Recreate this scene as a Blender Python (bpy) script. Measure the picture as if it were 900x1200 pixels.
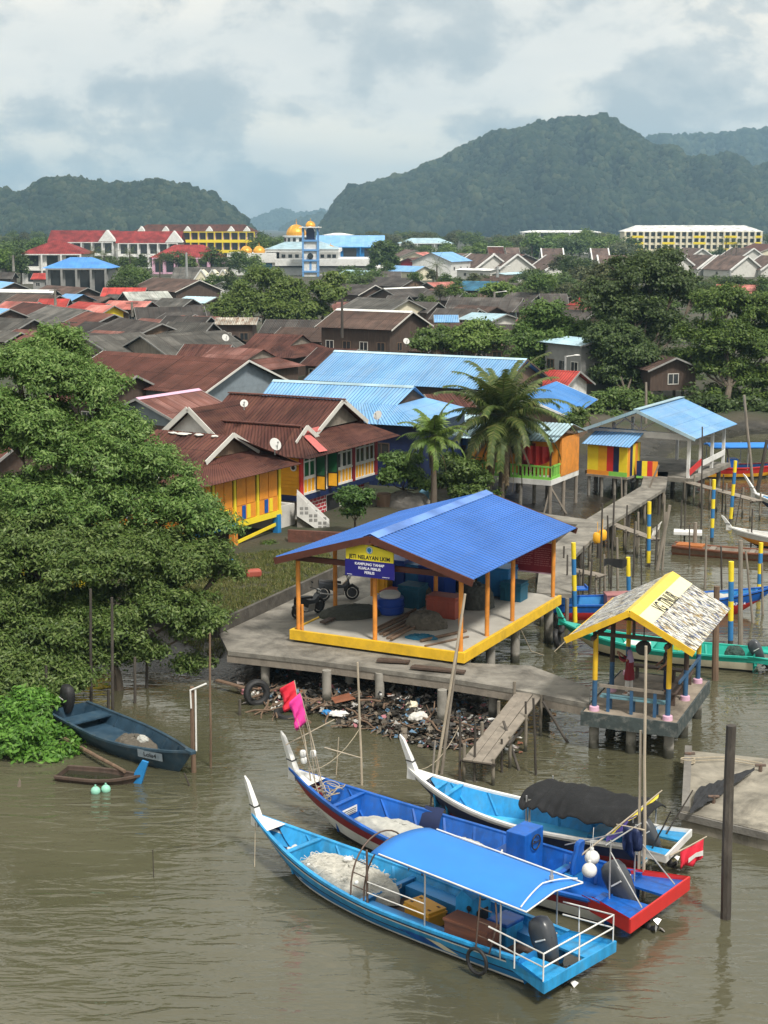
import bpy, bmesh, math, random
import numpy as np
from mathutils import Vector, Matrix
R = math.radians
random.seed(7); rng = np.random.default_rng(11)
S = bpy.context.scene
for o in list(bpy.data.objects): bpy.data.objects.remove(o)
COL = S.collection

# ------------------------------------------------------------------ camera
CH, CF = 17.0, 1800.0                       # eye height (m), focal length in photo pixels (900x1200)
PITCH = math.atan(335 / CF)
cd = bpy.data.cameras.new('camera'); cam = bpy.data.objects.new('camera', cd); COL.objects.link(cam)
cam.location = (0, 0, CH); cam.rotation_euler = (math.pi/2 - PITCH, 0, 0)
cd.sensor_fit = 'VERTICAL'; cd.sensor_height = 36; cd.lens = 36 * CF / 1200
cd.clip_start = .5; cd.clip_end = 30000
S.camera = cam

# ------------------------------------------------------------------ world: overcast sky with broken cloud
SUN_EL, SUN_AZ = 54, 150                    # degrees; azimuth measured clockwise from +Y
w = bpy.data.worlds.new('World'); S.world = w; w.use_nodes = True
nt = w.node_tree; nt.nodes.clear()
def N(tree, typ, **kw):
    n = tree.nodes.new(typ)
    for k, v in kw.items(): setattr(n, k, v)
    return n
def L(tree, a, b): tree.links.new(a, b)
def ramp(tree, stops, fac, interp='LINEAR'):
    n = N(tree, 'ShaderNodeValToRGB'); n.color_ramp.interpolation = interp
    el = n.color_ramp.elements
    while len(el) < len(stops): el.new(.5)
    for e, (p, c) in zip(el, stops): e.position = p; e.color = (*c, 1) if len(c) == 3 else c
    if fac is not None: L(tree, fac, n.inputs[0])
    return n
def math_(tree, op, a, b=None, clamp=False):
    n = N(tree, 'ShaderNodeMath', operation=op); n.use_clamp = clamp
    for i, x in enumerate((a, b)):
        if x is None: continue
        if isinstance(x, (int, float)): n.inputs[i].default_value = x
        else: L(tree, x, n.inputs[i])
    return n.outputs[0]
def mix(tree, fac, a, b, blend='MIX'):
    n = N(tree, 'ShaderNodeMix', data_type='RGBA', blend_type=blend)
    for i, x in ((0, fac), (6, a), (7, b)):
        if isinstance(x, (int, float)): n.inputs[i].default_value = x
        elif isinstance(x, tuple): n.inputs[i].default_value = (*x, 1)
        else: L(tree, x, n.inputs[i])
    return n.outputs[2]
out = N(nt, 'ShaderNodeOutputWorld'); bg = N(nt, 'ShaderNodeBackground')
sky = N(nt, 'ShaderNodeTexSky', sky_type='NISHITA'); sky.sun_disc = False
sky.sun_elevation = R(SUN_EL); sky.sun_rotation = R(SUN_AZ); sky.dust_density = 3; sky.air_density = 1
tc = N(nt, 'ShaderNodeTexCoord')
mp = N(nt, 'ShaderNodeMapping'); mp.inputs['Scale'].default_value = (1, 1, 1.7); mp.inputs['Location'].default_value = (7.21, 2.53, .15)
L(nt, tc.outputs['Generated'], mp.inputs[0])
n1 = N(nt, 'ShaderNodeTexNoise'); n1.inputs['Scale'].default_value = 11.5; n1.inputs['Detail'].default_value = 9
n1.inputs['Roughness'].default_value = .57; n1.inputs['Distortion'].default_value = .12
L(nt, mp.outputs[0], n1.inputs['Vector'])
mp2 = N(nt, 'ShaderNodeMapping'); mp2.inputs['Scale'].default_value = (1, 1, 3.4); mp2.inputs['Location'].default_value = (14.0, 4.9, .33)
L(nt, tc.outputs['Generated'], mp2.inputs[0])
n2 = N(nt, 'ShaderNodeTexNoise'); n2.inputs['Scale'].default_value = 3.2; n2.inputs['Detail'].default_value = 6
L(nt, mp2.outputs[0], n2.inputs['Vector'])
base = ramp(nt, [(.36, (6.7, 6.85, 6.6)), (.50, (7.9, 7.75, 7.2)), (.60, (9.6, 8.9, 7.6))], n2.outputs[0])
c1 = ramp(nt, [(.38, (0, 0, 0)), (.455, (.35, .35, .35)), (.49, (.72, .72, .72)), (.54, (1, 1, 1))], n1.outputs[0])
cloud = mix(nt, c1.outputs[0], (4.4, 4.9, 5.1), base.outputs[0])
sx = N(nt, 'ShaderNodeSeparateXYZ'); L(nt, tc.outputs['Generated'], sx.inputs[0])
elev = ramp(nt, [(0, (.92, .97, 1.0)), (.10, (1, 1, 1)), (.20, (1.05, 1.02, .98)), (.7, (1.3, 1.26, 1.2))], sx.outputs[2])
cloud = mix(nt, 1.0, cloud, elev.outputs[0], 'MULTIPLY')
skyc = mix(nt, .93, sky.outputs[0], cloud)
L(nt, skyc, bg.inputs[0]); bg.inputs[1].default_value = .1
L(nt, bg.outputs[0], out.inputs[0])
sd = bpy.data.lights.new('sun', 'SUN'); sd.energy = 3.3; sd.angle = R(9); sd.color = (1, .95, .87)
sun = bpy.data.objects.new('sun', sd); COL.objects.link(sun)
sdir = Vector((math.sin(R(SUN_AZ))*math.cos(R(SUN_EL)), math.cos(R(SUN_AZ))*math.cos(R(SUN_EL)), math.sin(R(SUN_EL))))
sun.rotation_euler = (-sdir).to_track_quat('-Z', 'Y').to_euler(); sun.location = (0, -40, 80)
S.view_settings.view_transform = 'Standard'; S.view_settings.look = 'None'
S.view_settings.exposure = 0.40; S.view_settings.gamma = 1; S.view_settings.use_curve_mapping = False
S.render.engine = 'CYCLES'
S.cycles.max_bounces = 6; S.cycles.diffuse_bounces = 2; S.cycles.glossy_bounces = 3; S.cycles.transmission_bounces = 3
S.cycles.volume_bounces = 0; S.cycles.transparent_max_bounces = 8; S.cycles.caustics_reflective = False; S.cycles.caustics_refractive = False
S.cycles.use_denoising = True

# ------------------------------------------------------------------ helpers
def G(px, py, z=0.0):                        # photo pixel -> point of the horizontal plane at height z
    a = (px-450)/CF; b = (600-py)/CF
    dx, dy, dz = a, math.cos(PITCH)+b*math.sin(PITCH), -math.sin(PITCH)+b*math.cos(PITCH)
    t = (z-CH)/dz
    return Vector((dx*t, dy*t, z))
def D(px, py, Y):                            # photo pixel -> point at distance Y in front of the camera
    a = (px-450)/CF; b = (600-py)/CF
    dx, dy, dz = a, math.cos(PITCH)+b*math.sin(PITCH), -math.sin(PITCH)+b*math.cos(PITCH)
    t = Y/dy
    return Vector((dx*t, Y, CH+dz*t))

class MB:
    """collects faces; build() links them as one mesh object"""
    def __init__(s): s.v = []; s.f = []; s.m = []
    def add(s, vs, fs, m=0):
        k = len(s.v); s.v += [tuple(p) for p in vs]
        for f in fs: s.f.append([i+k for i in f]); s.m.append(m)
        return s
    def quad(s, a, b, c, d, m=0): return s.add([a, b, c, d], [(0, 1, 2, 3)], m)
    def poly(s, pts, m=0): return s.add(pts, [tuple(range(len(pts)))], m)
    def box(s, x0, y0, z0, x1, y1, z1, m=0, M=None):
        p = [(x, y, z) for z in (z0, z1) for x, y in ((x0, y0), (x1, y0), (x1, y1), (x0, y1))]
        if M is not None: p = [M @ Vector(q) for q in p]
        return s.add(p, [(3, 2, 1, 0), (4, 5, 6, 7), (0, 1, 5, 4), (1, 2, 6, 5), (2, 3, 7, 6), (3, 0, 4, 7)], m)
    def beam(s, p, q, wd, ht, m=0, up=(0, 0, 1)):     # rectangular bar from p to q
        p = Vector(p); q = Vector(q); d = (q-p).normalized(); u = Vector(up)
        if abs(d.dot(u)) > .98: u = Vector((1, 0, 0))
        r = d.cross(u).normalized()*wd/2; u = r.cross(d).normalized()*ht/2
        c = [p-r-u, p+r-u, p+r+u, p-r+u, q-r-u, q+r-u, q+r+u, q-r+u]
        return s.add(c, [(0, 3, 2, 1), (4, 5, 6, 7), (0, 1, 5, 4), (1, 2, 6, 5), (2, 3, 7, 6), (3, 0, 4, 7)], m)
    def tube(s, pts, r, n=8, m=0, cap=True):          # round tube along a path, r a number or a list
        pts = [Vector(p) for p in pts]; K = len(pts)
        rr = r if isinstance(r, (list, tuple)) else [r]*K
        k = len(s.v); ref = None
        for i, p in enumerate(pts):
            d = (pts[min(i+1, K-1)]-pts[max(i-1, 0)])
            d = d.normalized() if d.length > 1e-9 else Vector((0, 0, 1))
            if ref is None: ref = d.orthogonal().normalized()
            ref = (ref-d*ref.dot(d)); ref = ref.normalized() if ref.length > 1e-6 else d.orthogonal().normalized()
            b = d.cross(ref)
            for j in range(n):
                a = 2*math.pi*j/n; s.v.append(tuple(p+(ref*math.cos(a)+b*math.sin(a))*rr[i]))
        for i in range(K-1):
            for j in range(n):
                j2 = (j+1) % n
                s.f.append([k+i*n+j, k+i*n+j2, k+(i+1)*n+j2, k+(i+1)*n+j]); s.m.append(m)
        if cap:
            s.f.append([k+j for j in range(n)][::-1]); s.m.append(m)
            s.f.append([k+(K-1)*n+j for j in range(n)]); s.m.append(m)
        return s
    def lathe(s, prof, n=16, c=(0, 0, 0), m=0, M=None):   # prof: (radius, z)
        k = len(s.v)
        for r, z in prof:
            for j in range(n):
                a = 2*math.pi*j/n; p = Vector((c[0]+r*math.cos(a), c[1]+r*math.sin(a), c[2]+z))
                s.v.append(tuple(M @ p if M is not None else p))
        for i in range(len(prof)-1):
            for j in range(n):
                j2 = (j+1) % n
                s.f.append([k+i*n+j, k+i*n+j2, k+(i+1)*n+j2, k+(i+1)*n+j]); s.m.append(m)
        s.f.append([k+j for j in range(n)][::-1]); s.m.append(m)
        s.f.append([k+(len(prof)-1)*n+j for j in range(n)]); s.m.append(m)
        return s
    def ball(s, c, r, n=12, m=0, jit=0, M=None):          # ellipsoid, jit roughens it
        rx, ry, rz = r if isinstance(r, (tuple, list)) else (r, r, r)
        k = len(s.v); h = n//2
        for i in range(h+1):
            t = math.pi*i/h
            for j in range(n):
                a = 2*math.pi*j/n; q = 1+jit*(random.random()-.5)*2 if 0 < i < h else 1
                p = Vector((c[0]+rx*q*math.sin(t)*math.cos(a), c[1]+ry*q*math.sin(t)*math.sin(a), c[2]+rz*q*math.cos(t)))
                s.v.append(tuple(M @ p if M is not None else p))
        for i in range(h):
            for j in range(n):
                j2 = (j+1) % n
                s.f.append([k+i*n+j2, k+i*n+j, k+(i+1)*n+j, k+(i+1)*n+j2]); s.m.append(m)
        return s
    def loft(s, rings, m=0, closed=False):                # rows of equal length joined by quads
        k = len(s.v); n = len(rings[0])
        for r in rings: s.v += [tuple(p) for p in r]
        for i in range(len(rings)-1):
            for j in range(n if closed else n-1):
                j2 = (j+1) % n
                s.f.append([k+i*n+j, k+i*n+j2, k+(i+1)*n+j2, k+(i+1)*n+j])
                s.m.append(m[j] if isinstance(m, (list, tuple)) else m)
        return s
    def sheet(s, a, b, c, d, period=.25, amp=.02, th=.02, m=0, groove=True):
        """corrugated sheet: eave edge a-b, ridge edge d-c; ribs run from eave to ridge"""
        a, b, c, d = map(Vector, (a, b, c, d))
        nrm = (b-a).cross(d-a).normalized(); groove = groove and .015 < amp and period < .5; nn = max(2, int(round(max((b-a).length, (c-d).length)/period)))
        prof = ((0, 0), (.3, 0), (.42, 1), (.58, 1), (.7, 0))
        k = len(s.v); cols = []
        for i in range(nn):
            for t, h in prof: cols.append(((i+t)/nn, h))
        cols.append((1, 0))
        for t, h in cols:
            e = a.lerp(b, t)+nrm*amp*h; r = d.lerp(c, t)+nrm*amp*h
            s.v += [tuple(e), tuple(r), tuple(a.lerp(b, t)-nrm*th), tuple(d.lerp(c, t)-nrm*th)]
        for i in range(len(cols)-1):
            p = k+4*i; q = p+4
            s.f += [[p, q, q+1, p+1], [p+2, p+3, q+3, q+2], [p, p+2, q+2, q], [p+1, q+1, q+3, p+3]]; s.m += [m+(1 if groove and i % 5 == 0 else 0)]+[m]*3  # valley faces take the darker copy with the painted rib shade
        e = k+4*(len(cols)-1)
        s.f += [[k, k+1, k+3, k+2], [e, e+2, e+3, e+1]]; s.m += [m]*2
        return s
    def build(s, name, mat, parent=None, smooth=False, loc=None, rz=0, bev=0, sub=0):
        me = bpy.data.meshes.new(name); me.from_pydata(s.v, [], s.f)
        mats = mat if isinstance(mat, (list, tuple)) else [mat]
        for x in mats: me.materials.append(x)
        me.polygons.foreach_set('material_index', s.m)
        if smooth:
            me.polygons.foreach_set('use_smooth', [True]*len(s.f))
            try: me.set_sharp_from_angle(angle=R(smooth if smooth is not True else 40))
            except Exception: pass
        me.update()
        o = bpy.data.objects.new(name, me); COL.objects.link(o)
        if parent is not None: o.parent = parent
        if loc is not None: o.location = loc
        if rz: o.rotation_euler.z = rz
        if bev:
            b = o.modifiers.new('bevel', 'BEVEL'); b.width = bev; b.segments = 2; b.limit_method = 'ANGLE'; b.angle_limit = R(35)
        if sub:
            b = o.modifiers.new('sub', 'SUBSURF'); b.levels = sub; b.render_levels = sub
        return o
def tag(o, label=None, cat=None, group=None, kind=None):
    if label: o['label'] = label
    if cat: o['category'] = cat
    if group: o['group'] = group
    if kind: o['kind'] = kind
    return o
def thing(name, label, cat, loc=(0, 0, 0), rz=0, group=None):
    o = bpy.data.objects.new(name, None); COL.objects.link(o); o.empty_display_size = .2
    o.location = loc; o.rotation_euler.z = rz
    return tag(o, label, cat, group)
def copy_tree(o, parent=None):
    c = o.copy(); COL.objects.link(c)
    if parent is not None: c.parent = parent
    for ch in list(o.children): copy_tree(ch, c)
    return c
def text(body, size, mat, parent, loc, rot, name='lettering', ext=.004, sx=1.0, bold=0.0, align='CENTER'):
    cu = bpy.data.curves.new('t', 'FONT'); cu.body = body; cu.size = size; cu.extrude = ext; cu.offset = bold
    cu.align_x = align; cu.align_y = 'CENTER'
    t = bpy.data.objects.new('t', cu); COL.objects.link(t)
    me = bpy.data.meshes.new_from_object(t); bpy.data.objects.remove(t); bpy.data.curves.remove(cu)
    me.name = name; me.materials.clear(); me.materials.append(mat)
    o = bpy.data.objects.new(name, me); COL.objects.link(o); o.parent = parent
    o.location = loc; o.rotation_euler = rot; o.scale = (sx, 1, 1)
    return o

# ------------------------------------------------------------------ materials
def newmat(name):
    m = bpy.data.materials.new(name); m.use_nodes = True; t = m.node_tree
    return m, t, t.nodes['Principled BSDF']
def mat(name, col, rough=.6, var=.18, scale=2.5, dirt=0.0, dirtcol=(.10, .085, .06), bump=.0, bscale=30, metal=0, spec=.4, stretch=(1, 1, 1), blot=0, tide=0):
    """painted / stained surface: base colour, soft tonal variation, optional grime patches, fine bump"""
    m, t, b = newmat(name)
    tc = N(t, 'ShaderNodeTexCoord'); oi = N(t, 'ShaderNodeObjectInfo')
    ad = N(t, 'ShaderNodeVectorMath', operation='ADD'); mp = N(t, 'ShaderNodeMapping'); mp.inputs['Scale'].default_value = stretch
    L(t, tc.outputs['Object'], ad.inputs[0]); L(t, oi.outputs['Location'], ad.inputs[1]); L(t, ad.outputs[0], mp.inputs[0])
    n = N(t, 'ShaderNodeTexNoise'); n.inputs['Scale'].default_value = scale; n.inputs['Detail'].default_value = 6; n.inputs['Roughness'].default_value = .65
    L(t, mp.outputs[0], n.inputs['Vector'])
    r = ramp(t, [(.3, tuple(c*(1-var) for c in col)), (.7, tuple(min(1, c*(1+var)) for c in col))], n.outputs[0])
    c = r.outputs[0]
    if dirt > 0:
        n2 = N(t, 'ShaderNodeTexNoise'); n2.inputs['Scale'].default_value = scale*.8; n2.inputs['Detail'].default_value = 9; n2.inputs['Roughness'].default_value = .72
        L(t, mp.outputs[0], n2.inputs['Vector'])
        k = ramp(t, [(.5, (0, 0, 0)), (.72, (1, 1, 1))], n2.outputs[0])
        c = mix(t, math_(t, 'MULTIPLY', k.outputs[0], dirt), c, dirtcol)
    if tide:
        ge = N(t, 'ShaderNodeNewGeometry'); sp = N(t, 'ShaderNodeSeparateXYZ'); L(t, ge.outputs['Position'], sp.inputs[0])
        tz = math_(t, 'ADD', sp.outputs[2], math_(t, 'MULTIPLY', math_(t, 'SUBTRACT', n.outputs[0], .5), .7))
        tk = ramp(t, [(0, (1, 1, 1)), (tide*.55, (.85, .85, .85)), (tide, (0, 0, 0))], tz); c = mix(t, tk.outputs[0], c, (.030, .030, .020))
    if blot:
        n4 = N(t, 'ShaderNodeTexNoise'); n4.inputs['Scale'].default_value = .55; n4.inputs['Detail'].default_value = 7; n4.inputs['Roughness'].default_value = .68; n4.inputs['Distortion'].default_value = .6
        L(t, mp.outputs[0], n4.inputs['Vector']); bl = ramp(t, [(.36, (1-blot,)*3), (.52, (1, 1, 1)), (.68, (1+blot*.45,)*3)], n4.outputs[0]); c = mix(t, 1.0, c, bl.outputs[0], 'MULTIPLY')
    L(t, c, b.inputs['Base Color'])
    rr = ramp(t, [(.3, (rough*.85,)*3), (.7, (min(1, rough*1.15),)*3)], n.outputs[0]); L(t, rr.outputs[0], b.inputs['Roughness'])
    b.inputs['Metallic'].default_value = metal; b.inputs['Specular IOR Level'].default_value = spec
    if bump:
        n3 = N(t, 'ShaderNodeTexNoise'); n3.inputs['Scale'].default_value = bscale; n3.inputs['Detail'].default_value = 4
        L(t, mp.outputs[0], n3.inputs['Vector'])
        bp = N(t, 'ShaderNodeBump'); bp.inputs['Strength'].default_value = bump; bp.inputs['Distance'].default_value = .03
        L(t, n3.outputs[0], bp.inputs['Height']); L(t, bp.outputs[0], b.inputs['Normal'])
    return m
def roofmat(name, col, col2, *a, **k): return [roofmat1(name, col, col2, *a, **k), roofmat1(name+'_groove_shade', tuple(c*.5 for c in col), tuple(c*.5 for c in col2), *a, **k)]  # second, darker copy: shade between the ribs put into the colour
def roofmat1(name, col, col2, rust=.3, rustcol=(.12, .045, .022), rough=.72, sheet=(1.6, 2.2), spec=.2, lap=.6, patch=.45):
    """metal / asbestos sheets: every sheet slightly different, lap lines, streaks running down the slope"""
    m, t, b = newmat(name)
    tc = N(t, 'ShaderNodeTexCoord'); oi = N(t, 'ShaderNodeObjectInfo')
    ad = N(t, 'ShaderNodeVectorMath', operation='ADD')
    L(t, tc.outputs['Object'], ad.inputs[0]); L(t, oi.outputs['Location'], ad.inputs[1])
    br = N(t, 'ShaderNodeTexBrick'); br.inputs['Scale'].default_value = 1; br.inputs['Brick Width'].default_value = sheet[0]; br.inputs['Row Height'].default_value = sheet[1]
    br.inputs['Mortar Size'].default_value = .04; br.inputs['Mortar Smooth'].default_value = .6; br.offset = .0
    br.inputs['Color1'].default_value = (*col, 1); br.inputs['Color2'].default_value = (*col2, 1)
    br.inputs['Mortar'].default_value = (*[c*(1-lap) for c in col], 1); br.inputs['Bias'].default_value = -.1
    L(t, ad.outputs[0], br.inputs['Vector'])
    mp = N(t, 'ShaderNodeMapping'); mp.inputs['Scale'].default_value = (2.2, .35, .35); L(t, ad.outputs[0], mp.inputs[0])
    n = N(t, 'ShaderNodeTexNoise'); n.inputs['Scale'].default_value = 1.1; n.inputs['Detail'].default_value = 8; n.inputs['Roughness'].default_value = .7
    L(t, mp.outputs[0], n.inputs['Vector'])
    n2 = N(t, 'ShaderNodeTexNoise'); n2.inputs['Scale'].default_value = .45; n2.inputs['Detail'].default_value = 5
    L(t, ad.outputs[0], n2.inputs['Vector'])
    g = ramp(t, [(.32, (1-patch,)*3), (.68, (1+patch, 1+patch*.95, 1+patch*.9))], n2.outputs[0])
    c = mix(t, 1.0, br.outputs[0], g.outputs[0], 'MULTIPLY')
    k = ramp(t, [(.45, (0, 0, 0)), (.62, (1, 1, 1))], n.outputs[0])
    c = mix(t, math_(t, 'MULTIPLY', k.outputs[0], min(1, rust*1.35)), c, rustcol)
    ov = ramp(t, [(0, (.82, .82, .82)), (1, (1.18, 1.18, 1.18))], oi.outputs['Random'])
    c = mix(t, 1.0, c, ov.outputs[0], 'MULTIPLY')
    L(t, c, b.inputs['Base Color']); b.inputs['Roughness'].default_value = rough; b.inputs['Specular IOR Level'].default_value = spec
    return m
def leafmat(name, c1, c2, c3, trans=.33):
    m, t, b = newmat(name)
    g = N(t, 'ShaderNodeNewGeometry'); oi = N(t, 'ShaderNodeObjectInfo')
    r = ramp(t, [(0, c1), (.55, c2), (1, c3)], g.outputs['Random Per Island'])
    hs = N(t, 'ShaderNodeHueSaturation'); L(t, r.outputs[0], hs.inputs['Color'])
    L(t, math_(t, 'ADD', math_(t, 'MULTIPLY', oi.outputs['Random'], .016), .492), hs.inputs['Hue'])
    L(t, math_(t, 'ADD', math_(t, 'MULTIPLY', oi.outputs['Random'], .4), .85), hs.inputs['Value'])
    L(t, hs.outputs[0], b.inputs['Base Color']); b.inputs['Roughness'].default_value = .5; b.inputs['Specular IOR Level'].default_value = .35
    tr = N(t, 'ShaderNodeBsdfTranslucent'); L(t, hs.outputs[0], tr.inputs[0])
    ms = N(t, 'ShaderNodeMixShader'); ms.inputs[0].default_value = trans
    L(t, b.outputs[0], ms.inputs[1]); L(t, tr.outputs[0], ms.inputs[2]); L(t, ms.outputs[0], t.nodes['Material Output'].inputs[0])
    return m
M = {}
M['white'] = mat('white_paint', (.70, .70, .68), .5, .08, 2.2, .4, (.36, .33, .28), blot=.15)
M['cream'] = mat('cream_paint', (.68, .63, .48), .6, .08, 2, .3, (.3, .26, .18))
M['offwhite'] = mat('offwhite_wall', (.58, .57, .53), .7, .08, 1.2, .35, (.25, .23, .2))
M['grey'] = mat('grey_wall', (.26, .26, .25), .75, .15, 1.5, .35, (.12, .11, .1))
M['greyblue'] = mat('greyblue_wall', (.20, .24, .27), .7, .15, 1.5, .4, (.1, .1, .1))
M['wood'] = mat('dark_timber', (.075, .05, .038), .8, .3, 2, .4, (.15, .12, .1), .3, 25, stretch=(3, 3, .5))
M['wood_mid'] = mat('brown_timber', (.16, .105, .07), .8, .3, 2, .3, (.07, .05, .04), .3, 25, stretch=(3, 3, .5))
M['wood_grey'] = mat('weathered_wood', (.23, .20, .165), .85, .25, 3, .5, (.10, .085, .07), .4, 25, stretch=(1, 1, .4))
M['bamboo'] = mat('pale_bamboo', (.40, .34, .26), .7, .2, 4, .4, (.17, .14, .11), .2, 30, stretch=(1, 1, .3))
M['stake'] = mat('wet_dark_wood', (.055, .047, .04), .7, .3, 4, .4, (.2, .18, .15), .4, 20, stretch=(1, 1, .3))
M['concrete'] = mat('jetty_concrete', (.215, .20, .172), .85, .28, 1.3, .75, (.11, .10, .085), .3, 18, blot=.5)
M['pile'] = mat('tide_marked_concrete', (.27, .255, .225), .85, .2, 2, .6, (.13, .12, .1), .3, 18, tide=.5)
M['wetwood'] = mat('tide_marked_wood', (.20, .175, .14), .85, .25, 3, .5, (.10, .085, .07), .4, 25, stretch=(1, 1, .4), tide=.4)
M['concrete_dk'] = mat('stained_concrete', (.17, .16, .145), .85, .25, 2, .5, (.07, .065, .055), .4, 15)
M['floor'] = mat('pale_floor', (.40, .38, .335), .8, .15, .8, .5, (.25, .23, .19), .15, 20)
M['yellow'] = mat('yellow_paint', (.72, .44, .022), .6, .15, 2.2, .5, (.35, .24, .05))
M['yellow2'] = mat('bright_yellow_paint', (.80, .62, .03), .5, .06, 3, .12, (.35, .28, .05))
M['orange'] = mat('orange_paint', (.66, .25, .04), .6, .18, 2.5, .45, (.34, .17, .07), blot=.25)
M['orange_wall'] = mat('orange_board', (.74, .28, .03), .6, .12, 2.5, .25, (.35, .12, .03))
M['amber'] = mat('amber_board', (.80, .40, .02), .55, .1, 2.5, .15, (.4, .2, .03))
M['red'] = mat('red_paint', (.55, .03, .028), .45, .1, 3, .15, (.2, .02, .02))
M['maroon'] = mat('maroon_paint', (.23, .015, .025), .5, .12, 3, .15, (.1, .02, .02))
M['darkred'] = mat('dark_red_trim', (.085, .026, .016), .65, .2, 3)
M['blue'] = mat('royal_blue_paint', (.008, .10, .42), .42, .22, 2.4, .65, (.035, .075, .20), stretch=(1.6, 1.6, .7), blot=.3)
M['sky'] = mat('sky_blue_paint', (.026, .29, .60), .45, .22, 2.4, .7, (.07, .22, .34), stretch=(1.6, 1.6, .7), blot=.3)
M['sky_floor'] = mat('worn_sky_blue', (.07, .42, .72), .5, .15, 3, .5, (.35, .58, .66))
M['midblue'] = mat('mid_blue_paint', (.02, .19, .46), .45, .12, 3, .25, (.05, .2, .35))
M['navy'] = mat('navy_paint', (.012, .022, .075), .5, .2, 3)
M['green_teal'] = mat('teal_paint', (.02, .37, .29), .45, .12, 3, .25, (.1, .3, .25))
M['lime'] = mat('lime_paint', (.22, .55, .09), .55, .1, 3, .15, (.2, .3, .1))
M['pink'] = mat('pink_paint', (.62, .38, .50), .6, .1, 3, .2, (.4, .3, .35))
M['black'] = mat('black_rubber', (.018, .018, .019), .6, .3, 5)
M['engine'] = mat('engine_cowl', (.045, .05, .058), .32, .15, 4, spec=.6)
M['steel'] = mat('galvanised_pipe', (.42, .42, .41), .4, .15, 6, .4, (.2, .14, .1), metal=.5)
M['rustpipe'] = mat('rusty_pipe', (.10, .07, .055), .6, .3, 10, .4, (.25, .12, .06))
M['glass'] = mat('dark_glass', (.025, .03, .034), .12, .2, 1, spec=.7)
M['greenglass'] = mat('green_glass', (.015, .09, .035), .15, .2, 1, spec=.7)
M['skin'] = mat('skin', (.36, .19, .12), .55, .06, 8)
M['gold'] = mat('gold_dome', (.70, .36, .05), .35, .1, 2, .1, (.4, .2, .03), metal=.35)
M['rope'] = mat('rope', (.36, .31, .23), .9, .25, 12)
R_ = {}
R_['rust'] = roofmat('rusty_red_brown_roof', (.085, .032, .025), (.14, .058, .045), .4, (.10, .035, .022))
R_['maroon'] = roofmat('dark_maroon_roof', (.062, .023, .019), (.09, .036, .029), .35, (.14, .06, .04), sheet=(1.8, 3))
R_['pinkrust'] = roofmat('faded_pink_rust_roof', (.15, .065, .054), (.23, .12, .105), .55, (.13, .05, .035), sheet=(.8, 4))
R_['grey'] = roofmat('weathered_grey_roof', (.072, .07, .064), (.125, .12, .11), .4, (.06, .052, .045))
R_['dark'] = roofmat('dark_grey_roof', (.05, .045, .042), (.078, .072, .067), .35, (.05, .035, .03))
R_['pale'] = roofmat('pale_grey_roof', (.26, .28, .26), (.33, .34, .32), .35, (.15, .14, .12))
R_['brown'] = roofmat('brown_roof', (.075, .046, .037), (.105, .068, .056), .3, (.05, .04, .032))
R_['tile'] = roofmat('brown_tile_roof', (.12, .083, .07), (.15, .105, .09), .2, (.07, .05, .04), sheet=(.4, .35))
R_['red'] = roofmat('red_roof', (.34, .035, .03), (.42, .06, .05), .25, (.25, .06, .05))
R_['redtile'] = roofmat('red_tile_roof', (.20, .028, .03), (.25, .036, .036), .2, (.2, .04, .035), sheet=(.6, .5))
R_['redpale'] = roofmat('faded_red_roof', (.42, .13, .11), (.5, .22, .19), .3, (.3, .09, .07))
R_['skyblue'] = roofmat('light_blue_roof', (.15, .33, .58), (.19, .37, .63), .2, (.28, .36, .42), sheet=(1.0, 6), lap=.2, patch=.13)
R_['royal'] = roofmat('royal_blue_roof', (.042, .135, .43), (.05, .15, .47), .10, (.10, .18, .40), sheet=(1.0, 9), lap=.1, rough=.5, patch=.13)
R_['palesky'] = roofmat('pale_blue_roof', (.34, .50, .58), (.40, .55, .62), .25, (.3, .34, .36), lap=.15, patch=.2)
R_['blue'] = roofmat('blue_roof', (.07, .24, .60), (.09, .28, .64), .15, (.2, .3, .4), lap=.15, patch=.15)
R_['tarpblue'] = roofmat('blue_green_tarp_roof', (.03, .12, .20), (.04, .15, .24), .3, (.04, .07, .1))
R_['patch'] = roofmat('rust_and_white_roof', (.38, .36, .31), (.45, .42, .36), .8, (.16, .095, .06))
R_['whiteroof'] = roofmat('white_roof', (.62, .63, .62), (.66, .67, .66), .15, (.5, .5, .48), lap=.1)
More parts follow.
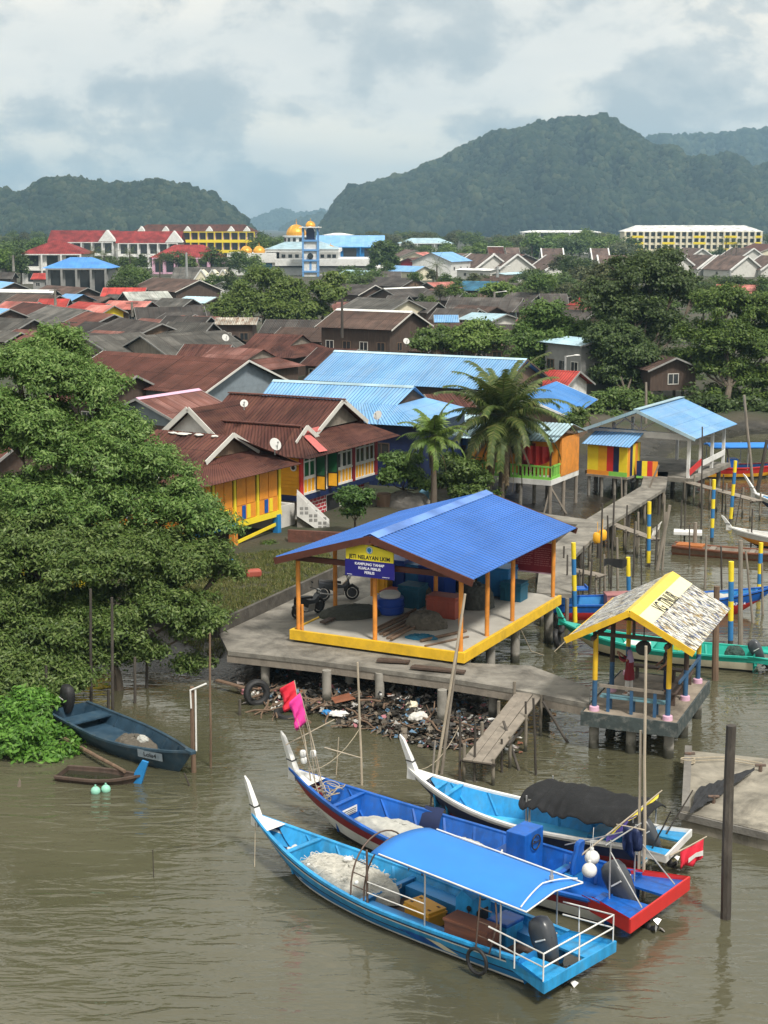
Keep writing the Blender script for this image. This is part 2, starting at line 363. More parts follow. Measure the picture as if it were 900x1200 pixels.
# ------------------------------------------------------------------ ground, water
LAND = [(-2500, 57), (-30, 57), (-14, 57.5), (-8, 58), (-5.5, 56), (-3, 53.5), (0, 50.8), (2.2, 49.0), (3.4, 50.8), (2.8, 56), (2.2, 64), (4, 71),
        (9, 82), (11, 88), (14.5, 98), (18, 107), (22, 118), (30, 127), (60, 132), (300, 138), (3000, 138), (3000, 9000), (-2500, 9000)]
def land_height(X, Y):
    """signed distance to the shoreline turned into a bank profile"""
    P = np.array(LAND); X = np.asarray(X, float); Y = np.asarray(Y, float)
    best = np.full(X.shape, 1e9); ins = np.zeros(X.shape, bool)
    for (x0, y0), (x1, y1) in zip(P, np.roll(P, -1, 0)):
        dx, dy = x1-x0, y1-y0
        t = np.clip(((X-x0)*dx+(Y-y0)*dy)/(dx*dx+dy*dy), 0, 1)
        best = np.minimum(best, np.hypot(X-x0-t*dx, Y-y0-t*dy))
        c = (y0 > Y) != (y1 > Y)
        ins ^= c & (X < (x1-x0)*(Y-y0)/((y1-y0) if y1 != y0 else 1e-9)+x0)
    d = np.where(ins, best, -best)
    up = np.where(X > 1.0, 12.0, 5.0); up = np.where(Y > 110, 4.0, up)
    s = np.clip(d/up, 0, 1); h = .12+1.13*s*s*(3-2*s)
    h = np.where(d < 0, np.clip(.12+d*.22, -1.2, .12), h)
    lump = .05*np.sin(X*2.3+Y*1.7)*np.sin(X*1.1-Y*2.9)+.04*np.sin(X*5.1)*np.sin(Y*4.3)
    return h+np.where((d > -3) & (d < 12), lump, 0)
xs = np.concatenate([np.array([-2400, -1500, -900, -500, -300, -200, -140, -100, -70]), np.arange(-50, 56, .8), np.array([60, 70, 85, 110, 150, 220, 320, 500, 900, 1500, 2400])])
ys = np.concatenate([np.array([-60, 0, 25]), np.arange(40, 142, .8), np.array([146, 152, 160, 175, 200, 240, 300, 400, 600, 900, 1400, 2200, 3500, 5200, 7600])])
XX, YY = np.meshgrid(xs, ys); ZZ = land_height(XX, YY)
nx, ny = len(xs), len(ys)
me = bpy.data.meshes.new('ground')
me.from_pydata(np.stack([XX.ravel(), YY.ravel(), ZZ.ravel()], 1).tolist(), [], [(j*nx+i, j*nx+i+1, (j+1)*nx+i+1, (j+1)*nx+i) for j in range(ny-1) for i in range(nx-1)])
me.polygons.foreach_set('use_smooth', [True]*len(me.polygons))
gm, t, b = newmat('ground_mud_and_earth')
geo = N(t, 'ShaderNodeNewGeometry'); sp = N(t, 'ShaderNodeSeparateXYZ'); L(t, geo.outputs['Position'], sp.inputs[0])
na = N(t, 'ShaderNodeTexNoise'); na.inputs['Scale'].default_value = .9; na.inputs['Detail'].default_value = 8; L(t, geo.outputs['Position'], na.inputs['Vector'])
nb = N(t, 'ShaderNodeTexNoise'); nb.inputs['Scale'].default_value = .16; nb.inputs['Detail'].default_value = 6; L(t, geo.outputs['Position'], nb.inputs['Vector'])
mud = ramp(t, [(.3, (.018, .016, .013)), (.55, (.034, .03, .024)), (.75, (.066, .058, .046))], na.outputs[0])
earth = ramp(t, [(.35, (.028, .038, .014)), (.55, (.05, .045, .028)), (.7, (.085, .07, .05))], nb.outputs[0])
zz = math_(t, 'ADD', sp.outputs[2], math_(t, 'MULTIPLY', math_(t, 'SUBTRACT', na.outputs[0], .5), .5))
k = ramp(t, [(.62, (0, 0, 0)), (.95, (1, 1, 1))], zz)
L(t, mix(t, k.outputs[0], mud.outputs[0], earth.outputs[0]), b.inputs['Base Color'])
rr = ramp(t, [(.15, (.22,)*3), (.9, (.9,)*3)], zz); L(t, rr.outputs[0], b.inputs['Roughness'])
nc = N(t, 'ShaderNodeTexNoise'); nc.inputs['Scale'].default_value = 3.5; nc.inputs['Detail'].default_value = 8; L(t, geo.outputs['Position'], nc.inputs['Vector'])
bp = N(t, 'ShaderNodeBump'); bp.inputs['Strength'].default_value = .7; bp.inputs['Distance'].default_value = .12
L(t, nc.outputs[0], bp.inputs['Height']); L(t, bp.outputs[0], b.inputs['Normal'])
me.materials.append(gm); ground = bpy.data.objects.new('ground', me); COL.objects.link(ground); ground['kind'] = 'structure'

wm, t, b = newmat('murky_estuary_water')
geo = N(t, 'ShaderNodeNewGeometry')
def wave(scale, rot, st, detail, dist):
    mp = N(t, 'ShaderNodeMapping'); mp.inputs['Rotation'].default_value = (0, 0, R(rot)); mp.inputs['Scale'].default_value = (st[0], st[1], 1)
    L(t, geo.outputs['Position'], mp.inputs[0])
    n = N(t, 'ShaderNodeTexNoise'); n.inputs['Scale'].default_value = scale; n.inputs['Detail'].default_value = detail; n.inputs['Distortion'].default_value = dist
    n.inputs['Roughness'].default_value = .5
    L(t, mp.outputs[0], n.inputs['Vector']); return n.outputs[0]
a1 = wave(1.25, 52, (.5, 1.7), 3.0, .8); a2 = wave(.30, -14, (.7, 1.2), 2, .3); a3 = wave(5.5, 58, (.6, 1.3), 2, .5)
patch = wave(.13, 35, (1.4, .5), 4, .9)                      # calm and ruffled patches of the surface
pk = ramp(t, [(.36, (.3,)*3), (.60, (1,)*3)], patch)
h = math_(t, 'ADD', math_(t, 'MULTIPLY', a1, .085), math_(t, 'MULTIPLY', a3, .010))
h = math_(t, 'ADD', math_(t, 'MULTIPLY', h, pk.outputs[0]), math_(t, 'MULTIPLY', a2, .10))
bp = N(t, 'ShaderNodeBump'); bp.inputs['Strength'].default_value = 1.0; bp.inputs['Distance'].default_value = 1.0
L(t, h, bp.inputs['Height']); L(t, bp.outputs[0], b.inputs['Normal'])
nz = wave(.09, 10, (1, 1), 5, .4)
cc = ramp(t, [(.35, (.058, .057, .033)), (.65, (.092, .087, .056))], nz); L(t, cc.outputs[0], b.inputs['Base Color'])
b.inputs['Roughness'].default_value = .03; b.inputs['IOR'].default_value = 1.333; b.inputs['Specular IOR Level'].default_value = 1.0
wb = MB(); wb.quad((-2300, -55, 0), (2300, -55, 0), (2300, 145, 0), (-2300, 145, 0)); wb.build('water', wm)['kind'] = 'structure'

# ------------------------------------------------------------------ hills: a ridge surface covered by canopy lumps
def ico1():
    bm = bmesh.new(); bmesh.ops.create_icosphere(bm, subdivisions=2, radius=1)
    v = np.array([x.co[:] for x in bm.verts]); f = np.array([[x.index for x in p.verts] for p in bm.faces]); bm.free(); return v, f
ICO_V, ICO_F = ico1()
def np_mesh(name, V, F, m, smooth=False):
    """V (n,3), F (m,k): fast mesh from arrays"""
    me = bpy.data.meshes.new(name); k = F.shape[1]
    me.vertices.add(len(V)); me.vertices.foreach_set('co', np.ascontiguousarray(V, dtype=np.float32).ravel())
    me.loops.add(F.size); me.loops.foreach_set('vertex_index', F.ravel().astype(np.int32))
    me.polygons.add(len(F)); me.polygons.foreach_set('loop_start', np.arange(0, F.size, k, dtype=np.int32))
    me.polygons.foreach_set('loop_total', np.full(len(F), k, dtype=np.int32))
    if smooth: me.polygons.foreach_set('use_smooth', np.ones(len(F), bool))
    me.update(calc_edges=True); me.validate(); me.materials.append(m); return me
def fbm1(x, seed):
    r = np.random.default_rng(seed); s = 0
    for o in range(5): s = s+np.sin(x*(2.0**o)*.011+r.uniform(0, 6.28))*(.5**o)
    return s
def hillmat(name, c1, c2, c3):
    m, t, b = newmat(name)
    g = N(t, 'ShaderNodeNewGeometry'); tc = N(t, 'ShaderNodeTexCoord')
    r = ramp(t, [(0, c1), (.6, c2), (1, c3)], g.outputs['Random Per Island'])
    n = N(t, 'ShaderNodeTexNoise'); n.inputs['Scale'].default_value = .36; n.inputs['Detail'].default_value = 5; n.inputs['Roughness'].default_value = .75
    L(t, tc.outputs['Object'], n.inputs['Vector'])
    v = ramp(t, [(.32, (.5,)*3), (.68, (1.5,)*3)], n.outputs[0])
    n2 = N(t, 'ShaderNodeTexNoise'); n2.inputs['Scale'].default_value = .011; n2.inputs['Detail'].default_value = 4; L(t, tc.outputs['Object'], n2.inputs['Vector'])
    v2 = ramp(t, [(.35, (.7, .75, .75)), (.65, (1.3, 1.25, 1.1))], n2.outputs[0])
    c = mix(t, 1, mix(t, 1, r.outputs[0], v.outputs[0], 'MULTIPLY'), v2.outputs[0], 'MULTIPLY')
    L(t, c, b.inputs['Base Color']); b.inputs['Roughness'].default_value = .9; b.inputs['Specular IOR Level'].default_value = .1
    bp = N(t, 'ShaderNodeBump'); bp.inputs['Strength'].default_value = .9; bp.inputs['Distance'].default_value = 1.4
    L(t, n.outputs[0], bp.inputs['Height']); L(t, bp.outputs[0], b.inputs['Normal']); return m
HM = hillmat('forest_canopy', (.012, .022, .013), (.024, .038, .021), (.050, .060, .034))
def hill(name, prof, Y, depth, n, rad, seed, low=0):
    """prof: skyline in photo pixels [(px, py)], crest at distance Y; the slope comes forward by depth"""
    r = np.random.default_rng(seed)
    pts = [D(px, py+low, Y) for px, py in prof]
    px = np.array([p.x for p in pts]); pz = np.array([p.z for p in pts])
    U = np.linspace(px[0], px[-1], 240); Vv = np.linspace(-1, 1, 60)
    def height(x, v):
        top = np.interp(x, px, pz); a = np.clip(1-np.abs(v), 0, 1)
        gul = 1+(.20*np.sin(x*.02+v*4+seed)*np.sin(x*.0075-v*3)+.12*np.sin(x*.048+v*7+seed*2)+.07*np.sin(x*.11-v*9))*(1-a)*a*4
        return top*np.clip(a**.72*gul, 0, 1.0)
    X, VV = np.meshgrid(U, Vv); Z = height(X, VV)-2
    Yp = Y+VV*depth*(.6+.4*np.clip(Z/max(pz), 0, 1))
    nn = len(U); F = np.array([(j*nn+i, j*nn+i+1, (j+1)*nn+i+1, (j+1)*nn+i) for j in range(len(Vv)-1) for i in range(nn-1)])
    me = np_mesh(name, np.stack([X.ravel(), Yp.ravel(), Z.ravel()], 1), F, HM, True)
    o = bpy.data.objects.new(name, me); COL.objects.link(o); o['kind'] = 'structure'
    x = r.uniform(px[0], px[-1], n); v = -r.uniform(-.12, 1, n)**1.0; z = height(x, v)-2
    y = Y+v*depth*(.6+.4*np.clip(z/max(pz), 0, 1))
    s = rad*r.uniform(.5, 1.25, n); s[r.random(n) < .04] *= 1.5
    ok = z > -1; x, y, z, s, v = x[ok], y[ok], z[ok], s[ok], v[ok]
    nV = len(ICO_V); Vs = ICO_V[None]*(1+r.uniform(-.24, .24, (len(x), nV, 1)))
    sc = np.stack([s*r.uniform(.8, 1.2, len(x)), s, s*r.uniform(.8, 1.35, len(x))], 1)
    Vs = Vs*sc[:, None]+np.stack([x, y, z+s*.1], 1)[:, None]
    Fs = (ICO_F[None]+(np.arange(len(x))*nV)[:, None, None]).reshape(-1, 3)
    c = bpy.data.objects.new('hill_forest', np_mesh('hill_forest', Vs.reshape(-1, 3), Fs, HM, True)); COL.objects.link(c)
    tag(c, None, None, None, 'stuff'); return o, c
hf = hill('hill', [(372, 278), (384, 250), (400, 226), (418, 214), (450, 207), (480, 199), (500, 188), (520, 181), (545, 165), (580, 152), (615, 146), (650, 138), (680, 134), (707, 130), (722, 138), (740, 152), (757, 166),
     (780, 176), (812, 186), (832, 180), (850, 174), (866, 180), (880, 194), (900, 186), (940, 190), (1000, 215), (1060, 250), (1100, 278)], 2600, 570, 22000, 6.0, 3, 6)
tag(hf[1], 'forest covering the tall steep hill right of centre', 'forest')
hf = hill('hill', [(-120, 270), (-80, 238), (-30, 225), (8, 221), (22, 226), (34, 222), (44, 212), (62, 206), (85, 205), (105, 207), (120, 213), (140, 213), (160, 214), (180, 211), (200, 212), (225, 218), (250, 227), (272, 240), (286, 253), (296, 268), (304, 279)], 2000, 260, 12000, 4.8, 5, 5)
tag(hf[1], 'forest covering the low rounded hill at the left', 'forest')
hf = hill('hill', [(690, 250), (720, 190), (752, 164), (775, 158), (800, 156), (840, 156), (870, 153), (905, 152), (960, 160), (1020, 185), (1080, 240)], 4300, 600, 6000, 9.5, 8, 4)
tag(hf[1], 'forest covering the hazy ridge behind the tall hill at far right', 'forest')
hf = hill('hill', [(270, 274), (296, 257), (312, 248), (330, 244), (348, 248), (362, 247), (378, 245), (400, 250), (430, 262)], 7000, 300, 800, 10, 9, 2)
tag(hf[1], 'forest on the pale blue mountain in the gap between the hills', 'forest')
hf = hill('hill', [(325, 272), (340, 262), (356, 255), (372, 250), (392, 246), (420, 250), (450, 262)], 5200, 200, 800, 9, 12, 2)
tag(hf[1], 'forest on the low grey blue spur in the gap between the hills', 'forest')

# the humid air between the village and the hills
hz = MB(); hz.box(-2600, -70, -3.2, 2600, 7800, 305); hzm = bpy.data.materials.new('humid_air'); hzm.use_nodes = True; t = hzm.node_tree
t.nodes.remove(t.nodes['Principled BSDF']); pv = N(t, 'ShaderNodeVolumePrincipled')
pv.inputs['Color'].default_value = (.48, .76, 1.0, 1); pv.inputs['Density'].default_value = .00016; pv.inputs['Anisotropy'].default_value = .2
L(t, pv.outputs[0], t.nodes['Material Output'].inputs['Volume'])
ho = hz.build('haze', hzm); ho['kind'] = 'stuff'; ho['label'] = 'thin bluish humid air over village and hills'

# ------------------------------------------------------------------ foliage
def leaf_cards(P, Nrm, size, asp, r, fold=True):
    """diamond leaves at points P facing Nrm -> (V, F)"""
    n = len(P); t = r.normal(size=(n, 3)); t -= Nrm*(t*Nrm).sum(1, keepdims=True); t /= np.linalg.norm(t, axis=1, keepdims=True)
    b = np.cross(Nrm, t); s = (size*r.uniform(.65, 1.35, n))[:, None]
    V = np.stack([P-t*s*.5, P+b*s*asp*.5+Nrm*s*.06, P+t*s*.5-Nrm*s*.08, P-b*s*asp*.5+Nrm*s*.06], 1).reshape(-1, 3)
    return V, np.arange(n*4).reshape(-1, 4)
def crown_points(lobes, n_clump, per, cl, r, shell=.45):
    """leaf positions: clumps scattered through every lobe, denser near its skin"""
    lob = np.array(lobes, float); wgt = (lob[:, 3]*lob[:, 4]*lob[:, 5])**(2/3); idx = r.choice(len(lob), n_clump, p=wgt/wgt.sum())
    d = r.normal(size=(n_clump, 3)); d /= np.linalg.norm(d, axis=1, keepdims=True); d[:, 2] = np.where(d[:, 2] < -.55, -d[:, 2], d[:, 2])
    q = np.where(r.random(n_clump) < .16, r.uniform(1.02, 1.3, n_clump), r.uniform(shell, 1.04, n_clump))[:, None]
    C = lob[idx, :3]+d*q*lob[idx, 3:6]
    cs = cl*r.uniform(.55, 1.35, n_clump)
    nl = np.maximum(3, (per*(cs/cl)**1.6*r.uniform(.5, 1.3, n_clump)).astype(int)); ci = np.repeat(np.arange(n_clump), nl)
    off = r.normal(size=(len(ci), 3))*.5; off[:, 2] *= .62
    P = C[ci]+off*cs[ci][:, None]
    Nn = off*.5+d[ci]*.45+r.normal(size=off.shape)*.55+np.array([.12, -.2, .8]); Nn /= np.linalg.norm(Nn, axis=1, keepdims=True)
    return P, Nn, C
M['bark'] = mat('bark', (.10, .08, .06), .9, .3, 3, .4, (.2, .18, .15), .5, 12, stretch=(1, 1, .3))
LM = {'mangrove': leafmat('mangrove_leaves', (.055, .112, .020), (.115, .195, .042), (.21, .29, .09)),
      'light2': leafmat('fresh_tree_leaves', (.04, .078, .014), (.088, .155, .026), (.155, .225, .045)),
      'shrub2': leafmat('garden_shrub_leaves', (.025, .055, .010), (.05, .10, .018), (.09, .15, .03)),
      'shrub': leafmat('bright_shrub_leaves', (.045, .12, .015), (.10, .24, .028), (.17, .32, .06)),
      'dark': leafmat('dark_green_leaves', (.028, .052, .014), (.058, .096, .025), (.10, .145, .04)),
      'mid': leafmat('mid_green_leaves', (.042, .078, .015), (.082, .14, .028), (.14, .20, .05)),
      'light': leafmat('light_green_leaves', (.065, .118, .018), (.125, .195, .036), (.19, .26, .065)),
      'olive': leafmat('olive_leaves', (.055, .07, .028), (.095, .11, .045), (.14, .15, .068)),
      'palm': leafmat('palm_leaflets', (.045, .08, .016), (.085, .125, .028), (.17, .18, .06), .3),
      'deadpalm': leafmat('dead_palm_fronds', (.10, .07, .04), (.17, .12, .07), (.24, .18, .11), .1),
      'grass': leafmat('lawn_grass', (.06, .085, .018), (.12, .135, .035), (.22, .195, .08), .3)}
def tree(label, base, lobes, lm, n_clump, per, cl, size, asp=.5, trunk=.16, group=None, seed=1, limbs=True, name='tree', cat='tree', shell=.45):
    """a tree standing at base; lobes are world-space ellipsoids (x,y,z,rx,ry,rz)"""
    r = np.random.default_rng(seed); base = Vector(base); t_ = thing(name, label, cat, base, 0, group)
    lob = [(l[0]-base.x, l[1]-base.y, l[2]-base.z, *l[3:6]) for l in lobes]
    big = lob
    if len(lob) > 2:                                 # break every lobe into tufts with gaps between them
        sub = []
        for l in lob:
            m_ = max(6, int(6+l[3]*3))
            for _ in range(m_):
                d = r.normal(size=3); d /= np.linalg.norm(d); d[2] = abs(d[2])*.9-.25; k = r.uniform(.6, 1.02); s = r.uniform(.30, .54)
                sub.append((l[0]+d[0]*l[3]*k, l[1]+d[1]*l[4]*k, l[2]+d[2]*l[5]*k, l[3]*s, l[4]*s, l[5]*s*.85))
            sub.append((l[0], l[1], l[2], l[3]*.5, l[4]*.5, l[5]*.5))
        lob = sub
    P, Nn, C = crown_points(lob, n_clump, per, cl*.8, r, shell); lob = big
    V, F = leaf_cards(P, Nn, size, asp, r)
    cr = bpy.data.objects.new('crown', np_mesh('crown', V, F, LM[lm])); COL.objects.link(cr); cr.parent = t_
    mb = MB(); zt = np.mean([l[2] for l in lob]); cx = np.mean([l[0] for l in lob]); cy = np.mean([l[1] for l in lob])
    fork = Vector((cx*.35, cy*.35, zt*.45))
    mb.tube([(0, 0, -.6), (fork.x*.3, fork.y*.4, fork.z*.5), fork], [trunk*1.25, trunk, trunk*.85], 8)
    for l in lob:
        if l[2] < zt*.5 and len(lob) > 3: continue
        e = Vector(l[:3]); m_ = fork.lerp(e, .5)+Vector((0, 0, -.08*(e-fork).length))
        mb.tube([fork, m_, e], [trunk*.5, trunk*.32, trunk*.12], 6)
        if limbs:
            for _ in range(4):
                d = Vector(r.normal(size=3)); d.z = abs(d.z)*.6; d.normalize()
                q = e+Vector((d.x*l[3], d.y*l[4], d.z*l[5]))*.85
                mb.tube([m_.lerp(e, .6), e.lerp(q, .5)+Vector((0, 0, .1)), q], [trunk*.25, trunk*.15, trunk*.05], 5)
    mb.build('trunk', M['bark'], t_, True); return t_
def pixlobes(rows):
    """(px, py, Y, r[, squash]) -> ellipsoids"""
    o = []
    for row in rows:
        p = D(row[0], row[1], row[2]); q = row[3]; s = row[4] if len(row) > 4 else .85
        o.append((p.x, p.y, p.z, q, q, q*s))
    return o
# ------------------------------------------------------------------ village houses
WR = random.Random(2); SPOTS = []
def window_part(parent, p, wd, ht, face, frame='offwhite', pane='glass', bars=1, shutters=None):
    """a window on a wall whose outward direction is face ('-y', '+x', '+y', '-x' in house space)"""
    x = MB(); fr = .07
    x.box(-wd/2, -.05, 0, wd/2, -.004, fr); x.box(-wd/2, -.05, ht-fr, wd/2, -.004, ht)
    x.box(-wd/2, -.05, fr, -wd/2+fr, -.004, ht-fr); x.box(wd/2-fr, -.05, fr, wd/2, -.004, ht-fr)
    for i in range(bars):
        q = -wd/2+wd*(i+1)/(bars+1); x.box(q-fr*.4, -.045, fr, q+fr*.4, -.006, ht-fr)
    if frame == 'offwhite': frame = WR.choice(('offwhite', 'wood', 'wood_mid', 'grey'))
    o = x.build('window', M[frame], parent); o.location = p
    o.rotation_euler.z = {'-y': 0, '+x': math.pi/2, '+y': math.pi, '-x': -math.pi/2}[face]
    y = MB(); y.box(-wd/2+fr, -.02, fr, wd/2-fr, -.006, ht-fr); y.build('pane', M[pane], o)
    return o
def house(label, x1, y1, x2, y2, roof, wall='wood', z=5.4, w=4.0, base=1.0, over=.55, group=None, win=2, gwin=0, gab=None, rise=None, cap=None,
          barge='grey', dutch=None, cat='house', name='house', wallname='wall', frame='offwhite', stilts=False, capw=.28, bw=.05):
    a = G(x1, y1, z); b_ = G(x2, y2, z); d = b_-a; Lh = d.length; ang = math.atan2(d.y, d.x); mid = (a+b_)/2
    t_ = thing(name, label, cat, (mid.x, mid.y, base), ang, group); SPOTS.append((mid.x, mid.y))
    H = z-base; rise = rise if rise is not None else .40*w; E = H-rise; far = mid.y > 210; hl = Lh/2; per, amp = (.24, .022) if not far else (.8, .02)
    mb = MB()
    if dutch:
        gx, fr = dutch                               # gable set back gx from the end, gablet takes the top share fr of the rise
        zg = H-rise*fr; wg = w*fr; xe = hl; xg = hl-gx
        mb.sheet((-xg, -wg, zg), (xg, -wg, zg), (xg+.25, 0, H), (-xg-.25, 0, H), per, amp)
        mb.sheet((xg, wg, zg), (-xg, wg, zg), (-xg-.25, 0, H), (xg+.25, 0, H), per, amp)
        mb.sheet((-xe, -w, E), (xe, -w, E), (xg, -wg, zg), (-xg, -wg, zg), per, amp)
        mb.sheet((xe, w, E), (-xe, w, E), (-xg, wg, zg), (xg, wg, zg), per, amp)
        mb.sheet((xe, -w, E), (xe, w, E), (xg, wg, zg), (xg, -wg, zg), per, amp)
        mb.sheet((-xe, w, E), (-xe, -w, E), (-xg, -wg, zg), (-xg, wg, zg), per, amp)
    else:
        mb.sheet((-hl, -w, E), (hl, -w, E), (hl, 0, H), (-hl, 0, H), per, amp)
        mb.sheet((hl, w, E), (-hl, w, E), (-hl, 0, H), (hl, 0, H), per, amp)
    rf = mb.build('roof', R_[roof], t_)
    if cap: 
        rc = MB(); q = hl if not dutch else hl-dutch[0]+.2
        cw = capw; rc.add([(-q, -cw, H+.05-cw*rise/w), (q, -cw, H+.05-cw*rise/w), (q, 0, H+.07), (-q, 0, H+.07), (-q, cw, H+.05-cw*rise/w), (q, cw, H+.05-cw*rise/w)], [(0, 1, 2, 3), (3, 2, 5, 4)]); rc.build('ridge_cap', M[cap] if cap in M else R_[cap], rf)
    # walls: a pentagonal body under the slopes
    ww = w-over; wz = H-rise*ww/w-.06; hx = hl-over if not dutch else hl-over
    wb = MB(); b0 = 0 if not stilts else 1.4
    if dutch:
        wb.box(-hx, -ww, b0, hx, ww, E+.02)
        gx, fr = dutch; xg = hl-gx; zg = H-rise*fr; wg = w*fr
        for sx in (1, -1): g2 = MB(); g2.add([(sx*(xg-.1), -wg*.97, zg), (sx*(xg-.1), wg*.97, zg), (sx*(xg-.1), 0, H-.06)], [(0, 1, 2) if sx > 0 else (1, 0, 2)]); g2.build('gablet', M[gab or 'wood_grey'], t_)
    else:
        for sx in (-1, 1): pass
        pr = [(-ww, b0), (ww, b0), (ww, wz), (0, H-.09), (-ww, wz)]
        k = [(-hx, y, q) for y, q in pr]+[(hx, y, q) for y, q in pr]
        wb.add(k, [(4, 3, 2, 1, 0), (5, 6, 7, 8, 9), (0, 1, 6, 5), (1, 2, 7, 6), (4, 0, 5, 9)])
        if gab:
            for sx in (-1, 1): g2 = MB(); g2.add([(sx*(hx+.012), -ww*.98, wz-.05), (sx*(hx+.012), ww*.98, wz-.05), (sx*(hx+.012), 0, H-.1)], [(0, 1, 2) if sx > 0 else (1, 0, 2)]); g2.build('gable', M[gab], t_)
        if barge:
            for sx in (-1, 1):
                bb = MB()
                for sy in (-1, 1): bb.beam((sx*(hl+.02), sy*w, E-.06), (sx*(hl+.02), 0, H-.06), bw, .15 if bw < .1 else .45, 0)
                bb.build('bargeboard', M[barge], rf)
    wb.build(wallname, M[wall], t_)
    if stilts:
        for ix in range(3):
            for sy in (-1, 1):
                s_ = MB(); s_.box(-.1, -.1, -1, .1, .1, 1.42); s_.build('stilt', M['wood_grey'], t_, loc=((ix-1)*hx*.9, sy*ww*.9, 0))
    wh = 1.0 if E-b0 > 1.7 else max(.5, (E-b0)*.5)
    for i in range(win):
        window_part(t_, (-hx+2*hx*(i+.5)/win, -ww, b0+(E-b0-wh)*.62), 1.1, wh, '-y', frame)
    for i in range(gwin):
        window_part(t_, (hx, -ww+2*ww*(i+.5)/gwin, b0+(E-b0-wh)*.6), 1.1, wh, '+x', frame)
    return t_
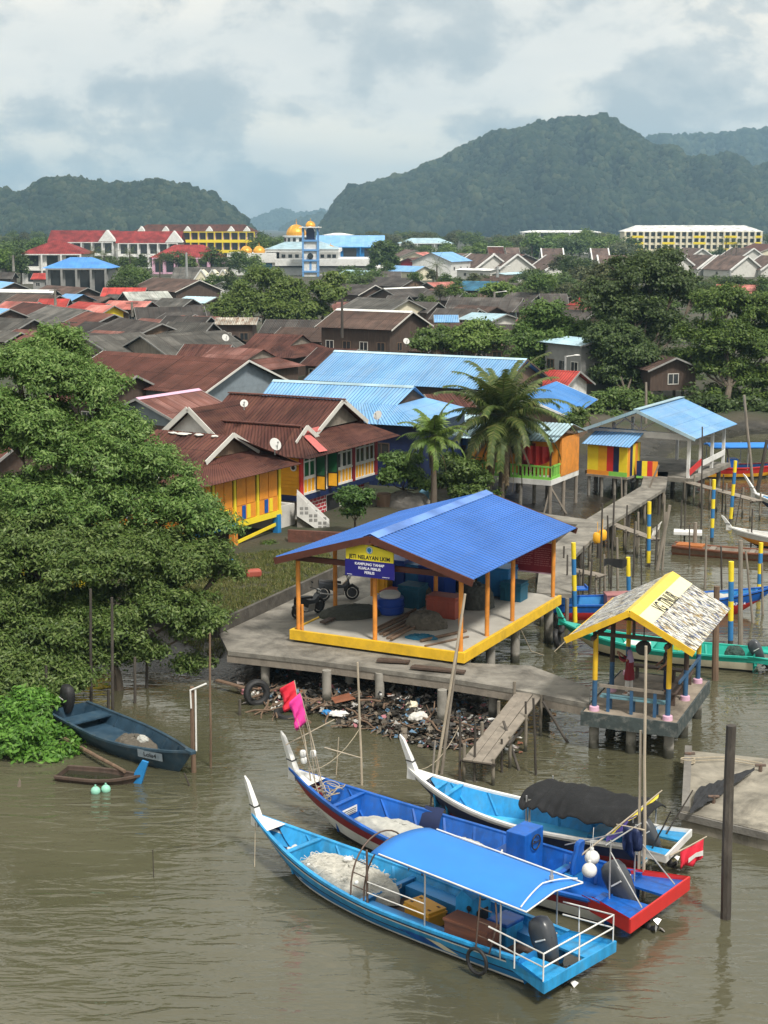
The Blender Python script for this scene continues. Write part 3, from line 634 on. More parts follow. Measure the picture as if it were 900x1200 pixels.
HS = [
 ('dark roof right of the rust and white shed roof', 312, 374, 392, 375, 'dark', dict(w=4, z=4.8)),
 ('brown roof between the shed and the dark red gablet roof', 330, 383, 396, 385, 'brown', dict(w=3.6, z=4.6)),
 ('dark roof between the yellow gable and the big central roof', 478, 353, 514, 354, 'dark', dict(w=3.8)),
 ('grey roof right of the big central grey roof', 612, 353, 652, 354, 'dark', dict(w=3.8)),
 ('small dark roof left of the low light blue roof by the palm', 436, 318, 470, 318, 'dark', dict(w=4)),
 ('low pale roof in front of the mosque parapet', 405, 316, 434, 317, 'palesky', dict(w=4)),
 ('reddish brown long roof behind the blue green tarpaulin', 552, 323, 602, 323, 'brown', dict(w=4)),
 ('light blue low roof right of the pale green grey one', 218, 347, 254, 348, 'palesky', dict(w=3.4, rise=.9)),
 ('dark grey roof below the dark timber house with two windows', 190, 349, 226, 350, 'grey', dict(w=4)),
 ('dark roof in front of the unfinished house, right of the red one', 100, 328, 150, 330, 'grey', dict(w=4)),
 ('brown roof with a grey gable left of the utility pole in the left rooftops', 20, 344, 70, 346, 'brown', dict(w=4)),
 # label, ridge ends in the photo, roof, options
 # --- far left, front of the school
 ('grey roofed wooden house with an orange balcony below the white bungalow', 12, 301, 47, 302, 'dark', dict(w=4.5, z=6.5, wall='wood', gab='wood_mid')),
 ('grey roof with a red ridge patch at the left edge behind the long white cap', 0, 319, 18, 319, 'dark', dict(w=4)),
 ('small red roofed house in front of the unfinished blue roofed one', 39, 320, 66, 320, 'red', dict(w=3.6, wall='grey')),
 ('wide dark grey roof in front of the unfinished blue roofed house', 72, 325, 128, 325, 'dark', dict(w=4.5)),
 ('pale blue roof corner with dark gable at the left edge', -14, 328, 17, 331, 'skyblue', dict(w=4, wall='wood')),
 ('low brown grey roof just behind the long white ridge cap', 55, 334, 103, 337, 'brown', dict(w=3.5)),
 ('long dark grey roof with a broad white ridge cap at the left edge', -12, 339, 66, 340, 'dark', dict(w=5, cap='white', capw=1.3)),
 ('small light blue tarp roof right of the white ridge cap', 77, 344, 98, 345, 'skyblue', dict(w=3, barge=None)),
 ('red roof with dark gable left of the pale green grey roof', 121, 337, 172, 337, 'red', dict(w=4.2, wall='wood')),
 ('pale green grey roof sloping beside the red roof', 144, 342, 196, 341, 'pale', dict(w=4.5, barge='offwhite')),
 ('faded red roof partly hidden at the far left below the white cap', 6, 353, 46, 354, 'redpale', dict(w=3.6)),
 ('bright red roof with a pole in front in the middle of the left rooftops', 46, 350, 82, 350, 'red', dict(w=4)),
 ('narrow red roof behind the yellow walled house', 92, 353, 127, 356, 'red', dict(w=3.2)),
 ('red roof directly above the yellow gable', 108, 357, 134, 358, 'redpale', dict(w=3, wall='yellow2')),
 ('long pale red ridge above the dark yellow walled house', 128, 352, 178, 353, 'redpale', dict(w=3)),
 ('dark maroon hipped roof among the red and grey roofs at left', 27, 354, 60, 357, 'maroon', dict(w=4.2)),
 ('blue roof cut by the left edge beside the maroon hip', -12, 360, 12, 362, 'skyblue', dict(w=4)),
 ('big weathered grey roof right of the blue roof at the left edge', 56, 358, 103, 363, 'grey', dict(w=6.2, z=5.6)),
 ('grey roof behind the crown of the left mangrove at the frame edge', -20, 371, 40, 374, 'grey', dict(w=5, z=5.4)),
 ('red brown roof sloping toward the mangrove beside the big grey one', 100, 365, 134, 368, 'rust', dict(w=5.5, z=5.4)),
 ('dark grey roof with a blue strip and an orange brown gable', 140, 372, 190, 379, 'dark', dict(w=4.6, gab='wood_mid')),
 ('dark grey roof over bright yellow walls', 157, 360, 239, 359, 'dark', dict(w=4.2, wall='yellow2', z=5.2)),
 ('narrow dark roof in front of the yellow walled house', 195, 370, 247, 371, 'dark', dict(w=2.6)),
 ('low grey roof with pale streaks left of the rusty white roof', 198, 377, 250, 378, 'grey', dict(w=3.4)),
 ('flat shed roof with white and rust patches under the light green trees', 254, 372, 303, 372, 'patch', dict(w=3.8, rise=.7)),
 ('weathered grey roof with a grey plank gable facing the water', 97, 394, 164, 389, 'grey', dict(w=4.5, gab='wood_grey')),
 ('wide weathered grey roof carrying a satellite dish', 164, 393, 262, 387, 'grey', dict(w=5.2, gab='wood_grey', z=5.6)),
 ('dark red brown roof behind the long rusty front house', 216, 403, 272, 404, 'maroon', dict(w=3.8)),
 ('dark red roof with an open gablet left of the timber house', 283, 390, 372, 393, 'maroon', dict(w=5.2, dutch=(2.0, .5))),
 ('dark red low roof in front of the gablet roof', 372, 407, 420, 409, 'maroon', dict(w=4, z=4.4)),
 ('rusty pink roof with a gablet in front of the dark red one', 236, 405, 324, 410, 'pinkrust', dict(w=4.6, dutch=(1.8, .5))),
 ('long red brown roof with a grey blue gable and a rusty lean to', 121, 411, 292, 422, 'rust', dict(w=5.6, wall='greyblue', z=6.6, gab='greyblue', barge='offwhite')),
 ('ribbed rust roof with a pink ridge above the mangrove', 159, 467, 233, 456, 'pinkrust', dict(w=4.6, gab='greyblue', cap='pink', z=6.0)),
 ('dark roof glimpsed between the mangrove crown and the pink ridge', 96, 436, 160, 440, 'rust', dict(w=4.5, z=5.6)),
 ('dark timber house with two white windows below the grey row houses', 179, 325, 234, 328, 'brown', dict(w=5.5, z=6.8, gwin=2, barge='offwhite')),
 ('small white house with green trim beside the light green trees', 260, 330, 276, 329, 'pale', dict(w=3.6, wall='white')),
 # --- centre
 ('wide dark grey roof behind the two roofs with windows left of centre', 431, 324, 487, 326, 'dark', dict(w=4.6, gab='wood_mid')),
 ('dark grey roofed timber house with a barred window right of the light trees', 390, 332, 440, 334, 'dark', dict(w=4.4, z=6.2, barge='offwhite')),
 ('dark grey roof with a white ridge cap right of the timber house', 449, 338, 496, 336, 'dark', dict(w=4.0, cap='white', z=5.8, capw=.5)),
 ('weathered grey roof over a pale yellow gable', 420, 348, 479, 351, 'grey', dict(w=4.4, gab='cream', wall='cream', z=6.0)),
 ('two storey dark timber house with rows of windows and a reddish roof', 395, 362, 484, 365, 'brown', dict(w=4.6, z=7.6, win=4, gwin=2, barge='offwhite', cap='white', capw=.45)),
 ('low grey roof in front of the two storey timber house', 392, 391, 430, 393, 'grey', dict(w=2.6, z=4.2)),
 ('flat bright red awning roof before the two storey timber house', 428, 403, 470, 404, 'red', dict(w=2.6, z=3.6, rise=.6)),
 ('dark roof with pale satellite dish behind the long blue roof', 470, 398, 515, 400, 'brown', dict(w=2.6, z=4.2)),
 ('big dark grey roof in the centre with a dark blue grey wall', 527, 348, 613, 349, 'dark', dict(w=5.2, wall='greyblue', z=5.6)),
 ('dark grey lower roof in front left of the big central one', 512, 361, 562, 362, 'dark', dict(w=3.6)),
 ('low pale blue flat roof below the big central grey roof', 553, 366, 594, 368, 'palesky', dict(w=3.2, rise=.8, wall='offwhite')),
 ('light blue sheet roof beside the two storey timber house', 508, 369, 537, 369, 'skyblue', dict(w=3, rise=.8)),
 ('reddish brown low roof right of the light blue sheet roof', 497, 380, 542, 378, 'brown', dict(w=3.4)),
 ('dark reddish roof between the two round trees', 560, 385, 606, 386, 'brown', dict(w=4)),
 ('roof covered by a dark blue green tarpaulin', 543, 329, 585, 330, 'tarpblue', dict(w=4.6)),
 ('dark grey roof left of the blue green tarpaulin', 500, 340, 545, 341, 'dark', dict(w=4)),
 ('long grey roof right of the lone clipped tree', 598, 342, 634, 343, 'dark', dict(w=4)),
 ('grey roof behind the long grey one right of the clipped tree', 590, 331, 618, 332, 'dark', dict(w=3.6)),
 ('grey roof with pale gable left of the red roof', 632, 344, 664, 344, 'dark', dict(w=4, gab='cream')),
 ('dark hipped roof among the bushes right of centre', 656, 333, 680, 333, 'dark', dict(w=3.8)),
 ('bright red roof half hidden by the tall dark trees', 680, 347, 702, 348, 'red', dict(w=3.4)),
 ('grey roof under the red roof beside the dark trees', 655, 362, 700, 364, 'dark', dict(w=4)),
 ('red roof glimpsed through the greenery left of the blue tarpaulin', 500, 331, 530, 330, 'redpale', dict(w=3)),
 # --- middle distance, mosque side
 ('light blue roofed white house with a palm in front', 505, 296, 530, 295, 'skyblue', dict(w=7, z=9, wall='white', win=3)),
 ('low light blue roof over a pale yellow wall left of the palm', 463, 311, 498, 312, 'skyblue', dict(w=4, wall='cream')),
 ('dark red gable house in front of the light blue roofed house', 478, 302, 500, 301, 'maroon', dict(w=5, wall='maroon', z=7)),
 ('brown roof right of the dark round tree', 461, 291, 487, 293, 'tile', dict(w=7, z=7.5, wall='cream')),
 ('orange red roof with a cream gable behind the dark red house', 486, 296, 500, 295, 'redpale', dict(w=5, z=8, wall='cream')),
 ('cream gabled terrace end right of the light blue roof', 528, 296, 548, 297, 'tile', dict(w=7, z=8, wall='cream', barge='offwhite')),
 ('maroon roofed tall house behind the brown terrace', 571, 289, 590, 289, 'maroon', dict(w=6, z=10, wall='cream', cap='white')),
 ('brown roof with a white gable beside the maroon roofed house', 592, 290, 608, 290, 'tile', dict(w=6, z=8.5, wall='white', barge='offwhite')),
 ('maroon roof right of the white gabled terrace', 600, 297, 616, 298, 'maroon', dict(w=6, z=7.5)),
 ('long pale blue grey canopy roof below the brown terrace', 540, 314, 582, 315, 'whiteroof', dict(w=3, rise=.5, z=4.5, wall='offwhite')),
 ('second pale canopy roof right of the first under the terraces', 583, 320, 622, 318, 'palesky', dict(w=2.6, rise=.4, z=4.2, wall='offwhite')),
 ('red roofs strung along behind the right mangroves', 840, 333, 893, 334, 'redpale', dict(w=4, wall='offwhite')),
 ('dark roof right behind the strung red roofs', 872, 329, 905, 329, 'brown', dict(w=4)),
 ('pale yellow house with a dark red roof at the right edge', 884, 285, 912, 287, 'maroon', dict(w=7, z=9.5, wall='cream', barge='offwhite', gwin=1)),
]
for hrow in HS: house(*hrow[:6], **hrow[6])
vr = random.Random(12)
for zone, n, (xa, xb), (ya, yb) in (('among the larger rooftops left of the light green trees', 30, (-15, 268), (333, 400)), ('among the larger rooftops right of the light green trees', 26, (395, 705), (334, 396))):
    for i in range(n*3):
        px, py = vr.uniform(xa, xb), vr.uniform(ya, yb); p = G(px, py, 4.6)
        if n <= 0 or any(math.hypot(p.x-q[0], p.y-q[1]) < 5.2 for q in SPOTS): continue
        k = vr.choice(('grey', 'dark', 'brown', 'rust', 'pinkrust', 'dark')); lw = vr.uniform(3.5, 6)*CF/p.y/2; n -= 1
        house('small %s sheet roof %s' % ({'grey': 'weathered grey', 'dark': 'dark grey', 'brown': 'brown', 'rust': 'rusty red brown', 'pinkrust': 'faded pinkish rust'}[k], zone), px-lw, py-vr.uniform(0, .25)*lw*.3, px+lw, py+vr.uniform(0, .3)*lw*.3, k, z=4.5+vr.uniform(-.3, .5), w=vr.uniform(2.4, 3.8), win=1, group='small roofs '+zone, barge=vr.choice(('grey', 'wood', None)))
# brown tiled terraces: identical units, a white party wall between neighbours
for (x1, y1, x2, y2, n, yo) in ((552, 297, 607, 298, 2, 7.5), (634, 291, 660, 291, 1, 7.5), (640, 299, 662, 300, 1, 7), (692, 291, 713, 291, 1, 7.5), (700, 299, 742, 299, 1, 7), (768, 298, 800, 299, 1, 7), (800, 290, 824, 291, 1, 7.5),
                             (805, 298, 838, 299, 1, 7), (842, 299, 877, 300, 1, 7), (858, 290, 884, 291, 1, 7.5), (892, 299, 915, 300, 1, 7)):
    for i in range(n):
        xa = x1+(x2-x1)*i/n; xb = x1+(x2-x1)*(i+1)/n
        house('brown tiled terrace house with white gable end in the rows behind the trees', xa, y1, xb-.4, y2, 'tile', wall='offwhite', z=yo+.8, w=6.5, rise=4.4, bw=.5, group='brown tiled terrace houses', barge='white', win=1, name='terrace_house', cat='terrace house')
# grey row houses with three white gables, left of the mosque
def gable_row():
    a = G(204, 313, 6.5); b_ = G(268, 313, 6.5); Lh = (b_-a).length; t_ = thing('row_house', 'grey roofed row houses with three cream front gables left of the mosque', 'row house', ((a.x+b_.x)/2, a.y, 1))
    m_ = MB(); hl = Lh/2; m_.sheet((-hl, -7, 2.6), (hl, -7, 2.6), (hl, 0, 5.5), (-hl, 0, 5.5), .8, .02); m_.sheet((hl, 7, 2.6), (-hl, 7, 2.6), (-hl, 0, 5.5), (hl, 0, 5.5), .8, .02); m_.build('roof', R_['grey'], t_)
    x = MB(); x.box(-hl+.4, -6.5, 0, hl-.4, 6.5, 2.7); x.build('wall', M['cream'], t_)
    for px in (240, 253, 265):
        gx = (px-236)/64*Lh; g = MB(); g.add([(gx-2.4, -8.4, 1.6), (gx+2.4, -8.4, 1.6), (gx, -8.4, 5.0), (gx-2.4, -3, 3.2), (gx+2.4, -3, 3.2), (gx, -2, 5.0)], [(0, 1, 2), (0, 2, 5, 3), (2, 1, 4, 5)])
        go = g.build('front_gable', M['cream'], t_); r2 = MB(); r2.beam((gx-2.6, -8.5, 1.5), (gx, -8.5, 5.15), .3, .3); r2.beam((gx+2.6, -8.5, 1.5), (gx, -8.5, 5.15), .3, .3); r2.build('bargeboard', M['white'], go)
        p = MB(); p.box(gx-1.6, -8.4, 0, gx+1.6, -6.6, 1.6); p.build('porch', M['cream'], t_)
gable_row()

# ------------------------------------------------------------------ big public buildings
def block(label, px0, px1, ytop, ybase_z, Y, depth, storeys, wallm, roofm, cat, name, hip=True, roofh=2.5, balc=None, bay=3.6, yaw=0, gables=None, gm='white', sparse=False, gs=1.7):
    p = D(px0, ytop, Y); q = D(px1, ytop, Y); Lh = q.x-p.x; ztop = p.z; t_ = thing(name, label, cat, ((p.x+q.x)/2, Y, ybase_z), yaw)
    hl = Lh/2; H = ztop-ybase_z; E = H-roofh; sh = E/storeys
    m_ = MB(); m_.box(-hl, 0, 0, hl, depth, E); m_.build('wall', M[wallm], t_)
    o = .9; rr = MB(); hx = hl+o; ins = depth/2 if hip else 0
    rr.add([(-hx, -o, E), (hx, -o, E), (hx, depth+o, E), (-hx, depth+o, E), (-hx+ins, depth/2, H), (hx-ins, depth/2, H)], [(0, 1, 5, 4), (2, 3, 4, 5), (1, 2, 5), (3, 0, 4), (3, 2, 1, 0)])
    rf = rr.build('roof', R_[roofm], t_)
    n = max(2, int(Lh/bay)); fl = MB(); 
    for s in range(storeys):
        z0 = s*sh
        f = MB(); f.box(-hl+.1, -1.3, z0+sh-.3, hl-.1, -.01, z0+sh-.02)
        if balc and s > 0 and not sparse: f.box(-hl+.1, -1.3, z0, hl-.1, -1.15, z0+1.0)
        f.build('gallery', M[wallm if sparse else balc or wallm], t_)
        if sparse and s > 0:
            for i in range(n):
                if i % 5 in (1, 2): q = MB(); x = -hl+.3+(Lh-.6)*i/n; q.box(x, -1.5, z0, x+Lh/n, -1.31, z0+1.15); q.build('balcony', M[balc], t_)
    for i in range(n+1):
        x = -hl+.3+(Lh-.6)*i/n; c = MB(); c.box(x-(.5 if sparse else .22), -1.42, 0, x+(.5 if sparse else .22), -1.2, E); c.build('pillar', M[wallm if sparse or not balc else balc], t_)
    for s in range(storeys):
        g = MB()
        for i in range(n):
            x = -hl+.3+(Lh-.6)*(i+.5)/n; g.box(x-bay*.34, -.06, s*sh+.9, x+bay*.34, .02, s*sh+sh-.45)
        g.build('window_row', M['glass'], t_)
    if gables:
        for gx in gables:
            x = -hl+Lh*gx; g = MB(); g.add([(x-gs, -1.1, E+.2), (x+gs, -1.1, E+.2), (x, -1.1, E+1.3*gs+.2), (x-gs, 1.5, E+.6), (x+gs, 1.5, E+.6), (x, 3.5, E+1.3*gs+.2)], [(0, 1, 2), (0, 2, 5, 3), (2, 1, 4, 5)]); g.build('dormer', M[gm], rf)
    return t_
block('long yellow and pink three storey school block with dormers in its dark roof', 157, 299, 263, 1, 700, 12, 3, 'pink', 'maroon', 'school', 'school_block', balc='yellow2', gables=(.06, .26, .44, .62, .8, .93), roofh=3.2)
block('low white school hall with a long red roof, left of the other red one', 58, 133, 270, 1, 600, 14, 2, 'white', 'redtile', 'school hall', 'school_hall', hip=False, roofh=4.4, gables=(.9,), gs=3.4)
block('low white school hall with red roof in front of the yellow block', 138, 209, 271, 1, 590, 14, 2, 'white', 'redtile', 'school hall', 'school_hall', hip=False, roofh=4.4, gables=(.93,), gs=3.4)
block('single storey pink walled building with a hipped red roof below the yellow block', 178, 258, 287, 1, 520, 15, 1, 'pink', 'redtile', 'hall', 'school_hall', roofh=4.2)
block('white two storey bungalow with a wide hipped red roof at left', 25, 96, 282, 1, 430, 16, 2, 'white', 'redtile', 'bungalow', 'bungalow', roofh=3.6, bay=4.5)
block('unfinished grey concrete house under a hipped blue and green roof', 54, 126, 302, 1, 330, 10, 1, 'grey', 'blue', 'house', 'unfinished_house', roofh=2.2, bay=3)
block('long cream and yellow four storey apartment block below the tall hill', 732, 893, 264, 1, 820, 16, 4, 'cream', 'whiteroof', 'apartment block', 'apartment_block', balc='yellow2', roofh=3.2, bay=3.2, sparse=True)
block('long white warehouse row seen over the trees at the hill foot', 612, 704, 270, 1, 900, 12, 3, 'white', 'whiteroof', 'warehouse', 'warehouse', roofh=1.0, bay=9)
block('distant pale blue roofed shed below the big hill', 468, 530, 279, 1, 760, 14, 1, 'white', 'palesky', 'shed', 'shed', roofh=2.5, bay=8)
block('light blue roofed hall directly behind the minaret', 372, 448, 276, 1, 560, 22, 2, 'midblue', 'skyblue', 'hall', 'community_hall', hip=False, roofh=4, bay=7)
block('white flat building with a dark red roof corner behind the light blue hall', 380, 412, 273, 1, 640, 10, 2, 'white', 'whiteroof', 'building', 'office_building', roofh=.8, bay=6)
# mosque: white terraces, golden domes, blue and white minaret
def dome(parent, x, y, z, r, fin=True, name='dome'):
    d = MB(); prof = [(r*.93*1.0, 0)]+[(r*(1.05 if 0 < k < 4 else 1)*math.cos(k/10*math.pi/2)*.98+.001, r*.12+r*1.02*math.sin(k/10*math.pi/2)) for k in range(0, 10)]+[(r*.06, r*1.17), (.02, r*1.32)]
    d.lathe(prof, 28, (0, 0, 0)); 
    for k in range(14):
        a = 2*math.pi*k/14; d.tube([(r*1.0*math.cos(a)*math.cos(q/10*math.pi/2)*1.02, r*math.sin(a)*math.cos(q/10*math.pi/2)*1.02, r*.12+r*1.02*math.sin(q/10*math.pi/2)) for q in range(0, 10)], r*.022, 4)
    o = d.build(name, M['gold'], parent, 50, loc=(x, y, z))
    if fin: f = MB(); f.tube([(0, 0, r*1.15), (0, 0, r*1.7)], .09, 5); f.ball((0, 0, r*1.35), r*.07, 8); f.build('finial', M['gold'], o)
    return o
def mosque():
    Y = 500; c = D(365, 320, Y); t_ = thing('mosque', 'white and blue mosque with golden domes and pale blue roofs', 'mosque', (c.x, Y, 1))
    sc = Y/CF; X = lambda px: (px-365)*sc; Zp = lambda py: D(365, py, Y).z-1
    m_ = MB(); m_.box(X(268), 6, 0, X(452), 40, Zp(314)); m_.build('lower_hall', M['white'], t_)
    m_ = MB(); m_.box(X(266), 4.5, Zp(308), X(322), 30, Zp(297)); m_.box(X(322), 4.2, Zp(312), X(440), 42, Zp(304)); m_.build('parapet', M['white'], t_)
    m_ = MB(); m_.box(X(287), 5.6, 0, X(318), 6.2, Zp(309)); m_.build('blue_portal', M['midblue'], t_)
    m_ = MB(); m_.box(X(325), 12, Zp(305), X(395), 36, Zp(294)); m_.build('upper_hall', M['white'], t_)
    m_ = MB(); 
    for px in (330, 338, 346, 354, 376, 384, 390): m_.box(X(px)-.6, 11.9, Zp(303), X(px)+.6, 12.05, Zp(299))
    m_.build('window_row', M['glass'], t_)
    m_ = MB(); m_.box(X(308), 10, Zp(296), X(397), 38, Zp(292)); m_.build('fascia', M['white'], t_)
    m_ = MB(); a, b_ = X(309), X(396); z0, z1 = Zp(292.5), Zp(284); m_.add([(a, 9.5, z0), (b_, 9.5, z0), (b_, 39, z0), (a, 39, z0), (X(330), 20, z1), (X(372), 20, z1), (X(372), 30, z1), (X(330), 30, z1)], [(0, 1, 5, 4), (1, 2, 6, 5), (2, 3, 7, 6), (3, 0, 4, 7), (4, 5, 6, 7)]); m_.build('roof', R_['palesky'], t_)
    m_ = MB(); m_.lathe([(X(365)+4.6, 0), (4.6, Zp(278)-Zp(286)), (5.2, Zp(278)-Zp(286)), (5.2, Zp(276.5)-Zp(286))], 20, (X(345), 25, Zp(286))); m_.build('drum', M['white'], t_, 40)
    m_ = MB(); 
    for k in range(14): q = 2*math.pi*k/14; m_.box(-.5, -.06, 0, .5, .06, 1.3, 0, Matrix.Translation((X(345)+4.62*math.cos(q), 25+4.62*math.sin(q), Zp(285)+.2)) @ Matrix.Rotation(q+math.pi/2, 4, 'Z'))
    m_.build('drum_window', M['glass'], t_)
    dome(t_, X(344)*1.05, 25, Zp(277.2), 3.3)
    for px in (287.5, 302.5): dome(t_, X(px)*1.01, 10, Zp(297), 1.95)
    dome(t_, X(385.5), 16, Zp(293.5), 1.3)
    # minaret
    mt = thing('minaret', 'square blue and white minaret topped by a small golden dome', 'minaret', (c.x, Y-4, 1)); s = Y/CF; hw = 9.4*s
    Zq = lambda py: D(365, py, Y-4).z-1; top = Zq(267)
    b2 = MB(); b2.box(-hw*.8, -hw*.8, 0, hw*.8, hw*.8, Zq(283)); b2.build('shaft', M['white'], mt)
    for sx in (-1, 1):
        for sy in (-1, 1): p = MB(); p.box(sx*hw-(.55 if sx > 0 else 0), sy*hw-(.55 if sy > 0 else 0), 0, sx*hw+(.55 if sx < 0 else 0), sy*hw+(.55 if sy < 0 else 0), top); p.build('corner_pillar', M['midblue2'], mt)
    for py in (318, 305, 293, 282): p = MB(); p.box(-hw-.05, -hw-.05, Zq(py)-.28, hw+.05, hw+.05, Zq(py)+.28); p.build('string_course', M['midblue2'], mt)
    p = MB(); p.box(-.35, -hw*.8-.05, Zq(316), .35, -hw*.8-.01, Zq(296)); p.build('pilaster', M['midblue2'], mt)
    p = MB(); p.lathe([(.95, -.1), (.95, .1)], 20, M=Matrix.Translation((0, -hw-.02, Zq(300))) @ Matrix.Rotation(R(90), 4, 'X')); p.build('clock_face', M['glass'], mt)
    p = MB(); p.box(-hw-.8, -hw-.8, top, hw+.8, hw+.8, top+.35); p.build('cornice', M['white'], mt)
    for a in range(4): p = MB(); p.tube([(hw*.55*math.cos(q)*1.0, -hw-.0, Zq(281)+.3+hw*.9+hw*.55*math.sin(q)) for q in [math.pi*i/8 for i in range(9)]], .16, 5); o = p.build('arch', M['white'], mt); o.rotation_euler.z = a*math.pi/2
    p = MB(); p.box(-hw*.5, -hw*.5, Zq(283), hw*.5, hw*.5, top); p.build('belfry', M['navy'], mt)
    dome(mt, 0, 0, top+.35, 1.55)
M['midblue2'] = mat('minaret_blue', (.13, .30, .58), .6, .08, 3)
mosque()
# ------------------------------------------------------------------ houses close to the jetty, built one by one
UA = R(-28)                                            # the lanes of this quarter run along this direction
house('long light blue corrugated roof over a dark timber house behind the coconut palm', 392, 411, 618, 421, 'skyblue', 'wood', z=6.8, w=5.0, gab='wood_mid', win=3, cap='palesky', barge='wood')
b2 = house('light blue hipped roof house with a small gablet behind the maroon roofed house', 283, 444, 527, 455, 'skyblue', 'navy', z=7.0, w=4.7, dutch=(2.6, .5), gab='wood', win=3, cap='palesky')
house('low house with a pale blue sheet roof and dark blue wall behind the coconut palm', 512, 483, 606, 490, 'palesky', 'blue', z=4.6, w=2.9, win=1, barge='white')
house('small lean to house with a mid blue sheet roof right of the coconut palm', 616, 466, 652, 447, 'blue', 'wood_mid', z=5.0, w=3.3, win=0, barge='white')
house('small bright red roofed white house behind the mid blue lean to', 640, 433, 680, 435, 'red', 'white', z=5.2, w=3.3, win=1)
house('grey metal clad two storey house beneath the big dark trees', 655, 393, 706, 398, 'palesky', 'grey', z=6.6, w=2.6, rise=.5, win=3, gwin=1)
house('dark plank hut on posts half hidden among the mangrove trunks', 764, 414, 793, 419, 'brown', 'wood', z=5.4, w=2.8, win=0, gwin=1, stilts=True)
house('dark maroon roof tucked between the two light blue roofs', 497, 462, 545, 460, 'maroon', 'wood', z=4.8, w=2.4, win=0)
house('yellow house glimpsed through a gap in the mangrove crown', 40, 585, 118, 588, 'rust', 'yellow2', z=4.9, w=3.4, win=1)
house('small dark roof against the left edge behind the mangrove', -30, 500, 40, 505, 'rust', 'wood', z=5.6, w=4, win=0)

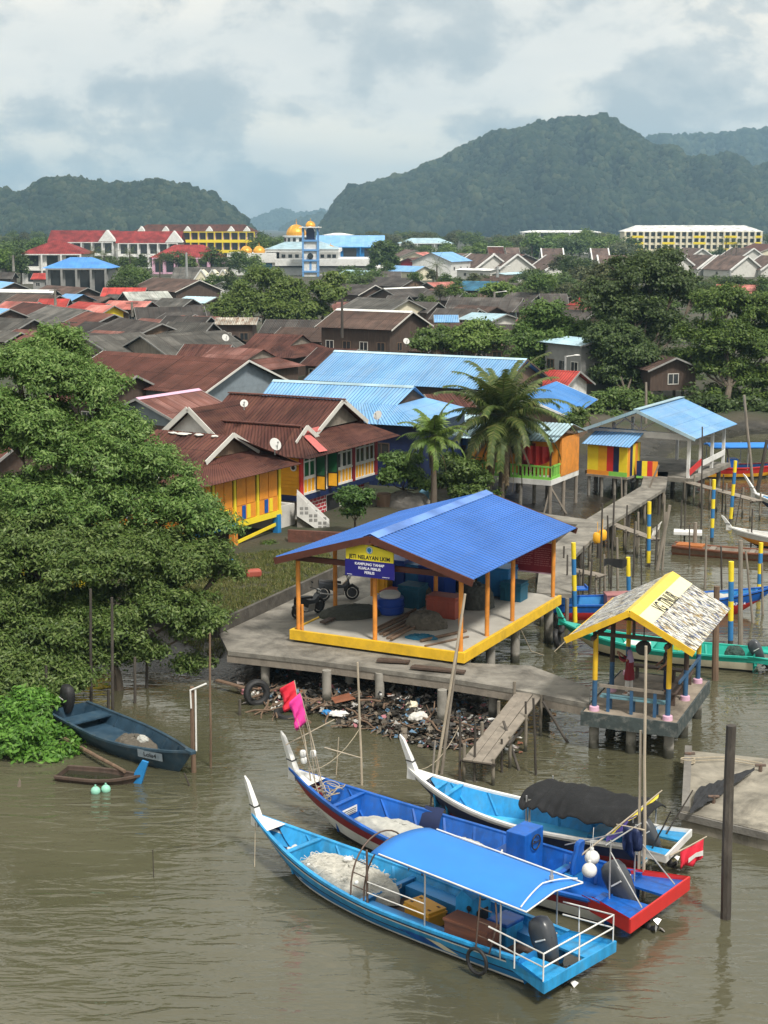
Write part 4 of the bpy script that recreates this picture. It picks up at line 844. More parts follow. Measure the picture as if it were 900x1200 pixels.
def maroon_house():
    t_ = thing('stilt_house', 'two storey house with maroon roof, amber boards and a row of white framed windows', 'house', (-4.5, 82, 1.0), UA)
    o = 1.0; r = MB(); z = lambda q: q-o
    P = .24
    r.sheet((-8, 2.2, z(5.7)), (-.6, 2.2, z(5.7)), (-.2, 5.2, z(7.3)), (-8, 5.2, z(7.3)), P, .022)
    r.sheet((-.6, 9.6, z(4.85)), (-8, 9.6, z(4.85)), (-8, 5.2, z(7.3)), (-.2, 5.2, z(7.3)), P, .022)
    r.sheet((-8, -1.0, z(4.85)), (1.1, -1.0, z(4.85)), (-.5, .95, z(6.25)), (-8, .95, z(6.25)), P, .022)
    r.sheet((-.5, 2.6, z(5.55)), (-8, 2.6, z(5.55)), (-8, .95, z(6.25)), (-.5, .95, z(6.25)), P, .022)
    r.sheet((1.1, -1.0, z(4.85)), (1.1, 9.6, z(4.85)), (-.6, 8.0, z(5.75)), (-.6, .9, z(5.9)), P, .022)
    rf = r.build('roof', R_['maroon'], t_)
    c = MB(); c.beam((-8, 5.2, z(7.36)), (-.2, 5.2, z(7.36)), .35, .06); c.beam((-8, .95, z(6.31)), (-.5, .95, z(6.31)), .3, .05); c.build('ridge_cap', R_['rust'], rf)
    for y0, y1, yt, zb, zt, x, nm in ((2.5, 7.9, 5.2, 5.85, 7.22, -.75, 'gablet'), (.1, 2.0, .95, 5.62, 6.2, -.62, 'gablet')):
        g = MB(); g.add([(x, y0, z(zb)), (x, y1, z(zb)), (x, yt, z(zt))], [(0, 1, 2)]); go = g.build(nm, M['wood_grey'], t_)
        bb = MB(); bb.beam((x+.45, y0-.25, z(zb-.12)), (x+.5, yt, z(zt+.06)), .05, .26, up=(0, 0, 1)); bb.beam((x+.45, y1+.25, z(zb-.12)), (x+.5, yt, z(zt+.06)), .05, .26); bb.build('bargeboard', M['offwhite'], go)
    # front gable facing the water at the left
    fg = MB(); fg.add([(-8.6, -.6, z(5.3)), (-4.6, -.6, z(5.3)), (-6.6, -.6, z(7.0))], [(0, 1, 2)]); fo = fg.build('front_gable', M['white'], t_)
    fr = MB(); fr.sheet((-4.2, -1.0, z(5.1)), (-4.2, 5, z(5.1)), (-6.6, 5, z(7.1)), (-6.6, -1.0, z(7.1)), P, .022); fr.sheet((-9, 5, z(5.1)), (-9, -1.0, z(5.1)), (-6.6, -1.0, z(7.1)), (-6.6, 5, z(7.1)), P, .022); fr.build('gable_roof', R_['maroon'], fo)
    bb = MB(); bb.beam((-4.15, -1.06, z(5.1)), (-6.6, -1.06, z(7.12)), .06, .28); bb.beam((-9.05, -1.06, z(5.1)), (-6.6, -1.06, z(7.12)), .06, .28); bb.build('bargeboard', M['offwhite'], fo)
    p = MB(); p.quad((1.0, .3, z(5.0)), (1.05, 1.1, z(4.98)), (-.3, 1.5, z(5.75)), (-.35, .8, z(5.78))); p.quad((-.3, .9, z(5.8)), (-.25, 2.6, z(5.8)), (-.36, 2.6, z(6.05)), (-.4, .9, z(6.0)))
    p.v = [(a, b_, c_+.06) for a, b_, c_ in p.v]; p.build('flashing', M['redflash'], rf)
    # upper storey
    w_ = MB(); w_.box(-8, .02, z(2.6), -.02, 8.58, z(4.9)); w_.build('wall', M['amber'], t_)
    bd = MB()
    for k in range(11): bd.beam((-3.0, .0, z(2.7+k*.2)), (-.12, .0, z(2.7+k*.2)), .025, .17)
    bd.build('clapboard', M['amber'], t_)
    bm_ = MB(); bm_.box(-3, -.08, z(2.3), .08, 8.66, z(2.6)); bm_.build('floor_beam', M['navy'], t_)
    for y in (.02, 3.0, 5.8, 8.5): q = MB(); q.box(-.02, y-.16, z(2.6), .07, y+.16, z(4.9)); q.build('post', M['red'] if y < 1 else M['maroon'], t_)
    tr = MB(); tr.box(0, .18, z(2.62), .06, 8.34, z(2.74)); tr.box(0, .18, z(3.46), .06, 8.34, z(3.56)); tr.box(0, .18, z(4.74), .06, 8.34, z(4.9)); tr.build('trim', M['white'], t_)
    wi = 0
    for y0, y1 in ((.22, 2.82), (3.2, 5.62), (6.0, 8.3)):
        for k in range(2):
            a = y0+(y1-y0)*k/2; e = y0+(y1-y0)*(k+1)/2-.06
            f = MB(); zz0, zz1 = z(3.56), z(4.74)
            for q in (a, (a+e)/2-.04, e-.08): f.box(.0, q, zz0, .07, q+.08, zz1)
            f.box(0, a+.08, zz1-.34, .065, e-.08, zz1-.26); f.box(0, a+.08, zz0, .065, e-.08, zz0+.07)
            fo = f.build('window', M['white'], t_)
            g = MB(); g.box(-.01, a+.08, zz0, .025, e-.08, zz1); g.build('pane', M['greenglass'] if wi == 0 else M['glass'], fo)
            # panel of amber slats with white bars below
            s = MB(); s.box(0, a, z(2.74), .02, e, z(3.46)); so = s.build('panel', M['amber'], t_)
            s = MB()
            for q in range(4): yy = a+(e-a-.05)*q/3; s.box(.02, yy, z(2.74), .05, yy+.05, z(3.46))
            s.build('panel_bars', M['white'], so); wi += 1
    for y, ang in ((1.5, -62), (2.75, -50)):                     # two leaves swung open
        s = MB(); s.box(0, -.02, 0, .62, .02, 2.0); so = s.build('shutter', M['black'], t_, loc=(.08, y, z(2.72)), rz=R(ang+90-28))
        g = MB(); g.box(.07, -.03, .85, .55, .03, 1.92); g.build('pane', M['greenglass'], so); g = MB(); g.box(.07, -.03, .08, .55, .03, .78); g.build('lower_panel', M['amber'], so)
    # ground floor
    g = MB(); g.box(-8, .3, z(.6), -.3, 8.3, z(2.3)); g.build('ground_wall', M['offwhite'], t_)
    g = MB(); g.box(-.3, .9, z(.8), -.24, 3.1, z(2.3)); g.build('brick_panel', M['brickred'], t_)
    g = MB(); g.box(-.3, 6.2, z(1.7), -.24, 7.6, z(2.3)); g.build('brick_panel', M['brickred'], t_)
    g = MB(); g.box(-.3, .3, z(1.0), -.23, .85, z(2.25)); g.build('door', M['glass'], t_); g = MB(); g.box(-.3, 3.3, z(.9), -.23, 4.6, z(2.1)); g.build('door', M['black'], t_)
    cl = MB(); cl.lathe([(.19, -.03), (.19, .03)], 16, M=Matrix.Translation((-.42, -.06, z(4.15))) @ Matrix.Rotation(R(90), 4, 'X')); cl.build('wall_medallion', M['white'], t_)
    cl = MB(); cl.lathe([(.12, -.035), (.12, .035)], 16, M=Matrix.Translation((-.42, -.06, z(4.15))) @ Matrix.Rotation(R(90), 4, 'X')); cl.build('medallion_centre', M['black'], t_)
    return t_
M['redflash'] = mat('faded_red_flashing', (.5, .12, .11), .6, .2, 3, .3, (.4, .25, .22))
m, t, b = newmat('red_bricks_white_joints'); tc_ = N(t, 'ShaderNodeTexCoord'); mp_ = N(t, 'ShaderNodeMapping'); mp_.inputs['Rotation'].default_value = (R(90), 0, R(90)); L(t, tc_.outputs['Object'], mp_.inputs[0])
sx_ = N(t, 'ShaderNodeSeparateXYZ'); cx_ = N(t, 'ShaderNodeCombineXYZ'); L(t, tc_.outputs['Object'], sx_.inputs[0]); L(t, sx_.outputs[1], cx_.inputs[0]); L(t, sx_.outputs[2], cx_.inputs[1])
br_ = N(t, 'ShaderNodeTexBrick'); br_.inputs['Scale'].default_value = 1; br_.inputs['Brick Width'].default_value = .42; br_.inputs['Row Height'].default_value = .2; br_.inputs['Mortar Size'].default_value = .022
br_.inputs['Color1'].default_value = (.42, .02, .04, 1); br_.inputs['Color2'].default_value = (.36, .02, .03, 1); br_.inputs['Mortar'].default_value = (.7, .68, .66, 1); L(t, cx_.outputs[0], br_.inputs['Vector']); L(t, br_.outputs[0], b.inputs['Base Color']); M['brickred'] = m
maroon_house()

def orange_house():
    t_ = thing('stilt_house', 'small orange and yellow boarded house on painted posts beside the mangrove', 'house', (-8.75, 73.4, 1.0), UA+R(-2)); z = lambda q: q-.8; P = .24
    r = MB()
    r.sheet((-5.4, -2.0, z(4.6)), (.9, -2.0, z(4.6)), (-.5, .9, z(5.6)), (-5.2, .9, z(5.6)), P, .022); r.sheet((-5.2, .9, z(5.55)), (-.6, .9, z(5.55)), (-.35, 3.0, z(6.5)), (-5.2, 3.0, z(6.5)), P, .022)
    r.sheet((.9, 7.4, z(4.6)), (-5.4, 7.4, z(4.6)), (-5.2, 3.0, z(6.5)), (-.35, 3.0, z(6.5)), P, .022)
    r.sheet((.9, -2.0, z(4.6)), (.9, 7.4, z(4.6)), (-.6, 5.2, z(5.5)), (-.6, .9, z(5.5)), P, .022)
    rf = r.build('roof', R_['maroon'], t_)
    g = MB(); g.add([(-.75, .9, z(5.5)), (-.75, 5.1, z(5.5)), (-.75, 3.0, z(6.42))], [(0, 1, 2)]); go = g.build('gablet', M['wood_mid'], t_)
    bb = MB(); bb.beam((-.35, .7, z(5.42)), (-.3, 3, z(6.55)), .05, .24); bb.beam((-.35, 5.3, z(5.42)), (-.3, 3, z(6.55)), .05, .24); bb.build('bargeboard', M['offwhite'], go)
    g = MB(); g.add([(-4.2, -1.3, z(5.0)), (-1.8, -1.3, z(5.0)), (-3.0, -1.3, z(6.0))], [(0, 1, 2)]); go = g.build('front_gable', M['glass'], t_)
    f2 = MB(); f2.sheet((-1.5, -1.6, z(4.85)), (-1.5, 2.2, z(4.95)), (-3.0, 2.2, z(6.1)), (-3.0, -1.6, z(6.1)), P, .02); f2.sheet((-4.5, 2.2, z(4.95)), (-4.5, -1.6, z(4.85)), (-3.0, -1.6, z(6.1)), (-3.0, 2.2, z(6.1)), P, .02); f2.build('gable_roof', R_['maroon'], go)
    bb = MB(); bb.beam((-1.45, -1.66, z(4.85)), (-3, -1.66, z(6.12)), .06, .24); bb.beam((-4.55, -1.66, z(4.85)), (-3, -1.66, z(6.12)), .06, .24); bb.build('bargeboard', M['offwhite'], go)
    for k, (xx, s) in enumerate(((-3.6, .28), (-2.9, .42), (-2.0, .3), (-1.0, .2))): st = MB(); st.ball((xx-.3, 2.75, z(6.44)), (s, .2, .06), 10, 0, .25); st.build('lime_patch', M['offwhite'], rf)
    w_ = MB(); w_.box(-5, -1.2, z(2.2), -.02, 6.6, z(4.65)); w_.build('wall', M['orange_wall'], t_)
    bl = MB(); bl.box(-.05, -1.25, z(2.0), .08, 2.55, z(2.2)); bl.build('floor_beam', M['midblue'], t_); bl = MB(); bl.box(-.05, 2.55, z(1.9), .09, 6.65, z(2.2)); bl.build('floor_beam', M['yellow2'], t_)
    for y in (-1.1, .7, 2.5, 4.5, 6.5): q = MB(); q.box(-.04, y-.09, z(2.2), .09, y+.09, z(4.65)); q.build('post', M['yellow2'], t_)
    sh = MB()
    for y0, y1 in ((-1.0, .6), (.8, 2.4), (2.6, 4.4), (4.6, 6.4)):
        q = MB(); q.box(0, y0+.1, z(3.0), .05, (y0+y1)/2-.03, z(4.5)); q.box(0, (y0+y1)/2+.03, z(3.0), .05, y1-.1, z(4.5)); q.build('shutter', M['orange_wall'], t_)
        q = MB(); q.box(.0, y0+.05, z(2.22), .03, y1-.05, z(2.98)); qo = q.build('panel', M['orange_wall'], t_); q = MB(); q.box(.03, (y0+y1)/2-.36, z(2.25), .06, (y0+y1)/2-.06, z(2.95)); q.build('blue_slat', M['blue'], qo); q = MB(); q.box(.03, (y0+y1)/2+.06, z(2.25), .06, (y0+y1)/2+.36, z(2.95)); q.build('yellow_slat', M['yellow2'], qo)
        q = MB(); q.box(.0, y0+.02, z(3.0), .03, y0+.1, z(4.6)); q.box(0, y1-.1, z(3.0), .03, y1-.02, z(4.6)); q.build('slit', M['glass'], t_)
    for (x, y, c) in ((0, 2.4, 'orange'), (0, 6.3, 'midblue'), (-4.6, 2.4, 'orange'), (-4.6, 6.3, 'midblue'), (0, -1, 'orange'), (-2.2, 6.3, 'wood_mid')):
        q = MB(); q.box(x-.16, y-.16, -.5, x+.16, y+.16, z(2.0)); qo = q.build('stilt', M[c], t_); q = MB(); q.box(x-.24, y-.24, -.5, x+.24, y+.24, .22); q.build('stilt_base', M['yellow'], qo)
    q = MB(); q.beam((0.02, 2.6, z(1.15)), (.02, 6.2, z(1.5)), .06, .16); q.build('brace', M['yellow2'], t_)
    q = MB(); q.box(-3, 6.66, -.4, -.4, 8.6, z(2.2)); q.build('white_wall', M['offwhite'], t_)
orange_house()

def stair():                                   # white concrete stair beside the maroon house
    a = G(348, 589, 2.5); b_ = G(386, 621, 1.0); t_ = thing('stair', 'white concrete stair with square openings in its sloping sides', 'stair', (a.x, a.y, 1.0), math.atan2(b_.y-a.y, b_.x-a.x))
    Lh = (b_.xy-a.xy).length; n = 8
    s = MB()
    for i in range(n): s.box(Lh*i/n, -.5, -.3, Lh*(i+1)/n, .5, 1.45*(n-i)/n)
    s.build('steps', M['concrete'], t_)
    for y in (-.62, .62):
        p = MB(); p.add([(x, y+q, z) for q in (-.07, .07) for x, z in ((0, .9), (Lh, -.3), (Lh, .45), (0, 2.1))], [(3, 2, 1, 0), (4, 5, 6, 7), (0, 1, 5, 4), (1, 2, 6, 5), (2, 3, 7, 6), (3, 0, 4, 7)]); po = p.build('parapet', M['white'], t_)
        h_ = MB()
        for k in (.22, .5, .78):
            zc = 1.5-1.42*k
            for dx, dz in ((-.13, .12), (.13, .12), (-.13, -.12), (.13, -.12)): h_.box(Lh*k+dx-.09, y-.08, zc+dz-.08, Lh*k+dx+.09, y+.08, zc+dz+.08)
        h_.build('openings', M['grey'], po)
stair()
tag(MB().add([], []).box(0, -.1, -.5, 4.6, .12, .85).build('brick_wall', M['redbrick'] if 'redbrick' in M else mat('old_brick', (.13, .055, .04), .9, .35, 4, .5, (.05, .04, .035), .6, 20), loc=(*G(338, 640, 1.0).xy, 1.0), rz=UA+R(14)), 'low old brick wall below the white stair', 'wall')

def balcony_house():
    t_ = thing('stilt_house', 'orange house on tall posts with a lime green balcony and hanging red cloth', 'house', (9.87, 89.7, 2.2), UA)
    s = MB(); s.box(-6, 0, -.32, 0, 4.6, 0); s.build('deck', M['white'], t_)
    s = MB(); s.box(-6, 1.7, 0, -.05, 4.5, 2.25); s.build('wall', M['orange_wall'], t_); s = MB(); s.box(-.12, 1.62, 0, .02, 4.52, 2.3); s.build('side_wall', M['orange'], t_)
    s = MB(); s.box(-2.6, 1.64, 0, -1.7, 1.7, 1.9); s.build('door', M['maroon'], t_)
    r = MB(); r.sheet((-6.4, -.35, 2.35), (.35, -.35, 2.35), (.35, 2.6, 3.1), (-6.4, 2.6, 3.1), .24, .022); r.sheet((.35, 5, 2.4), (-6.4, 5, 2.4), (-6.4, 2.6, 3.1), (.35, 2.6, 3.1), .24, .022); r.build('roof', R_['palesky'], t_)
    for x in (-4, -2, -.08): q = MB(); q.box(x-.05, .05, 0, x+.05, .15, 2.4); q.build('balcony_post', M['darkred'], t_)
    rl = MB(); rl.box(-6, .04, .72, -.03, .14, .82); rl.box(-.13, .14, .72, -.03, 1.6, .82); rl.box(-6, .03, 0, -.03, .1, .16); rl.box(-.1, .1, 0, -.03, 1.6, .16)
    for k in range(24): rl.box(-5.9+k*.25, .06, .16, -5.78+k*.25, .1, .72)
    for k in range(6): rl.box(-.1, .2+k*.24, .16, -.05, .32+k*.24, .72)
    rl.build('railing', M['lime'], t_)
    for i, x in enumerate((-.1, -2, -4, -5.8)):
        for y in (.15, 2.3, 4.4): q = MB(); q.tube([(x, y, -3.0), (x+.02, y, -.32)], .12, 8); q.build('stilt', M['concrete'] if (i+int(y)) % 2 else M['wood_grey'], t_)
    q = MB(); q.beam((-.5, -.1, -2.6), (-.1, .2, -.4), .1, .1); q.beam((1.0, 1.2, -2.8), (-.05, .1, -.4), .1, .1); q.build('prop', M['wood_grey'], t_)
    c = MB(); rows = []
    for i in range(13): x = -1.9+i*.14; rows.append([(x, .25+.08*math.sin(i*1.9), 1.95), (x+.02, .28+.12*math.sin(i*1.9), 1.4-.25*math.sin(i*.26)), (x+.04, .25+.1*math.sin(i*2.1), 1.1-.3*math.sin(i*.27))])
    c.loft(rows); tag(c.build('cloth', M['red'], None, True, loc=(9.87, 89.7, 2.2), rz=UA), 'red cloth drying under the eaves of the orange balcony house', 'cloth')
balcony_house()

# open pavilion and striped booth at the end of the far walkway
def far_pavilion():
    t_ = thing('pavilion', 'open pavilion with a light blue gable roof and white posts over the water', 'pavilion', (13.5, 98.2, 1.5), UA-R(2)); W, Dp = 6.4, 7.0
    r = MB(); r.sheet((-.7, -.9, 2.6), (-.7, Dp+.6, 2.6), (W/2, Dp+.6, 4.15), (W/2, -.9, 4.15), .24, .018); r.v = r.v
    r2 = MB(); r2.sheet((W/2, -.9, 4.15), (W/2, Dp+.6, 4.15), (-.7, Dp+.6, 2.6), (-.7, -.9, 2.6), .24, .018); r2.sheet((W+.7, -.9, 2.6), (W+.7, Dp+.6, 2.6), (W/2, Dp+.6, 4.15), (W/2, -.9, 4.15), .24, .018)
    rf = r2.build('roof', R_['skyblue'], t_)
    c = MB(); c.beam((W/2, -.92, 4.2), (W/2, Dp+.62, 4.2), .4, .04); c.beam((-.7, -.93, 2.56), (W/2, -.93, 4.1), .05, .2); c.beam((W+.7, -.93, 2.56), (W/2, -.93, 4.1), .05, .2); c.build('ridge_cap', R_['palesky'], rf)
    tr = MB(); tr.box(-.4, -.05, 2.35, W+.2, .12, 2.75); tr.build('tie_beam', M['white'], t_)
    tr = MB()
    for x0, z0, x1, z1 in ((W/2, 2.75, W/2, 4.0), (W/2, 2.8, W*.33, 3.5), (W/2, 2.8, W*.67, 3.5), (W*.18, 2.75, W*.33, 3.45), (W*.82, 2.75, W*.67, 3.45)): tr.beam((x0, .03, z0), (x1, .03, z1), .07, .09)
    tr.build('truss', M['steel'], t_)
    for x, y in ((W, 0), (W, 2.3), (W, 4.6), (W, Dp), (0, 0), (0, Dp), (W/2, Dp), (0, 3.5)): q = MB(); q.box(x-.09, y-.09, 0, x+.09, y+.09, 2.72); q.build('post', M['white'], t_)
    d = MB(); d.box(-.4, -.3, -.28, W+.4, Dp+.4, 0); d.build('deck', M['concrete'], t_)
    for x in (.2, 2.2, 4.2, 6.2):
        for y in (.1, 3.5, 6.8): q = MB(); q.tube([(x, y, -2.6), (x, y, -.28)], .15, 8); q.build('stilt', M['concrete_dk'], t_)
    rl = MB(); rl.beam((W+.1, 0, .35), (W+.1, 2.3, .75), .06, .4); rl.build('rail_board', M['red'], t_); rl = MB(); rl.beam((W+.1, 2.35, .6), (W+.1, 7.0, .75), .06, .35); rl.build('rail_board', M['white'], t_)
far_pavilion()
def booth():
    a = G(688, 553, 1.6); t_ = thing('booth', 'small booth of yellow, orange, red and navy striped boards with a blue roof', 'booth', (a.x, a.y, 1.5), UA+R(-6)); W, Dp = 2.75, 1.9
    cols = ['yellow2', 'amber', 'red', 'navy', 'yellow2']; ms = [M['yellow2'], M['orange_wall'], M['red'], M['navy'], M['amber'], M['lime']]
    w_ = MB(); xs_ = [0, .75, 1.35, 1.8, 2.2, W]; mi = [0, 4, 2, 3, 0]
    for i in range(5): w_.box(xs_[i], 0, .28, xs_[i+1], .06, 2.0, mi[i])
    w_.box(0, -.01, 0, W*.55, .05, .28, 1); w_.box(W*.55, -.01, 0, W, .05, .28, 5)
    for i in range(5): w_.box(W-.06, .06+Dp*i/5, 0, W, .06+Dp*(i+1)/5, 2.0, (1, 3, 0, 1, 0)[i])
    w_.box(0, .06, 0, .06, Dp, 2.0, 0); w_.box(.06, Dp, 0, W, Dp+.06, 2.0, 1); w_.build('wall', ms, t_)
    r = MB(); r.sheet((-.25, -.35, 1.95), (W+.3, -.35, 1.95), (W+.3, Dp+.2, 2.75), (-.25, Dp+.2, 2.75), .22, .022); r.build('roof', R_['skyblue'], t_)
    f = MB(); f.box(-.06, -.06, -.15, W+.06, Dp+.1, 0); f.build('floor', M['wood_grey'], t_)
    for x in (.1, 1.0, 1.9, W-.1):
        for y in (.1, Dp-.1): q = MB(); q.tube([(x, y, -2.2), (x, y, -.15)], .1, 8); q.build('stilt', M['concrete'], t_)
    t2 = thing('fence', 'low fence of navy, yellow and red boards beside the striped booth', 'fence', (*(Matrix.Rotation(t_.rotation_euler.z, 3, 'Z') @ Vector((W+.25, .9, 0))+Vector(t_.location)).xy, 1.5), UA+R(14))
    w2 = MB()
    for i, c in enumerate((3, 0, 2, 1)): w2.box(i*.33, 0, 0, (i+1)*.33, .06, .95, c)
    w2.build('boards', ms, t2); w3 = MB(); w3.box(0, -.01, -.14, 1.32, .07, 0, 5); w3.build('rail', ms, t2)
booth()
# ------------------------------------------------------------------ fishermen's jetty
def prism(pts, z0, z1, m=0, mb=None):
    mb = mb or MB(); n = len(pts)
    return mb.add([(p[0], p[1], z0) for p in pts]+[(p[0], p[1], z1) for p in pts], [tuple(range(n))[::-1], tuple(range(n, 2*n))]+[(i, (i+1) % n, n+(i+1) % n, n+i) for i in range(n)], m)
PA = R(-27); PO = Vector((-3.41, 56.64, 0)); PR = Matrix.Rotation(PA, 3, 'Z')
def pw(x, y, z=1.9): v = PR @ Vector((x, y, 0)); return Vector((PO.x+v.x, PO.y+v.y, z))       # pavilion space -> world
jt = thing('jetty', 'grey concrete jetty slab on round piles in front of the blue roofed pavilion', 'jetty', (0, 0, 0))
zs = 1.45
poly = [G(257, 743, zs), G(267, 763, zs), G(367, 774, zs), G(520, 794, zs), G(600, 807, zs), G(690, 825, zs), G(692, 806, zs), G(622, 780, zs), pw(6.9, .25), pw(.25, .25), pw(.25, 9.6), pw(-2.4, 11.5), G(404, 672, zs)]
prism(poly, zs-.16, zs).build('slab', M['concrete'], jt)
ed = MB()
for a, b_ in ((1, 2), (2, 3), (3, 4), (4, 5)): ed.beam(poly[a].lerp(poly[b_], .0)+Vector((0, .16, -.3)), poly[b_]+Vector((0, .16, -.3)), .24, .28)
ed.build('edge_beam', M['wood_grey'], jt)
for k, (px, py) in enumerate(((311, 795), (383, 812), (445, 815), (518, 836), (340, 770), (410, 800), (480, 808), (560, 812), (640, 822), (578, 828))):
    p = G(px, py, .45); 
    q = MB(); q.lathe([(.17, -1.5), (.165, 1.3)], 12, (p.x, max(p.y, 50.6), 0)); q.build('pile', M['pile'], jt, True)
# low retaining wall between jetty and lawn
wa = G(256, 742, zs); wb_ = G(408, 671, zs); wl = MB(); wl.beam((wa.x, wa.y, 1.62), (wb_.x, wb_.y, 1.62), .16, .7); wl.beam((wa.x-.0, wa.y+.0, 1.62), (wa.x-3.2, wa.y+2.2, 1.6), .16, .7)
tag(wl.build('wall', M['wallstain'] if 'wallstain' in M else mat('mossy_dark_concrete', (.075, .068, .058), .9, .35, 2, .5, (.18, .17, .15), .5, 14)), 'low dark stained concrete wall between the lawn and the jetty', 'wall')

pv_ = thing('pavilion', 'open fish landing pavilion with a royal blue gable roof and orange posts', 'pavilion', (PO.x, PO.y, 1.9), PA)
W, Dp = 7.0, 9.7
f = MB(); f.box(0, 0, -.1, W, Dp, 0); f.build('floor', M['floor'], pv_)
k = MB(); k.box(-.03, -.14, -.36, W+.14, -.002, .03); k.box(W+.002, -.002, -.36, W+.14, Dp+.05, .03); k.box(-.14, -.14, -.36, -.032, 3.2, .03); k.build('kerb', M['yellow'], pv_, bev=.012)
r = MB(); r.sheet((-.5, -.45, 2.82), (W+.55, -.45, 2.82), (W+.55, 0, 2.8), (-.5, 0, 2.8), 9, 0)
r = MB(); r.sheet((-.55, 10.15, 2.85), (-.55, -.45, 2.85), (W/2, -.45, 4.05), (W/2, 10.15, 4.05), .27, .035); r.sheet((W+.58, -.45, 2.85), (W+.58, 10.15, 2.85), (W/2, 10.15, 4.05), (W/2, -.45, 4.05), .27, .035)
rf = r.build('roof', R_['royal'], pv_)
rc = MB(); 
for sx in (-1, 1): rc.quad((W/2, -.47, 4.13), (W/2, 10.17, 4.13), (W/2+sx*.34, 10.17, 4.0), (W/2+sx*.34, -.47, 4.0))
rc.build('ridge_cap', R_['royalcap'] if 'royalcap' in R_ else roofmat('light_ridge_cap', (.14, .27, .66), (.15, .29, .68), .05, lap=.03), rf)
for y in (-.48, 10.18): fs = MB(); fs.beam((-.56, y, 2.72), (W/2, y, 3.93), .05, .26); fs.beam((W+.59, y, 2.72), (W/2, y, 3.93), .05, .26); fs.build('fascia', M['darkred'], rf)
gb = MB(); gb.beam((.1, .0, 2.82), (W-.1, .0, 2.82), .12, .2); gb.beam((.05, .1, 2.78), (.05, Dp, 2.78), .12, .18); gb.beam((W-.05, .1, 2.78), (W-.05, Dp, 2.78), .12, .18); gb.beam((.1, Dp, 2.82), (W-.1, Dp, 2.82), .12, .2)
for y in (2.9, 5.6): gb.beam((.1, y, 2.8), (W-.1, y, 2.8), .1, .18)
for y in (.2, 1.8, 3.4, 5, 6.6, 8.2, 9.6): gb.beam((-.4, y, 2.78), (W/2, y, 3.95), .06, .12); gb.beam((W+.4, y, 2.78), (W/2, y, 3.95), .06, .12)
gb.build('roof_beams', M['darkred'], pv_)
for x, y in ((.13, .1), (3.4, .1), (W-.12, .1), (.13, 3.0), (.13, 6.2), (W-.12, 2.5), (W-.12, 5.0), (W-.12, 9.4), (3.4, 9.5), (.13, 9.5), (3.4, 5.4)):
    q = MB(); q.lathe([(.085, 0), (.085, 2.82)], 14, (x, y, 0)); q.build('post', M['orange'], pv_, True)
q = MB(); q.lathe([(.05, 0), (.05, 1.0)], 10, (.3, .1, 0)); q.build('short_post', M['orange'], pv_, True)
for x, y in ((W-.3, 1.0), (W-.3, 3.3), (W-.3, 5.8), (W-.2, 9.2), (4.5, .9), (4.5, 3.5), (4.5, 6.5), (2, 2), (2, 6)):
    q = MB(); q.lathe([(.19, -3.4), (.18, -.1)], 14, (x, y, 0)); q.build('pile', M['pile'], pv_, True)
bm_ = MB()
for y in (1.0, 3.3, 5.8, 9.2): bm_.box(.3, y-.14, -.45, W-.05, y+.14, -.1)
bm_.build('floor_beam', M['concrete_dk'], pv_)

# sign board under the gable
sg = thing('sign_board', 'yellow and navy jetty sign hanging under the front gable of the pavilion', 'sign', (*pw(2.42, -.30).xy, 4.36), PA)
y_ = MB(); y_.add([(x, y, z) for y in (-.03, .03) for x, z in ((0, .62), (1.95, .62), (1.95, 1.02), (1.0, 1.2), (0, 1.2))], [(0, 1, 2, 3, 4), (9, 8, 7, 6, 5)]+[(i, i+5, (i+1) % 5+5, (i+1) % 5) for i in range(5)]); y_.build('upper_panel', M['signyel'] if 'signyel' in M else mat('sign_yellow', (.72, .60, .03), .45, .06, 3), sg)
y_ = MB(); y_.box(-.03, -.034, 0, 1.98, .034, .615); y_.build('lower_panel', M['signblue'] if 'signblue' in M else mat('sign_navy', (.015, .012, .17), .4, .06, 3), sg)
BLK = mat('black_lettering', (.01, .01, .012), .5, .05); WHT = mat('white_lettering', (.72, .72, .8), .5, .05)
fr_ = (math.pi/2, 0, 0)
text('JETI NELAYAN LKIM', .205, BLK, sg, (.98, -.036, .735), fr_, sx=.93, bold=.004)
for s_, z, sz in (('KAMPUNG TAHAP', .48, .135), ('KUALA PERLIS', .325, .135), ('PERLIS', .17, .135)): text(s_, sz, WHT, sg, (.98, -.04, z), fr_, sx=1.08, bold=.003)
text('kemajuan', .055, WHT, sg, (.16, -.04, .06), fr_); text('perikanan ikan', .05, WHT, sg, (1.66, -.04, .07), fr_)
lg = MB(); lg.lathe([(.135, -.004), (.135, .004)], 28, M=Matrix.Translation((.98, -.034, 1.02)) @ Matrix.Rotation(R(90), 4, 'X')); lo = lg.build('emblem', M['sky'], sg)
lg = MB(); n_ = 28
for i in range(n_):
    a0, a1 = 2*math.pi*i/n_, 2*math.pi*(i+1)/n_
    if 20 < i < 23: continue
    lg.quad(*[(.98+r_*math.cos(a), -.041, 1.02+r_*math.sin(a)) for r_, a in ((.12, a0), (.12, a1), (.092, a1), (.092, a0))])
lg.build('emblem_ring', M['white'], lo)
lg = MB(); lg.poly([(.98+dx, -.042, 1.02+dz) for dx, dz in ((-.07, 0), (-.02, -.05), (.03, -.02), (.07, -.06), (.055, 0), (.07, .06), (.03, .02), (-.02, .05))]); lg.build('emblem_fish', M['midblue'], lo)

